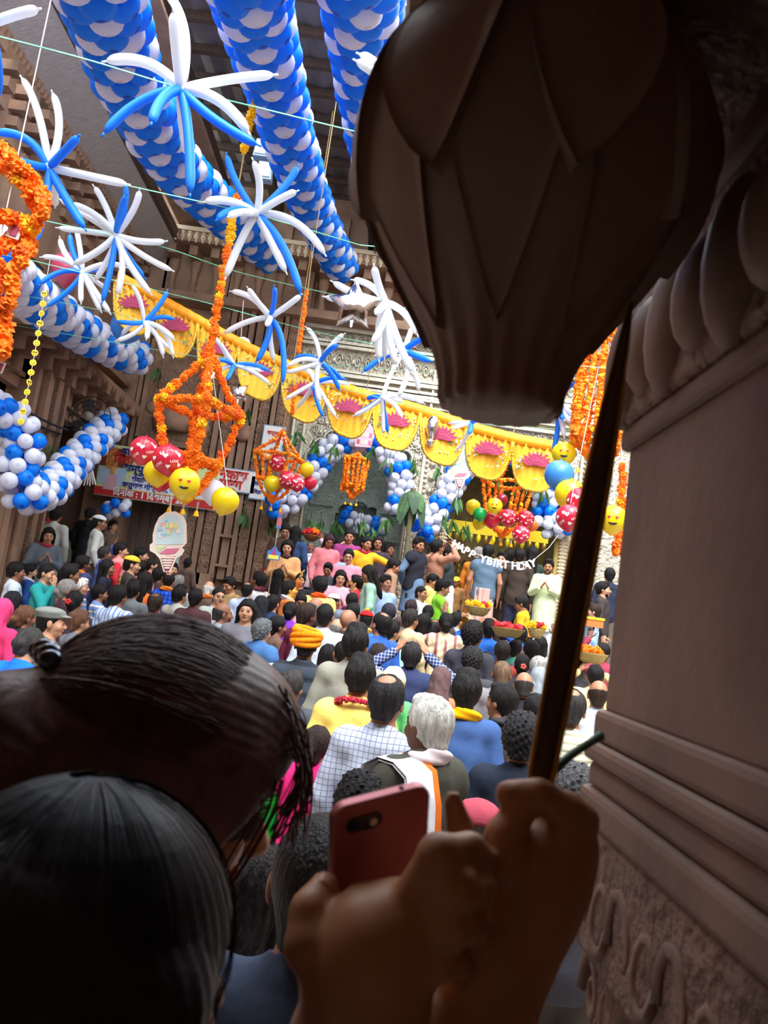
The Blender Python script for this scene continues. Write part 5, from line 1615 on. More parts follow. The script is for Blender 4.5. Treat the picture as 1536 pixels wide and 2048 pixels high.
def build_people():
    S = []
    for c in CROWD:
        d0 = c['hd'] * FPX / c['h']
        best = None
        want = c['ex'].get('H', 1.64)
        lo, hi = c['ex'].get('rng', (.85, 1.13) if c['ex'].get('group') else (.66, 1.13))
        for i in range(41):
            Y = d0 * (lo + (hi - lo) * i / 40)
            Y = min(Y, c['ex'].get('ymax', 14.35))
            Q = P(c['px'], c['py'], Y)
            fz = c['ex'].get('fz', floor_z(Y + .12))
            H = (Q.z - fz) / .936
            cost = max(abs(H - want) - .06, 0) + .45 * abs(Y - d0) / d0
            if best is None or cost < best[0]: best = (cost, Y, Q, H, fz)
        S.append([c, best[1], best[1], best[4]])
    # keep neighbours from standing inside each other: choose each one's distance along its line of sight
    cand = []
    for c, Y, Y0, fz in S:
        d0 = c['hd'] * FPX / c['h']
        lo, hi = c['ex'].get('rng', (.80, 1.16) if c['ex'].get('group') else (.64, 1.16))
        ys = [Y] if 'fz' in c['ex'] else sorted({min(d0 * (lo + (hi - lo) * i / 48), c['ex'].get('ymax', 14.4)) for i in range(49)})
        pts = [P(c['px'], c['py'], y) for y in ys]
        hs_ = [(q.z - c['ex'].get('fz', floor_z(y + .12))) / .936 for q, y in zip(pts, ys)]
        want = c['ex'].get('H', 1.64)
        base = [max(abs(h - want) - .10, 0) * 1.6 + (6 if not 1.34 < h < 1.90 else 0) + .5 * abs(y - d0) / d0 for h, y in zip(hs_, ys)]
        cand.append((np.array(ys), np.array([(q.x, q.y) for q in pts]), np.array(base)))
    cur = np.array([cd[1][int(np.argmin(abs(cd[0] - t[1])))] for cd, t in zip(cand, S)])
    for it in range(10):
        for i, (ys, xy, base) in enumerate(cand):
            d = np.sqrt(((xy[:, None, :] - cur[None, :, :]) ** 2).sum(2)); d[:, i] = 9
            k = int(np.argmin(base + (np.maximum(0, .47 - d) ** 2).sum(1) * 9))
            cur[i] = xy[k]; S[i][1] = float(ys[k])
    for c, Y, Y0, fz in S:
        ex = c['ex']
        Q = P(c['px'], c['py'], Y)
        if 'fz' not in ex: fz = floor_z(Y + .12)
        H = (Q.z - fz) / .936
        H = max(1.15, min(1.98, H))
        s = H / 1.72
        t = TPL[c['pose']]
        yaw = -math.radians(c['yaw'])
        # head centre sits on the pixel ray
        hc_ = Matrix.Rotation(yaw, 3, 'Z') @ (PIV + t['R'] @ Vector((0, 0, .11))) * s
        root = thing('person', c['label'], 'person', (Q.x - hc_.x, Q.y - hc_.y, fz), (0, 0, yaw), ex.get('group', 'people in the crowd'))
        root.scale = (s, s, s)
        PEOPLE[c['label']] = root; PEOPLE_Y[c['label']] = Y
        rnd = random.Random(int(c['px'] * 7 + c['py']))
        sk = SKINS[c['skin']] if c['skin'] is not None else SKINS[rnd.choice((0, 0, 1, 1, 2, 3))]
        if ex.get('facecol'): sk = mat(ex['facecol'], .6, name='painted_skin')
        oput('body', t['body'], root, sk)
        if c['top'] == 'coat': garment = 'kurta'
        else: garment = c['top']
        cm = cloth(c['tc'], **{k: ex[k] for k in ('check', 'stripe') if k in ex})
        oput(garment if garment != 'tee' else 'shirt', t[garment], root, cm)
        tr = ex.get('low', rnd.choice(((48, 50, 60), (70, 64, 60), (40, 44, 66), (96, 88, 80))))
        oput('trousers', TPL['rest_trousers'], root, cloth(tr))
        M = t['R']
        hl = dict(loc=PIV, rot=M.to_euler())
        hr = c['hair']
        if hr in ('turban',):
            oput('hair', HAIR['crop'], root, hair_mat(BLK), **hl)
            oput('turban', HAIR['turban'], root, cloth(c['hc']), **hl)
        elif hr in ('scarf', 'cap', 'beanie'):
            if hr != 'scarf': oput('hair', HAIR['crop'], root, hair_mat(ex.get('under', BLK)), **hl)
            oput({'scarf': 'head_scarf', 'cap': 'flat_cap', 'beanie': 'round_cap'}[hr], HAIR[hr], root, cloth(c['hc']), **hl)
        elif hr != 'none':
            oput('hair', HAIR[hr], root, hair_mat(c['hc']), **hl)
        if ex.get('beard'): oput('beard', HAIR['beard'], root, hair_mat(ex['beard']), **hl)
        if ex.get('vest'): oput('waistcoat', t['vest'], root, cloth(ex['vest']))
        if ex.get('scarf'): oput('neck_scarf', ACC['scarf'], root, cloth(ex['scarf']))
        if ex.get('shawl'): oput('shawl', ACC['shawl'], root, cloth(ex['shawl'], **({'stripe': ex['shawl_stripe']} if 'shawl_stripe' in ex else {})))
        if ex.get('towel'):
            q = MB(); V = []; Fc = []
            prf = [(-.225, 1.02), (-.215, 1.18), (-.195, 1.32), (-.150, 1.425), (-.06, 1.462), (.04, 1.462), (.125, 1.415), (.165, 1.30), (.175, 1.18)]
            for k, (y_, z_) in enumerate(prf):
                for j in range(6):
                    V.append((-.225 + .034 * j, y_ + .004 * math.sin(j * 2 + k), z_ + .022 * (1 if 2 < k < 7 else 0) - (.02 * (5 - j) / 5 if 2 < k < 7 else 0)))
            V += [(x_, y_ * .93, z_ - .012) for x_, y_, z_ in V]
            n1 = len(prf) * 6
            for k in range(len(prf) - 1):
                for j in range(5):
                    a = k * 6 + j
                    Fc += [(a, a + 1, a + 7, a + 6), (n1 + a, n1 + a + 6, n1 + a + 7, n1 + a + 1)]
            q.add(V, Fc); q.mi = [1 if (i // 2) % 5 == 4 else 0 for i in range(len(Fc))]
            q.build('shoulder_towel', [cloth((232, 232, 240)), cloth((240, 120, 40))], root, True)
        if ex.get('skirt'): oput('waist_cloth', ACC['skirt'], root, cloth(ex['skirt']))
        if ex.get('roses'):
            g = bpy.data.objects.new('rose_garland', None); COL.objects.link(g); g.parent = root
            for k in range(34):
                a = 2 * PI * k / 34
                put('rose', rose, g, (.115 * math.cos(a), -.02 + .115 * math.sin(a), 1.440 - .05 * math.sin(a) + rnd.uniform(-.008, .008)), (rnd.uniform(0, 6),) * 3, (rnd.uniform(.95, 1.25),) * 3)
        if ex.get('glasses'):
            q = MB()
            for s_ in (-1, 1):
                q.tube([(s_ * .032 + .022 * math.cos(a), .106, .101 + .017 * math.sin(a)) for a in [2 * PI * k / 12 for k in range(12)]], .0022, 4, closed=True)
                q.tube([(s_ * .054, .104, .104), (s_ * .082, .0, .104)], .0018, 4)
            q.tube([(-.01, .108, .103), (.01, .108, .103)], .002, 4)
            q.build('spectacles', IRON, root, **hl)
        if ex.get('flower'):
            q = MB()
            for k in range(5): q.ball((.02 * math.cos(k * 1.26), -.165, .10 + .02 * math.sin(k * 1.26)), .016, 7, 5)
            q.build('hair_flower', mat(ex['flower'], .6, name='hair_flower'), root, **hl)
        if ex.get('tilak'):
            MB().box((0, .100, .135), (.016, .01, .02)).build('forehead_mark', mat(ex['tilak'], .7, name='tilak'), root, **hl)
        if ex.get('pompom'):
            MB().ball((0, -.01, .245), .024, 8, 6).build('pompom', mat(ex['pompom'], .8, name='pompom'), root, True, **hl)
# head centre pixel, head height in pixels, facing (0 away, 90 right, 180 to the viewer), hair, clothes
G1 = 'people by the left doorway'
man(97, 1070, 31, 150, 'long', BLK, 'shirt', (100, 108, 120), 'person in grey sweater with long dark hair by the left doorway pillar', 'fold', 2, scarf=(150, 40, 60), group=G1, low=(80, 90, 110))
man(112, 1030, 28, 5, 'short', BLK, 'kurta', (188, 190, 182), 'person in pale grey kurta seen from behind in the left doorway', 'rest', 1, group=G1)
man(92, 1046, 22, 170, 'scarf', (168, 30, 52), 'shirt', (190, 190, 140), 'person with red head cover half hidden behind the grey sweater', group=G1)
man(180, 1028, 28, 10, 'short', BLK, 'kurta', (30, 28, 32), 'person in long black coat in the left doorway', group=G1)
man(199, 1045, 26, 70, 'beanie', (200, 208, 206), 'shirt', (196, 196, 190), 'person in white round cap in the left doorway', group=G1)
man(226, 1052, 26, 120, 'short', BLK, 'shirt', (96, 80, 70), 'person in brown shawl in the dark of the left doorway', group=G1, shawl=(92, 76, 66))
man(134, 1100, 23, 5, 'short', BLK, 'shirt', (176, 172, 150), 'person in khaki shirt with dark bag strap below the pale kurta', scarf=(150, 50, 50), group=G1)
man(210, 1107, 32, 60, 'short', DGR, 'shirt', (52, 74, 150), 'person in dotted blue shirt raising an arm before the doorway', 'raiseL', 1, check=((110, 130, 200), 90, .25))
man(242, 1100, 28, 75, 'short', BLK, 'shirt', (206, 50, 60), 'person with pink shawl over red shirt under the banner', 'rest', 2, shawl=(220, 140, 140))
man(283, 1110, 27, 80, 'short', BLK, 'shirt', (84, 66, 58), 'young bearded person looking sideways under the banner', 'rest', 2, beard=BLK)
man(264, 1129, 25, 70, 'beanie', (232, 192, 60), 'shirt', (64, 56, 50), 'person wearing a yellow round cap under the banner', 'rest', 2)
man(278, 1136, 23, 350, 'short', BLK, 'shirt', (210, 130, 145), 'person with green and gold cloth over pink shirt', 'rest', shawl=(110, 140, 60), shawl_stripe=((210, 180, 80), 22, 'X'))
man(303, 1131, 24, 60, 'crop', BLK, 'shirt', (150, 40, 54), 'person with yellow forehead paste in maroon shirt', tilak=(236, 190, 60))
man(346, 1138, 27, 150, 'short', BLK, 'shirt', (110, 90, 76), 'person holding a hand to the chin below the large ice cream card', 'face', 2, beard=BLK)
man(318, 1150, 25, 30, 'short', BLK, 'shirt', (66, 44, 44), 'person with black hair beside the hand on chin')
man(338, 1161, 26, 10, 'thin', BLK, 'shirt', (44, 98, 214), 'person with bald crown in bright blue checked shirt', check=((24, 54, 150), 16, .3), scarf=(234, 130, 50))
man(357, 1165, 24, 5, 'short', GRY, 'shirt', (150, 150, 146), 'grey haired person beside the blue checked shirt')
man(372, 1150, 21, 20, 'short', BLK, 'shirt', (90, 70, 62), 'person with black hair at the pilaster foot')
man(418, 1177, 24, 10, 'bald', WHT, 'shirt', (104, 84, 70), 'bald person with white hair rim and orange collar', scarf=(226, 120, 60), skin=2)
man(290, 1163, 25, 15, 'long', BLK, 'shirt', (234, 112, 50), 'person in orange top with black hair', )
man(310, 1206, 30, 0, 'thin', BRN, 'shirt', (80, 70, 66), 'dark haired crown just above the brown haired woman')
man(236, 1192, 37, 20, 'short', BLK, 'shirt', (196, 208, 232), 'person in white and blue striped shirt with sleek black hair', stripe=((110, 140, 200), 20, 'X'))
man(266, 1180, 40, 5, 'tall', BLK, 'shirt', (104, 108, 112), 'person with wavy black hair in grey shirt')
man(359, 1190, 37, 25, 'tall', BLK, 'shirt', (168, 172, 164), 'person with combed black hair in pale grey collar')
man(391, 1196, 38, 5, 'short', BLK, 'shirt', (74, 48, 50), 'person with thick black hair in dark maroon shirt')
man(33, 1142, 36, 62, 'short', BLK, 'shirt', (196, 208, 226), 'person in pale blue shirt beside the left pillar', skin=1)
man(61, 1142, 38, 65, 'short', BLK, 'shirt', (34, 72, 134), 'bearded person in navy knit sweater with white collar', skin=2, beard=BLK, scarf=(214, 216, 226))
man(94, 1146, 31, 95, 'crop', BLK, 'shirt', (40, 150, 150), 'person in teal and yellow with hand on the cheek', 'face', 2)
man(142, 1147, 31, 62, 'short', BLK, 'shirt', (112, 100, 92), 'person in brown grey shirt with spectacles', 'rest', 1, glasses=True)
man(166, 1127, 23, 40, 'short', BLK, 'shirt', (52, 62, 104), 'person in navy jacket with bright orange collar', shawl=(60, 66, 110), scarf=(240, 120, 40))
man(215, 1135, 26, 80, 'long', BLK, 'shirt', (40, 40, 60), 'long haired person looking sideways behind the dotted blue shirt')
man(162, 1173, 33, 85, 'short', WHT, 'shirt', (110, 140, 196), 'white haired person in blue striped pullover', 'rest', 2, stripe=((230, 230, 236), 14, 'Z'))
man(136, 1180, 31, 65, 'bun', GRY, 'shirt', (66, 44, 52), 'grey haired person in dark purple shawl', shawl=(60, 40, 48))
man(150, 1202, 32, 5, 'bun', BLK, 'shirt', (60, 50, 60), 'person with black bun and red hair flower', flower=(214, 30, 34))
man(200, 1186, 37, 62, 'short', BLK, 'shirt', (112, 142, 204), 'bearded person in blue shirt with pale stripes looking sideways', 'rest', 1, beard=DGR, stripe=((226, 226, 200), 12, 'Z'))
man(26, 1202, 44, 25, 'scarf', (28, 28, 34), 'shirt', (30, 30, 36), 'person in black head scarf')
man(4, 1222, 48, 25, 'scarf', (216, 66, 120), 'shirt', (206, 56, 110), 'person in bright pink head scarf at the left edge of the crowd')
man(52, 1234, 38, 40, 'bun', HEN, 'shirt', (44, 50, 50), 'brown haired person with yellow flowers in the hair', flower=(246, 206, 20))
man(103, 1243, 62, 72, 'cap', (126, 130, 126), 'shirt', (92, 98, 88), 'person in grey flat cap and olive jacket', 'rest', 2, rng=(.95, 1.1))
man(158, 1243, 50, 40, 'short', HEN, 'shirt', (120, 124, 136), 'brown haired person right of the flat cap', 'rest', 2)
man(60, 1287, 70, 18, 'bun', DGR, 'shirt', (28, 112, 236), 'grey haired person with loose bun in bright blue', 'bow', 2)
# centre left
man(459, 1168, 32, 215, 'short', BLK, 'shirt', (164, 136, 88), 'person in mustard shirt looking down by the pilaster foot', 'bow', 0)
man(437, 1192, 30, 150, 'crop', BLK, 'shirt', (170, 176, 174), 'person with spectacles facing away from the shrine', 'rest', 2, glasses=True)
man(494, 1180, 37, 5, 'thin', BLK, 'shirt', (192, 204, 236), 'person with bald crown in pale lilac shirt')
man(518, 1160, 30, 310, 'short', BLK, 'shirt', (192, 192, 192), 'bearded person in white shirt with maroon yoke', 'rest', 1, beard=BLK, scarf=(96, 40, 50))
man(446, 1226, 43, 65, 'bald', DGR, 'shirt', (150, 158, 168), 'bald person with dark moustache looking sideways', 'rest', 1)
man(494, 1221, 33, 182, 'long', BLK, 'shirt', (120, 120, 130), 'young long haired person facing away from the shrine', 'rest', 2)
man(545, 1206, 37, 12, 'crop', BLK, 'shirt', (40, 60, 92), 'person in navy sweater with short black hair')
man(579, 1178, 34, 75, 'short', BLK, 'shirt', (226, 128, 62), 'person in orange shirt with yellow painted face waving one arm', 'raiseL', None, facecol=(206, 160, 70), scarf=(190, 196, 206))
man(601, 1160, 31, 178, 'bun', BLK, 'shirt', (38, 36, 40), 'smiling person in black top facing away from the shrine', 'rest', 2)
man(602, 1201, 29, 170, 'bun', BLK, 'shirt', (216, 152, 162), 'person in pink looking down, hair tied up', 'bow', 1)
man(522, 1210, 27, 10, 'scarf', (34, 34, 40), 'shirt', (34, 34, 40), 'person in black head scarf beside the navy sweater')
man(487, 1247, 36, 5, 'long', BLK, 'shirt', (70, 70, 80), 'person with long sleek black hair below the young face')
man(524, 1262, 48, 35, 'curly', (104, 108, 112), 'shirt', (216, 222, 232), 'grey curly haired person in blue waistcoat over white shirt', vest=(72, 116, 172))
man(556, 1252, 32, 60, 'bun', BLK, 'shirt', (120, 90, 80), 'dark haired person behind the grey curls')
man(580, 1222, 28, 5, 'bun', BLK, 'shirt', (120, 50, 190), 'person with black bun and purple collar')
man(613, 1230, 42, 40, 'short', BRN, 'shirt', (112, 40, 66), 'brown haired person in maroon shirt')
man(633, 1214, 27, 60, 'bald', GRY, 'shirt', (110, 100, 100), 'bald grey person behind the brown hair')
man(632, 1257, 40, 100, 'bun', BLK, 'shirt', (120, 110, 110), 'person holding a small phone to the face', 'face', 0)
# stage edge: women and others facing away from the shrine
G2 = 'people standing along the platform edge'
man(575, 1094, 26, 178, 'long', BLK, 'shirt', (214, 160, 110), 'person in black and gold print top facing away from the shrine', 'fold', 2, scarf=(40, 30, 30), group=G2)
man(571, 1060, 23, 175, 'bun', BLK, 'shirt', (84, 64, 52), 'person in dark brown at the silver doorway edge', 'bow', 0, group=G2)
man(592, 1066, 25, 20, 'long', BLK, 'shirt', (50, 70, 110), 'person with very long black hair and blue strap', group=G2)
man(621, 1093, 25, 180, 'crop', GRY, 'shirt', (222, 200, 212), 'grey bearded person in pale pink shirt carrying a flower basket on the head', 'raiseL', 1, beard=GRY, group=G2, scarf=(226, 222, 220))
man(540, 1133, 25, 25, 'scarf', (212, 96, 60), 'shirt', (224, 40, 48), 'person in red with an orange striped head scarf', group=G2)
man(557, 1152, 27, 10, 'long', BLK, 'shirt', (60, 44, 50), 'long haired person before the red and orange scarf')
man(658, 1081, 25, 160, 'long', (60, 34, 44), 'shirt', (214, 120, 130), 'person with reddish dark hair looking down, in pink', 'bow', 1, group=G2)
man(681, 1087, 26, 120, 'long', BLK, 'tee', (224, 40, 52), 'young person in red top looking sideways', 'rest', 2, group=G2)
man(699, 1072, 25, 178, 'bun', BLK, 'shirt', (150, 60, 120), 'person in purple and yellow facing away from the shrine', 'fold', 0, group=G2)
man(733, 1086, 30, 175, 'bun', BLK, 'shirt', (228, 168, 40), 'person in yellow kurta and red stole stretching out an arm', 'reachL', 0, scarf=(160, 24, 50), shawl=None, group=G2)
man(756, 1086, 23, 180, 'long', BLK, 'shirt', (60, 50, 60), 'dark haired person behind the outstretched yellow sleeve', 'rest', 1, group=G2)
man(778, 1098, 27, 135, 'long', BLK, 'shirt', (96, 80, 70), 'person in brown cardigan looking toward the shrine door', 'rest', 1, group=G2)
man(697, 1112, 31, 180, 'bun', BLK, 'kurta', (228, 140, 160), 'person in pink kurta with spectacles reading a pale blue phone', 'fold', 2, glasses=True, group=G2)
man(681, 1155, 29, 172, 'long', BLK, 'shirt', (232, 170, 190), 'young person in pink and white print, hands at the chest', 'fold', 2, group=G2)
man(656, 1137, 27, 190, 'short', BLK, 'shirt', (60, 62, 74), 'person looking down in dark jacket with striped shirt', 'bow', 1, group=G2)
man(632, 1143, 25, 250, 'short', BLK, 'shirt', (54, 44, 50), 'person turned aside with black hair below the flower basket', group=G2)
man(641, 1172, 38, 5, 'curly', BLK, 'shirt', (232, 194, 116), 'curly haired person in mustard and orange seen from behind', scarf=(240, 90, 30))
man(737, 1146, 30, 265, 'long', BLK, 'shirt', (150, 190, 170), 'person with shiny long black hair in pale green', 'bow', 1)
man(712, 1165, 31, 280, 'short', BLK, 'shirt', (206, 52, 64), 'person with saffron painted face in red jacket', 'rest', None, facecol=(206, 158, 60), beard=BLK)
man(771, 1165, 34, 140, 'short', BLK, 'shirt', (160, 186, 232), 'person in pale blue uniform shirt looking sideways', 'rest', 0)
man(788, 1130, 29, 75, 'short', BLK, 'shirt', (156, 124, 104), 'person in tan shirt looking down by the platform', 'bow', 0)
man(704, 1202, 28, 10, 'short', BLK, 'shirt', (120, 130, 150), 'person with black hair in grey before the red jacket')
man(668, 1203, 24, 40, 'beanie', (226, 226, 232), 'shirt', (226, 60, 150), 'child in white cap and pink raising a hand', 'raiseR', 1)
man(650, 1231, 36, 5, 'crop', BLK, 'shirt', (206, 214, 226), 'person with neat round black hair before the child')
man(697, 1241, 35, 40, 'none', BLK, 'shirt', (60, 56, 60), 'fully bald person looking sideways', 'rest', 0)
man(676, 1257, 37, 45, 'bald', GRY, 'shirt', (226, 150, 40), 'bald person with grey rim in saffron shirt', 'rest', 2)
man(732, 1240, 36, 0, 'beanie', (218, 32, 34), 'shirt', (64, 110, 196), 'person in red knitted cap with yellow bobble', pompom=(246, 200, 30), scarf=(236, 190, 90))
man(762, 1248, 46, 325, 'thin', BLK, 'shirt', (50, 92, 176), 'person with receding hair in blue shirt with white stripe', 'rest', 0)
man(783, 1262, 44, 55, 'short', BLK, 'shirt', (150, 212, 196), 'bearded person in mint shirt', 'rest', 0, beard=BLK)
man(706, 1225, 27, 20, 'short', BLK, 'shirt', (90, 80, 84), 'black haired person between the bald head and the red cap')
man(777, 1226, 27, 5, 'short', (44, 44, 56), 'shirt', (80, 80, 90), 'dark haired person behind the receding hair')
# stage right
G3 = 'people on the shrine platform'
man(838, 1088, 33, 125, 'short', BLK, 'kurta', (98, 124, 156), 'moustached person in dark waistcoat over grey blue kurta', 'back', 0, vest=(36, 38, 50), group=G3, low=(40, 38, 44))
man(899, 1106, 27, 110, 'short', BLK, 'kurta', (206, 228, 228), 'person in mint kurta with black waistcoat and pink neck scarf', 'back', 2, vest=(50, 56, 60), scarf=(208, 110, 120), group=G3, low=(214, 224, 226))
man(866, 1160, 28, 115, 'short', BLK, 'shirt', (222, 224, 120), 'moustached person in pale yellow shirt', 'bow', 0, group=G3)
man(886, 1174, 30, 85, 'short', BLK, 'tee', (144, 224, 60), 'person in lime green shirt holding offerings', 'offer', 0, group=G3)
man(843, 1186, 29, 125, 'crop', BLK, 'shirt', (220, 222, 228), 'person in white shirt beside the lime green one', 'rest', 0, group=G3)
man(875, 1094, 24, 60, 'short', BLK, 'shirt', (170, 120, 100), 'dark haired person raising hands by the beaded column', 'photo', 1, group=G3)
man(976, 1104, 27, 8, 'short', BLK, 'vest', (86, 108, 130), 'person in denim blue waistcoat seen from behind under the letters', 'rest', 0, group=G3, rng=(.95, 1.1), ymax=15.6, skirt=(196, 158, 150), low=(190, 206, 190))
man(957, 1108, 26, 30, 'short', GRY, 'kurta', (196, 116, 40), 'person in orange shawl under the letters', 'rest', 1, group=G3, low=(214, 160, 40), rng=(.95, 1.14), ymax=17.2)
man(1004, 1117, 26, 200, 'short', BLK, 'shirt', (44, 42, 46), 'person with black hair facing away from the shrine below the letters', 'face', 2, group=G3, rng=(.95, 1.14), ymax=17.2)
man(1020, 1112, 25, 30, 'short', BLK, 'shirt', (40, 46, 66), 'person in dark blue with back turned below the letters', group=G3, rng=(.95, 1.14), ymax=17.2)
man(1040, 1112, 27, 20, 'short', BLK, 'shirt', (60, 50, 44), 'broad dark haired person with back turned below the letters', group=G3, rng=(.95, 1.14), ymax=17.2)
man(1064, 1104, 27, 350, 'long', BLK, 'shirt', (46, 60, 54), 'long haired person in dark green beside the beaded column', group=G3, rng=(.95, 1.14), ymax=17.2)
man(1097, 1132, 31, 198, 'short', BLK, 'kurta', (206, 222, 180), 'bearded person in pale green kurta holding a pink cloth', 'fold', 0, beard=BLK, group=G3, low=(220, 222, 236))
man(1043, 1206, 27, 290, 'short', BLK, 'shirt', (216, 170, 36), 'person in mustard yellow shirt turned aside below the platform', 'bow', 1)
man(912, 1163, 21, 200, 'beanie', (236, 200, 60), 'shirt', (150, 110, 70), 'small person in golden cap among the silver ware', 'bow', 1, group=G3, H=1.2)
man(1219, 1150, 28, 0, 'short', BLK, 'shirt', (40, 46, 66), 'person in dark navy between the pole and the pillar', group=G3)
man(1207, 1178, 32, 110, 'short', BLK, 'shirt', (64, 56, 58), 'bearded person in dark jacket between the pole and the pillar', 'rest', 2, beard=BLK)
man(1186, 1222, 33, 280, 'short', BRN, 'shirt', (176, 206, 232), 'person in pale blue checked shirt between the pole and the pillar', 'rest', 2, check=((110, 150, 200), 26, .25))
# middle crowd
man(822, 1216, 27, 20, 'short', (50, 34, 38), 'shirt', (80, 60, 60), 'reddish dark haired person below the white shirt')
man(856, 1226, 27, 5, 'bun', BLK, 'shirt', (70, 70, 70), 'person with tight black bun below the lime shirt')
man(821, 1238, 40, 45, 'short', (44, 38, 36), 'shirt', (206, 186, 146), 'person in khaki shirt looking sideways', 'rest', 0)
man(848, 1246, 36, 30, 'long', BLK, 'shirt', (70, 64, 66), 'dark haired person beside the khaki shirt', 'raiseR')
man(870, 1256, 38, 15, 'thin', DGR, 'shirt', (80, 80, 84), 'person with thinning dark hair before the beige shawl')
man(892, 1246, 44, 0, 'bun', BLK, 'shirt', (208, 186, 156), 'person with sleek black hair in beige floral shawl', shawl=(214, 192, 160), shawl_stripe=((150, 96, 100), 9, 'X'))
man(945, 1270, 48, 30, 'curly', BLK, 'shirt', (60, 60, 70), 'person with thick curly black hair looking sideways', 'rest', 1)
man(978, 1257, 30, 5, 'short', BLK, 'shirt', (44, 100, 190), 'person in bright blue raising both arms', 'photo', 0)
man(912, 1240, 30, 40, 'short', BLK, 'shirt', (150, 160, 180), 'person reaching up with both arms behind the curly hair', 'photo', 2)
man(972, 1325, 46, 15, 'long', BLK, 'shirt', (50, 50, 54), 'person with straight black hair behind the yellow scarf')
man(1004, 1303, 44, 5, 'short', (36, 30, 30), 'shirt', (150, 60, 50), 'person with brown black hair in brick red')
man(1031, 1298, 40, 40, 'short', BLK, 'shirt', (70, 150, 130), 'dark haired person in green collar')
man(1062, 1302, 38, 350, 'short', BLK, 'shirt', (80, 80, 90), 'black haired person before the orange cap')
man(1055, 1281, 28, 5, 'beanie', (224, 108, 60), 'shirt', (120, 90, 80), 'person in orange cap')
man(1080, 1290, 36, 5, 'long', BLK, 'shirt', (190, 196, 200), 'person with long black hair beside the pole', 'raiseR')
man(1012, 1270, 30, 60, 'short', BLK, 'shirt', (100, 90, 90), 'person with flat black hair behind the brick red shirt')
man(1040, 1270, 28, 10, 'short', BLK, 'shirt', (90, 80, 100), 'dark head beside the orange cap')
man(1003, 1347, 58, 3, 'crop', (110, 88, 70), 'shirt', (120, 120, 124), 'nearly bald person with brown stubble hair', skin=1)
man(1047, 1370, 58, 5, 'bald', DGR, 'shirt', (40, 36, 44), 'shiny bald person with dark hair rim', skin=0)
man(1044, 1330, 44, 5, 'bun', BLK, 'shirt', (70, 60, 66), 'person with red hair band and black bun', flower=(226, 90, 80))
man(1076, 1335, 48, 20, 'short', (178, 176, 170), 'shirt', (170, 170, 168), 'grey white haired person against the pole')
man(1078, 1358, 46, 10, 'scarf', (150, 160, 168), 'shirt', (140, 150, 160), 'person in pale grey head scarf against the pole')
man(944, 1322, 58, 10, 'curly', (38, 36, 38), 'shirt', (70, 70, 76), 'person with fluffy black curls above the yellow scarf')
man(882, 1360, 54, 20, 'scarf', (96, 74, 74), 'shirt', (232, 120, 84), 'person in brown veil and coral top')
man(1003, 1402, 66, 315, 'short', BLK, 'shirt', (48, 48, 54), 'person in black hooded jacket turned aside', 'rest', 1, scarf=(52, 52, 58))
man(1070, 1420, 50, 0, 'short', BLK, 'shirt', (200, 50, 70), 'dark haired person in crimson against the pole')
man(932, 1384, 90, 2, 'tall', BLK, 'shirt', (60, 88, 140), 'person in navy sweater with bright yellow neck scarf', 'rest', 1, scarf=(244, 172, 10))
man(1043, 1478, 100, 12, 'curly', (34, 33, 36), 'shirt', (34, 42, 58), 'person with curly black hair in dark navy jacket beside the pole', 'rest', 1)
man(856, 1448, 108, 320, 'short', (214, 214, 206), 'shirt', (232, 226, 206), 'white haired person in dark waistcoat and cream sleeves', 'rest', 3, vest=(74, 74, 66), scarf=(226, 214, 218), towel=True, rng=(.96, 1.02))
man(773, 1398, 100, 15, 'thin', (40, 39, 42), 'shirt', (198, 208, 230), 'person with bald crown in pale checked shirt', 'rest', 0, check=((120, 130, 158), 38, .12), rng=(.96, 1.02))
man(720, 1354, 92, 3, 'tall', BLK, 'kurta', (244, 216, 112), 'person in yellow kurta with a red rose garland', 'face', 0, roses=True)
man(788, 1362, 64, 40, 'scarf', (228, 218, 178), 'shirt', (90, 180, 110), 'person in cream head scarf with green and white cloth', 'rest', 2, rng=(.98, 1.15))
man(822, 1312, 54, 3, 'short', (38, 36, 38), 'shirt', (44, 60, 110), 'person in navy quilted waistcoat taking a photo with both arms up', 'photo', 0, vest=(46, 56, 92), check=((196, 206, 230), 34, .12))
man(711, 1287, 66, 8, 'tall', BLK, 'shirt', (140, 140, 130), 'person with tall black hair in grey olive shirt', 'rest', 0)
man(755, 1312, 48, 8, 'curly', (46, 36, 36), 'shirt', (110, 116, 130), 'person with wavy dark brown hair')
man(684, 1306, 40, 340, 'crop', BLK, 'shirt', (110, 90, 80), 'person with cropped hair beside the tall black hair', 'rest', 1)
man(612, 1288, 62, 3, 'turban', (244, 140, 20), 'shirt', (58, 66, 78), 'person in orange turban and black quilted jacket', 'rest', 1, stripe=((40, 46, 56), 9, 'Z'))
man(656, 1312, 48, 10, 'long', BLK, 'shirt', (60, 60, 64), 'person with straight black hair right of the orange turban')
man(583, 1372, 62, 20, 'short', DGR, 'shirt', (66, 70, 80), 'grey haired person in dark jacket beside the brown haired woman', 'rest', 0)
man(1142, 1416, 92, 15, 'thin', (54, 50, 50), 'shirt', (222, 220, 196), 'person in cream pleated sweater between pole and pillar', 'rest', 0, stripe=((170, 168, 146), 22, 'Z'))
man(1148, 1590, 104, 10, 'curly', (92, 90, 92), 'shirt', (90, 90, 100), 'grey curly haired person with thin crown beside the hand with the pole', 'rest', 0)
man(1206, 1305, 44, 20, 'short', BLK, 'shirt', (150, 60, 80), 'person with dark hair raising a plastic box between pole and pillar', 'raiseL')
man(1196, 1388, 60, 10, 'bald', BRN, 'shirt', (190, 204, 220), 'bald person in pale blue between pole and pillar')
man(1190, 1352, 46, 5, 'short', BLK, 'shirt', (226, 212, 150), 'person in cream yellow sleeves between pole and pillar', 'photo')
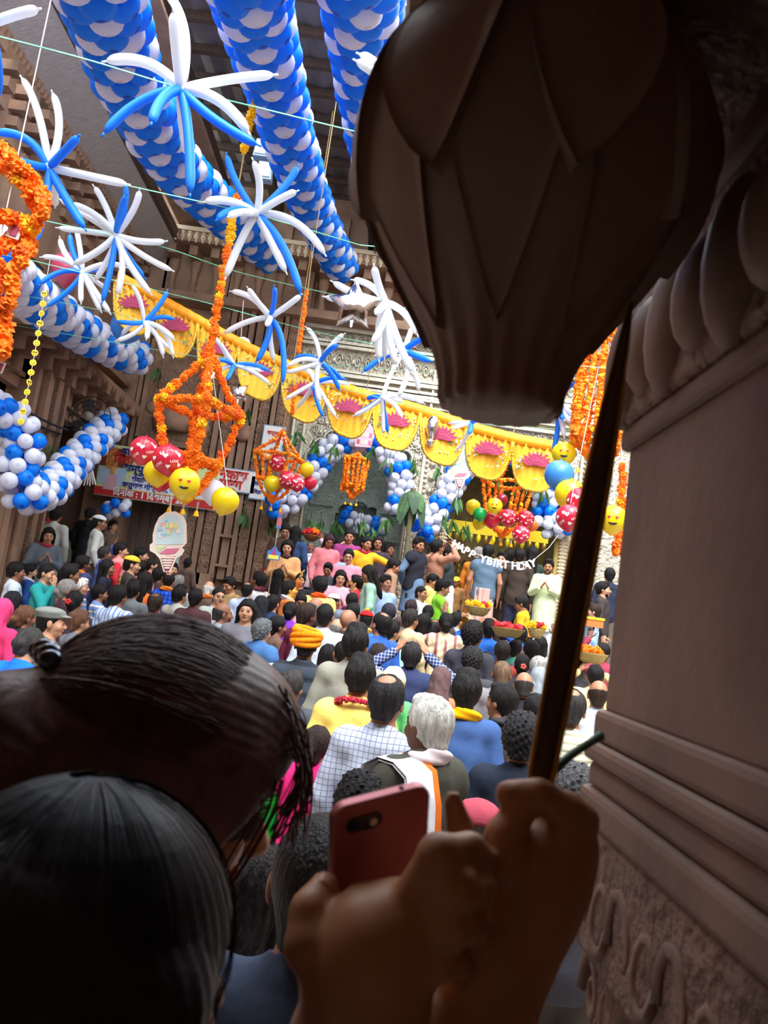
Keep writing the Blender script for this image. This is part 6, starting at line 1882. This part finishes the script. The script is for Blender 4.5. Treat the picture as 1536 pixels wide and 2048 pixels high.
man(1152, 1330, 44, 0, 'short', BLK, 'shirt', (90, 90, 100), 'dark haired person close behind the pole')
# nearer rows
man(634, 1490, 96, 15, 'pony', (46, 32, 30), 'shirt', (20, 190, 66), 'person with brown ponytail in bright pink and green', 'rest', 2, rng=(.95, 1.1), vest=(226, 40, 120))
man(716, 1612, 135, 5, 'curly', BLK, 'shirt', (110, 60, 80), 'person with tight black curls above the phone', 'rest', 1, H=1.6)
man(952, 1668, 128, 5, 'beanie', (204, 84, 100), 'shirt', (90, 60, 70), 'person in smooth pink cap with grey hair below it', 'rest', 0, under=GRY, H=1.55)
man(640, 1762, 265, 6, 'crop', (30, 27, 27), 'shirt', (60, 70, 90), 'close cropped person just behind the phone', 'rest', 1, rng=(.95, 1.05))
man(520, 1790, 235, 25, 'long', (36, 30, 30), 'shirt', (84, 94, 108), 'long dark haired person in grey top under the brown haired woman', 'bow', 1, rng=(.95, 1.05), shawl=(134, 144, 158))
man(158, 1952, 745, 46, 'none', BLK, 'shirt', (60, 30, 50), 'black haired person with straight hair in front of the brown haired one', 'rest', 0, fz=.35, rng=(.97, 1.0), shawl=(70, 34, 58))
build_people()
# ================================================================== foreground: pillar, pendant, two women, hands, phone, pole
STONE = mat((122, 95, 80), .6, bump=(11, .5, .01), var=.3, name='dark_polished_sandstone')
STONE_C = mat((122, 95, 80), .6, bump=(34, 1.0, .02), var=.3, name='carved_dark_sandstone')
vf = struct('trim_2', 'raised verandah floor under the viewer')
MB().box((0.5, -.95, .175), (14.4, 4.1, .35)).build('slab', MARBLE, vf)

# ---- carved stone pillar at the right with lotus-bud pendant
PX0 = .300
pl = thing('stone_pillar', 'dark carved sandstone pillar with stepped pedestal beside the lotus pendant', 'pillar', (.57, .55, .35))
def pbox(nm, x0, x1, y0, y1, z0, z1, m_=STONE, taper=1.0):
    o = MB().box(((x0 + x1) / 2 - .57, (y0 + y1) / 2 - .55, (z0 + z1) / 2 - .35), (x1 - x0, y1 - y0, z1 - z0), taper=taper).build(nm, m_, pl)
    bv = o.modifiers.new('bevel', 'BEVEL'); bv.width = .008; bv.segments = 2
    return o
pbox('pedestal', .320, .90, .06, 1.0, .35, 1.66, STONE_C)
pbox('pedestal_bulge', .290, .90, .05, 1.02, 1.66, 1.80, STONE_C)
pbox('pedestal_band', .284, .91, .04, 1.02, 1.80, 1.838)
pbox('pedestal_band', .292, .90, .06, 1.015, 1.838, 1.868)
pbox('pedestal_band', .284, .90, .05, 1.02, 1.868, 1.892)
pbox('pedestal_band', .291, .90, .07, 1.01, 1.892, 1.930)
pbox('shaft', PX0, .88, .09, 1.0, 1.925, 2.26)
pbox('capital_band', .290, .90, .07, 1.01, 2.255, 2.285)
pbox('capital', .282, .90, .06, 1.02, 2.285, 2.46, STONE_C)
pbox('capital_band', .276, .90, .05, 1.02, 2.46, 2.50)
pbox('upper_shaft', .305, .88, .09, .98, 2.50, 3.82)
rnd = random.Random(31)
# leaf scrolls carved on the pedestal and figures on the capital
for k in range(9):
    for j in range(5):
        y = .42 + k * .07 + (j % 2) * .035; z = 1.24 + j * .12
        q = MB(); pts = [(0, .034 * (1 - t * .75) * math.cos(t * 7.5), .05 * (1 - t * .75) * math.sin(t * 7.5)) for t in [i / 12 for i in range(13)]]
        q.tube(pts, [.012 * (1 - .5 * i / 12) for i in range(13)], 6)
        q.build('carved_leaf', STONE, pl, True, loc=((.326 if z < 1.66 else .296) - .57, y - .55, z - .35), rot=(rnd.uniform(-.5, .5) + (PI if k % 2 else 0), 0, 0))
for k in range(8):
    q = MB(); q.ball((0, 0, 0), (.03, .045, .06 + .02 * (k % 2)), 12, 8)
    q.build('carved_figure', STONE, pl, True, loc=(.285 - .57, .45 + k * .075 - .55, 2.36 - .35), rot=(rnd.uniform(-.3, .3), 0, 0))
# pendant: fluted bud with two tiers of petals, hanging from the bracket
pc0 = PD(1046, 420, .72)
zb = PD(985, 838, .72).z
pd = thing('lotus_pendant', 'dark stone lotus-bud pendant hanging from the pillar bracket', 'stone pendant', (pc0.x, pc0.y, zb))
prof = [(.0, 0), (.049, 0), (.053, .006), (.054, .02), (.062, .045), (.073, .066), (.088, .088), (.103, .110), (.122, .140), (.139, .172), (.149, .205), (.1515, .235), (.147, .265), (.136, .295), (.122, .318), (.110, .332), (.108, .345), (.0, .345)]
def prad(z):
    for (r0, z0), (r1, z1) in zip(prof[1:-1], prof[2:-1]):
        if z0 <= z <= z1 and z1 > z0: return r0 + (r1 - r0) * (z - z0) / (z1 - z0)
    return prof[1][0]
N = 120; V = []; Fq = []
zz_ = [0.0005] + [.006 + .3385 * i / 46 for i in range(47)]
for z in zz_:
    for k in range(N):
        a = 2 * PI * k / N
        flute = max(0, 1 - z / .12)
        r = prad(z) * (1 + flute * .045 * math.cos(a * 18))
        V.append((r * math.cos(a), r * math.sin(a), z))
for i in range(len(zz_) - 1):
    for k in range(N):
        Fq.append((i * N + k, i * N + (k + 1) % N, (i + 1) * N + (k + 1) % N, (i + 1) * N + k))
Fq.append(tuple(range(N - 1, -1, -1))); Fq.append(tuple((len(zz_) - 1) * N + k for k in range(N)))
q = MB(); q.add(V, Fq); q.build('bud', STONE, pd, True)
def petal_geo(phi, zt, zbm, W, lift):
    V = []; Fq = []; nu, nv = 9, 12
    for lay in (0, 1):
        for j in range(nv + 1):
            t = j / nv; z = zt + (zbm - zt) * t
            w = W * (math.sin(PI * min(1, .5 + .5 * t)) ** .6 if t > .0 else 1) * (1 if t < .999 else 0)
            w = W * max(0.0, 1 - t ** 2.6) ** .75
            for i in range(nu + 1):
                u = i / nu * 2 - 1
                a = phi + u * w
                r = prad(max(.002, z)) + (lift * (.35 + .65 * abs(u) ** 3) + (.005 if lift > .006 else 0) + .003 * t if lay == 0 else -.004)
                V.append((r * math.cos(a), r * math.sin(a), z - (0)))
    S = (nu + 1) * (nv + 1)
    for j in range(nv):
        for i in range(nu):
            a = j * (nu + 1) + i
            Fq.append((a, a + nu + 1, a + nu + 2, a + 1)); Fq.append((S + a, S + a + 1, S + a + nu + 2, S + a + nu + 1))
    for j in range(nv):
        for i0 in (0, nu):
            a = j * (nu + 1) + i0
            Fq.append((a, S + a, S + a + nu + 1, a + nu + 1) if i0 else (a, a + nu + 1, S + a + nu + 1, S + a))
    return V, Fq
for k in range(8):
    V, Fq = petal_geo(2 * PI * k / 8 + .12, .335, .150, .36, .0075); q = MB(); q.add(V, Fq); q.build('petal', STONE, pd, True)
for k in range(8):
    V, Fq = petal_geo(2 * PI * (k + .5) / 8 + .12, .27, .055, .33, .004); q = MB(); q.add(V, Fq); q.build('petal', STONE, pd, True)
bk = MB().hexa([(pc0.x - .125, .56, zb + .340), (.60, .56, zb + .340), (.60, .88, zb + .340), (pc0.x - .125, .88, zb + .340),
                (pc0.x - .150, .50, zb + .62), (.60, .50, zb + .62), (.60, .95, zb + .62), (pc0.x - .150, .95, zb + .62)]).build('bracket', STONE_C, pd)
for v in bk.data.vertices: v.co -= pd.location
ys_ = thing('flower_string', 'thin yellow flower string in the gap between pendant and pillar', 'flower string', PD(1392, 300, .93))
flower_string(ys_, [PD(1352, 170, .93), PD(1375, 240, .93), PD(1396, 300, .93), PD(1396, 380, .93), PD(1384, 450, .93)], random.Random(2), .006, 'flower', True, 1.5, 1.0, ys_.location)

# ---- brown haired woman looking down at her phone (world-space body, one surface from head to hands)
HB = mat((84, 56, 52), .48, bump=(160, .3, .002), stretch=(1, 1, 1), var=.35, spec=.4, name='brown_hair')
HK = mat((34, 33, 42), .5, bump=(160, .3, .002), var=.3, spec=.35, name='black_hair')
SKN = mat((176, 122, 86), .5, bump=(90, .10, .004), var=.08, name='near_skin')
hc1 = PD(326, 1522, .76)
R1 = Matrix.Rotation(math.radians(-70), 3, 'Z') @ Matrix.Rotation(math.radians(-16), 3, 'X')
piv1 = hc1 - R1 @ Vector((0, -.005, .115))
H1 = lambda x, y, z: piv1 + R1 @ Vector((x, y, z))
floor1 = .35
root1 = thing('person', 'brown haired person looking down, holding a rose gold phone and a pole', 'person', (piv1.x - .08, piv1.y, floor1))
O1 = root1.location
D_ = lambda x, y, d: PD(x, y, d)
# hand with the phone (back of the hand toward the viewer)
phone_hand = dict(
    arm=[D_(650, 2330, .50), D_(715, 2120, .485), D_(735, 1985, .482)], armr=[.042, .038, .034],
    palm=[(D_(735, 1960, .480), .034), (D_(765, 1890, .478), .034), (D_(805, 1868, .478), .026), (D_(705, 1930, .480), .026)],
    fingers=[[D_(800, 1838, .472), D_(878, 1712, .466), D_(938, 1700, .480), D_(975, 1728, .50)],
             [D_(825, 1868, .470), D_(916, 1778, .460), D_(958, 1778, .478), D_(960, 1800, .50)],
             [D_(815, 1920, .468), D_(905, 1852, .459), D_(944, 1854, .478), D_(944, 1872, .50)],
             [D_(802, 1968, .470), D_(880, 1922, .461), D_(912, 1924, .478), D_(915, 1938, .495)]],
    fr=[.0135, .0118, .0106, .0088],
    thumb=[D_(690, 1955, .480), D_(622, 1890, .478), D_(622, 1822, .488), D_(648, 1775, .500)], tr=[.020, .0155, .0125, .0095],
    tip=[D_(935, 1720, .518), D_(920, 1655, .524), D_(906, 1602, .526)], tipr=[.0095, .0085, .0065])
pole_hand = dict(
    arm=[D_(828, 2330, 0.522), D_(933, 2080, 0.527), D_(993, 1930, 0.530)], armr=[.041, .036, .032],
    palm=[(D_(1018, 1870, 0.532), .032), (D_(1058, 1800, 0.534), .032), (D_(1093, 1730, 0.537), .030), (D_(1118, 1690, 0.540), .024)],
    fingers=[[D_(1123, 1690, 0.532), D_(1136, 1625, 0.525), D_(1078, 1590, 0.521), D_(1016, 1588, 0.525)],
             [D_(1138, 1700, 0.537), D_(1158, 1640, 0.534), D_(1136, 1612, 0.547), D_(1093, 1618, 0.554)],
             [D_(1133, 1735, 0.540), D_(1158, 1680, 0.542), D_(1143, 1655, 0.556), D_(1103, 1660, 0.562)],
             [D_(1118, 1770, 0.542), D_(1146, 1720, 0.548), D_(1130, 1700, 0.562), D_(1093, 1705, 0.567)]],
    fr=[.0130, .0118, .0108, .0090],
    thumb=[D_(1048, 1790, 0.524), D_(1013, 1720, 0.518), D_(1010, 1672, 0.520), D_(1038, 1630, 0.522)], tr=[.018, .0145, .0125, .0100])
def band(lo, hi, flo, fhi, c, f):
    a = []
    if lo < flo: a.append(np.arange(lo, flo - c * .5, c))
    a.append(np.arange(flo, fhi, f))
    if hi > fhi: a.append(np.arange(fhi, hi + c, c))
    return np.concatenate(a)
fx = band(-.52, .25, -.075, .145, .008, .0033)
fy = band(.36, .98, .42, .60, .008, .0036)
fz_ = band(.33, 2.06, 1.64, 1.86, .012, .0034)
fz_ = np.concatenate([np.arange(.33, 1.44, .02), np.arange(1.45, 1.64, .0075), np.arange(1.64, 1.86, .0033), np.arange(1.865, 2.06, .005)])
f = Field(fx, fy, fz_)
head_prims(f, R1, piv1)
nk = piv1 + Vector((-.085, .0, -.115))
f.cap(nk, piv1 + Vector((-.02, 0, .03)), .052, .054, .04)
sh = [nk + Vector((.02, -.17, -.03)), nk + Vector((.02, .15, -.03))]
f.cap(sh[0], sh[1], .055, None, .05)
f.ell(nk + Vector((0, 0, -.18)), (.11, .16, .21), .06); f.ell(nk + Vector((0, 0, -.45)), (.115, .155, .18), .06)
for s_ in (-1, 1):
    hp_ = nk + Vector((0, .085 * s_, -.55))
    f.cap(hp_, (hp_.x, hp_.y, floor1 + .50), .085, .06, .05); f.cap((hp_.x, hp_.y, floor1 + .50), (hp_.x - .01, hp_.y, floor1 + .09), .058, .04, .03)
    f.cap((hp_.x - .03, hp_.y, floor1 + .035), (hp_.x + .13, hp_.y, floor1 + .022), .036, .024, .03)
for hand, shp in ((phone_hand, sh[0]), (pole_hand, sh[0] + Vector((.06, .12, -.01)))):
    el = (Vector(hand['arm'][0]) + Vector((-.02, .0, -.03)))
    f.cap(shp, el, .052, .042, .04)
    f.chain([el] + hand['arm'], [.042] + hand['armr'], .03)
    pts = [hand['arm'][-1]] + [p for p, r in hand['palm']]
    prev = hand['arm'][-1]; pr_ = hand['armr'][-1]
    for p, r in hand['palm']:
        f.cap(prev, p, pr_, r, .014); prev, pr_ = p, r
    for i, fg in enumerate(hand['fingers']):
        k_ = [1.0, 1.0, .95, .82][i]
        f.cap(hand['palm'][min(1 + (i < 2), 2)][0], fg[0], .020, hand['fr'][0] * k_, .012)
        f.chain(fg, [r * k_ for r in hand['fr']], .0022)
        f.ell(fg[1], (hand['fr'][1] * 1.12 * k_,) * 3, .004)
    f.cap(hand['palm'][0][0], hand['thumb'][0], .026, hand['tr'][0], .012)
    f.chain(hand['thumb'], hand['tr'], .005)
    if 'tip' in hand: f.chain(hand['tip'], hand['tipr'], .004)
R1i = np.array(R1).T
def zones1(c):
    q = (c - np.array(piv1)) @ R1i.T
    x, y, z = np.abs(q[:, 0]), q[:, 1], q[:, 2]
    m_ = np.zeros(len(c))
    m_[(np.hypot(x - .031, z - .101) < .0125) & (y > .075)] = 1
    m_[(x > .012) & (x < .052) & (np.abs(z - .122) < .006) & (y > .075)] = 1
    m_[(x < .024) & (z > .030) & (z < .050) & (y > .088)] = 2
    return m_
put('body', f.mesh('body', [SKN, EYE, LIPS], zones1, Matrix.Translation(-O1)), root1)
# nails on the visible finger ends
NAIL = mat((206, 150, 130), .3, name='nail')
for p_ in (phone_hand['thumb'][-1],):
    v = (CAM - Vector(p_)).normalized()
    MB().ball((0, 0, 0), (.0055, .0055, .002), 10, 6).build('nail', NAIL, root1, True, loc=Vector(p_) + v * .0085 - O1, rot=aim(v))
# plum kurta over the torso
g = Field(arange(-.55, .05, .011), arange(.38, 1.0, .011), arange(.7, 1.83, .011))
g.cap(sh[0], sh[1], .07, None, .05); g.ell(nk + Vector((0, 0, -.18)), (.128, .178, .22), .06); g.ell(nk + Vector((0, 0, -.45)), (.135, .172, .19), .06)
g.cap(nk + Vector((0, 0, -.45)), nk + Vector((0, 0, -1.0)), .165, .20, .05)
for hand, shp in ((phone_hand, sh[0]), (pole_hand, sh[0] + Vector((.06, .12, -.01)))):
    el = (Vector(hand['arm'][0]) + Vector((-.02, .0, -.03)))
    g.cap(shp, el, .066, .054, .04); g.cap(el, Vector(el).lerp(Vector(hand['arm'][0]), .6), .055, .05, .02)
g.cap(nk + Vector((0, 0, .04)), nk + Vector((.03, 0, .2)), .062, .08, .01, True)
g.noise(lambda X, Y, Z: .005 * np.sin(Z * 40 + Y * 25) + .003 * np.sin(Y * 70 + X * 40))
put('kurta', g.mesh('kurta', cloth((96, 44, 70)), None, Matrix.Translation(-O1)), root1)
# hair: combed back to a clip, long below
hf = Field(arange(-.17, .17, .004), arange(-.26, .18, .004), arange(-.34, .27, .0045))
hf.ell((0, -.018, .132), (.098, .124, .114), .02); hf.ell((0, .045, .175), (.078, .060, .055), .03)
hf.ell((.055, -.01, .065), (.046, .098, .125), .03); hf.ell((-.055, -.01, .065), (.046, .098, .125), .03)
hf.ell((0, -.140, .095), (.052, .055, .050), .012); hf.ell((.01, -.11, -.02), (.095, .085, .16), .05); hf.ell((.03, -.10, -.20), (.095, .080, .16), .05)
hf.cap((.068, .045, .14), (.066, .035, -.03), .030, .020, .03)
hf.ell((0, .122, .020), (.160, .100, .128), .010, None, True)
hf.noise(lambda X, Y, Z: .0007 * np.sin(np.arctan2(X, Z - .1) * 70 + np.sin(Y * 14) * 1.2))
hair1 = put('hair', hf.mesh('hair', HB), root1, piv1 - O1, R1.to_euler())
rnd = random.Random(77)
st = MB()
for k in range(1500):
    t = rnd.uniform(-.7, 2.6); gsh = rnd.uniform(.997, 1.016) * (1.0 if t < 1.2 else 1.035); s0 = rnd.uniform(.45, .75); s1 = rnd.uniform(2.5, 3.05)
    pts = []
    for i in range(11):
        s_ = s0 + (s1 - s0) * i / 10
        w = .02 * math.sin(i * .9 + k)
        pts.append((.099 * gsh * math.sin(t + w) * math.sin(s_), -.018 + .126 * gsh * math.cos(s_), .132 + .116 * gsh * math.cos(t + w) * math.sin(s_)))
    st.tube(pts, [.0002] + [rnd.uniform(.0002, .00045)] * 9 + [.0002], 3, cap=False)
for k in range(420):
    t = rnd.uniform(-1.9, 1.9); gsh = rnd.uniform(.99, 1.03); s0 = rnd.uniform(.3, .9); pts = []
    for i in range(8):
        s_ = s0 + (2.7 - s0) * i / 7
        pts.append((.053 * gsh * math.sin(t) * math.sin(s_), -.140 + .056 * gsh * math.cos(s_), .095 + .051 * gsh * math.cos(t) * math.sin(s_)))
    st.tube(pts, rnd.uniform(.0002, .00045), 3, cap=False)
st.build('hair_strands', HB, hair1, True, kind='stuff')
# loose locks falling in front of the face
lk = MB()
for k in range(46):
    a0 = D_(rnd.uniform(545, 585), rnd.uniform(1370, 1440), rnd.uniform(.74, .80))
    a1 = D_(rnd.uniform(575, 612), rnd.uniform(1440, 1500), rnd.uniform(.72, .78))
    a2 = D_(rnd.uniform(590, 626), rnd.uniform(1530, 1590), rnd.uniform(.72, .77))
    a3 = D_(rnd.uniform(540, 615), rnd.uniform(1620, 1700), rnd.uniform(.72, .77))
    lk.tube([p - O1 for p in catmull([a0, a1, a2, a3], 5)], rnd.uniform(.0006, .0014), 3, cap=False)
lk.build('loose_locks', HB, root1, True, kind='stuff')
lk = MB()
for k in range(16):
    x0 = rnd.uniform(-20, 30)
    lk.tube([p - O1 for p in catmull([D_(545 + x0, 1560, .71), D_(525 + x0, 1630, .70), D_(475 + x0, 1720, .70), D_(430 + x0 * .6, 1800, .70)], 5)], rnd.uniform(.0005, .0011), 3, cap=False)
lk.build('side_locks', HB, root1, True, kind='stuff')
cl = MB()
for k in range(5):
    cl.ball((-.02 + .012 * k, -.150 + .003 * k, .165 + .004 * (k % 2)), (.008, .012, .010), 10, 7)
cl.build('hair_clip', mat((60, 64, 84), .15, .6, coat=.6, name='clip_stones'), root1, True, loc=piv1 - O1, rot=R1.to_euler())

# ---- black haired woman close in front
r2 = PEOPLE['black haired person with straight hair in front of the brown haired one']
h2 = Field(arange(-.17, .17, .0042), arange(-.20, .16, .0042), arange(-.42, .27, .005))
h2.ell((0, -.014, .130), (.098, .120, .114), .02); h2.ell((0, -.06, .02), (.108, .085, .17), .06); h2.ell((0, -.075, -.18), (.118, .078, .22), .06)
h2.cap((.083, .015, .12), (.092, .015, -.10), .028, .024, .03); h2.cap((-.083, .015, .12), (-.092, .015, -.10), .028, .024, .03)
h2.ell((0, .130, .04), (.150, .095, .130), .010, None, True)
h2.noise(lambda X, Y, Z: .0009 * np.sin(np.arctan2(X, Y + .02) * 52 + np.sin(Z * 12) * 1.0))
hair2 = put('hair', h2.mesh('hair', HK), r2, PIV, TPL['rest']['R'].to_euler())
st = MB()
for k in range(800):
    t = rnd.uniform(PI * .92, PI * 2.08) if k % 4 else rnd.uniform(0, 2 * PI)
    g_ = rnd.uniform(.998, 1.018); pts = []
    for i in range(9):
        s_ = .15 + 1.75 * i / 8
        pts.append((.100 * g_ * math.sin(s_) * math.cos(t), -.014 + .122 * g_ * math.sin(s_) * math.sin(t), .130 + .116 * g_ * math.cos(s_)))
    p = pts[-1]
    for i in range(1, 5):
        pts.append((p[0] * (1 + .03 * i), p[1] - .004 * i, p[2] - .06 * i))
    st.tube(pts, rnd.uniform(.0002, .00045), 3, cap=False)
st.build('hair_strands', HK, hair2, True, kind='stuff')

# ---- phone
n_up = (D_(664, 1612, .498) - D_(660, 1842, .522)).normalized()
xr = (D_(885, 1568, .532) - D_(664, 1612, .498)); xr = (xr - n_up * xr.dot(n_up)).normalized()
nb = xr.cross(n_up)                     # away from the viewer is -nb when it points to the camera
pw, ph, pt = .0695, .143, .0085
tl = D_(662, 1612, .505)
pcen = tl + xr * (pw / 2) - n_up * (ph / 2)
if nb.dot(CAM - pcen) < 0: nb = -nb
Mp = Matrix((xr, n_up, nb)).transposed().to_4x4(); Mp.translation = pcen
ph_o = thing('phone', 'rose gold smartphone held up showing its camera', 'phone', pcen, Mp.to_euler())
def rrect(w, h, r, n_=6):
    out = []
    for cx, cy, a0 in ((w / 2 - r, h / 2 - r, 0), (-w / 2 + r, h / 2 - r, PI / 2), (-w / 2 + r, -h / 2 + r, PI), (w / 2 - r, -h / 2 + r, 1.5 * PI)):
        for i in range(n_ + 1):
            a = a0 + PI / 2 * i / n_
            out.append((cx + r * math.cos(a), cy + r * math.sin(a)))
    return out
def plate(nm, ol, z0, z1, m_, par, inset=0.0, smooth=False):
    n_ = len(ol); c = (sum(p[0] for p in ol) / n_, sum(p[1] for p in ol) / n_)
    V = [(x, y, z0) for x, y in ol] + [(x, y, z1) for x, y in ol]
    Fq = [tuple(range(n_ - 1, -1, -1)), tuple(range(n_, 2 * n_))] + [(k, (k + 1) % n_, n_ + (k + 1) % n_, n_ + k) for k in range(n_)]
    q = MB(); q.add(V, Fq); o = q.build(nm, m_, par, smooth)
    bv = o.modifiers.new('bevel', 'BEVEL'); bv.width = .0016; bv.segments = 3; bv.limit_method = 'ANGLE'
    return o
ROSE = mat((176, 104, 108), .38, .55, name='rose_gold')
plate('case', rrect(pw, ph, .010), -pt / 2, pt / 2, ROSE, ph_o)
plate('screen', rrect(pw - .004, ph - .012, .006), -pt / 2 - .0006, -pt / 2 + .001, mat((14, 14, 18), .1, name='screen_glass'), ph_o)
cm = plate('camera_window', [(x + -pw / 2 + .0215, y + ph / 2 - .0155) for x, y in rrect(.0255, .0120, .0058)], pt / 2 - .001, pt / 2 + .0012, mat((16, 15, 18), .15, coat=.5, name='camera_glass'), ph_o)
MB().lathe([(.0042, 0), (.0042, .0008), (.0030, .001), (.0, .001)], 18).build('lens', mat((40, 40, 52), .1, .3, name='lens'), cm, True, loc=(-pw / 2 + .0155, ph / 2 - .0155, pt / 2 + .0012))
MB().lathe([(.0026, 0), (.0026, .0006), (.0, .0006)], 14).build('flash', mat((236, 226, 200), .3, name='flash_glass'), cm, True, loc=(-pw / 2 + .0275, ph / 2 - .0155, pt / 2 + .0012))
MB().lathe([(.0018, -.0004), (.0018, .0006)], 10).build('headphone_jack', INK, ph_o, True, loc=(pw / 2 - .020, ph / 2, 0), rot=(PI / 2, 0, 0))

# ---- pole in the second hand
pa, pb = D_(1066, 1640, .542), D_(1262, 606, .590)
po = thing('pole', 'dark brown flat pole with rough golden edges held upright in the hand', 'pole', pa)
axv = (pb - pa).normalized(); vw = (CAM - pa.lerp(pb, .5)).normalized(); sd = axv.cross(vw).normalized()
def strip(nm, m_, off, w0, w1, th, dz):
    V = []; n_ = 30; rr_ = random.Random(5)
    for i in range(n_ + 1):
        t = i / n_; c = pa.lerp(pb, t) - pa
        tp = 1 - .8 * t ** 7
        wv = tp * (w0 + (w1 - w0) * math.sin(PI * min(1, t * 1.15 + .02)) ** .7) * (1 + .06 * rr_.uniform(-1, 1))
        o_ = tp * off * (w0 + (w1 - w0) * math.sin(PI * min(1, t * 1.15 + .02)) ** .7)
        dep = vw * dz
        for a in range(8):
            an = 2 * PI * a / 8
            V.append(c + sd * (o_ + wv * (.25 if off else 1) * math.cos(an)) + vw * th * math.sin(an) + dep)
    Fq = []
    for i in range(n_):
        for a in range(8):
            Fq.append((i * 8 + a, i * 8 + (a + 1) % 8, (i + 1) * 8 + (a + 1) % 8, (i + 1) * 8 + a))
    Fq.append(tuple(range(7, -1, -1))); Fq.append(tuple(n_ * 8 + a for a in range(8)))
    q = MB(); q.add(V, Fq); q.build(nm, m_, po, True)
GED = mat((172, 128, 48), .5, .4, bump=(60, .6, .004), var=.3, name='golden_edge')
strip('shaft', mat((74, 50, 26), .6, bump=(20, .5, .004), stretch=(3, 3, .6), var=.3, name='dark_stalk'), 0, .0065, .0088, .005, 0)
strip('golden_edge', GED, 1.0, .0065, .0088, .004, .001)
strip('golden_edge', GED, -1.0, .0065, .0088, .004, .001)
gs = MB().tube(catmull([D_(1092, 1556, .60), D_(1140, 1512, .62), D_(1200, 1472, .66)], 6), [.0035] * 12 + [.0045], 8).build('plant_stem', LEAF_D, None, True)
tag(gs, 'green plant stem between the hand and the stone pillar', 'plant')

# ---- offerings and small things in the crowd
bs = thing('flower_basket', 'basket heaped with red and orange flowers carried on a head', 'basket', P(622, 1076, PEOPLE_Y['grey bearded person in pale pink shirt carrying a flower basket on the head']))
MB().lathe([(.06, -.05), (.10, -.03), (.15, .03), (.16, .05)], 18).build('basket', mat((150, 96, 60), .8, bump=(60, .8), name='cane'), bs, True)
rs2 = random.Random(12)
rfl = flower_geo(.03, 6).mesh('flower', mat((196, 26, 40), .7, name='red_petals'))
for k in range(70):
    a = rs2.uniform(0, 6.28); r_ = .16 * math.sqrt(rs2.random()); z = .05 + .13 * (1 - (r_ / .17) ** 2) * rs2.uniform(.5, 1)
    red = (math.cos(a) < .2 or z < .08)
    put('flower', rfl if red else FLM[0], bs, (r_ * math.cos(a), r_ * math.sin(a), z), (a, r_ * 9, 0), (1.05,) * 3)
for lab, x, y, Y, cols, w in (('cane basket of crimson roses held up before the platform', 1015, 1255, 9.6, 'r', .20), ('leaf parcel of yellow and red flowers held up before the platform', 955, 1212, 10.0, 'y', .16),
                              ('basket of marigolds and white flowers between pole and pillar', 1168, 1312, 7.4, 'o', .17), ('tray of yellow and pink flowers lifted by the pale green kurta', 1072, 1256, 9.2, 'y', .10)):
    b_ = thing('offering_basket', lab, 'basket', P(x, y + 10, Y))
    if cols == 'o':
        r_ = PEOPLE['person in cream yellow sleeves between pole and pillar']
        b_.location = r_.location + r_.rotation_euler.to_matrix() @ (Vector((0, .28, 1.80)) * r_.scale[0])
    MB().lathe([(w * .5, -.06), (w * .75, -.03), (w, .04), (w * 1.05, .05)], 18).build('basket', mat((206, 184, 120), .8, bump=(60, .8), name='pale_cane'), b_, True)
    for k in range(26):
        a = rs2.uniform(0, 6.28); r_ = w * .9 * math.sqrt(rs2.random())
        me = {'r': rfl, 'y': FLM[2] if k % 3 else rfl, 'o': FLM[0]}[cols]
        put('flower', me, b_, (r_ * math.cos(a), r_ * math.sin(a), .05 + rs2.uniform(0, .05)), (a, a, 0), (1.1,) * 3)
bt = thing('plastic_box', 'orange and yellow plastic box lifted between pole and pillar', 'box', (0, 0, 0))
def held(label, p):
    r_ = PEOPLE[label]
    return r_.location + r_.rotation_euler.to_matrix() @ (Vector(p) * r_.scale[0])
bt.location = held('person with dark hair raising a plastic box between pole and pillar', (-.18, .18, 1.97))
MB().box((0, 0, 0), (.24, .12, .10)).build('body', mat((226, 120, 60), .5, name='orange_plastic'), bt)
MB().box((0, 0, .055), (.26, .14, .03)).build('lid', mat((244, 220, 40), .5, name='yellow_plastic'), bt)
sp_ = thing('smartphone', 'pale blue phone held by the person in pink kurta', 'phone', P(683, 1128, PEOPLE_Y['person in pink kurta with spectacles reading a pale blue phone'] - .3))
MB().box((0, 0, 0), (.13, .012, .05)).build('case', mat((160, 200, 232), .4, name='pale_blue_case'), sp_)
MB().box((0, -.007, 0), (.09, .003, .01)).build('print_strip', PAPER, sp_)
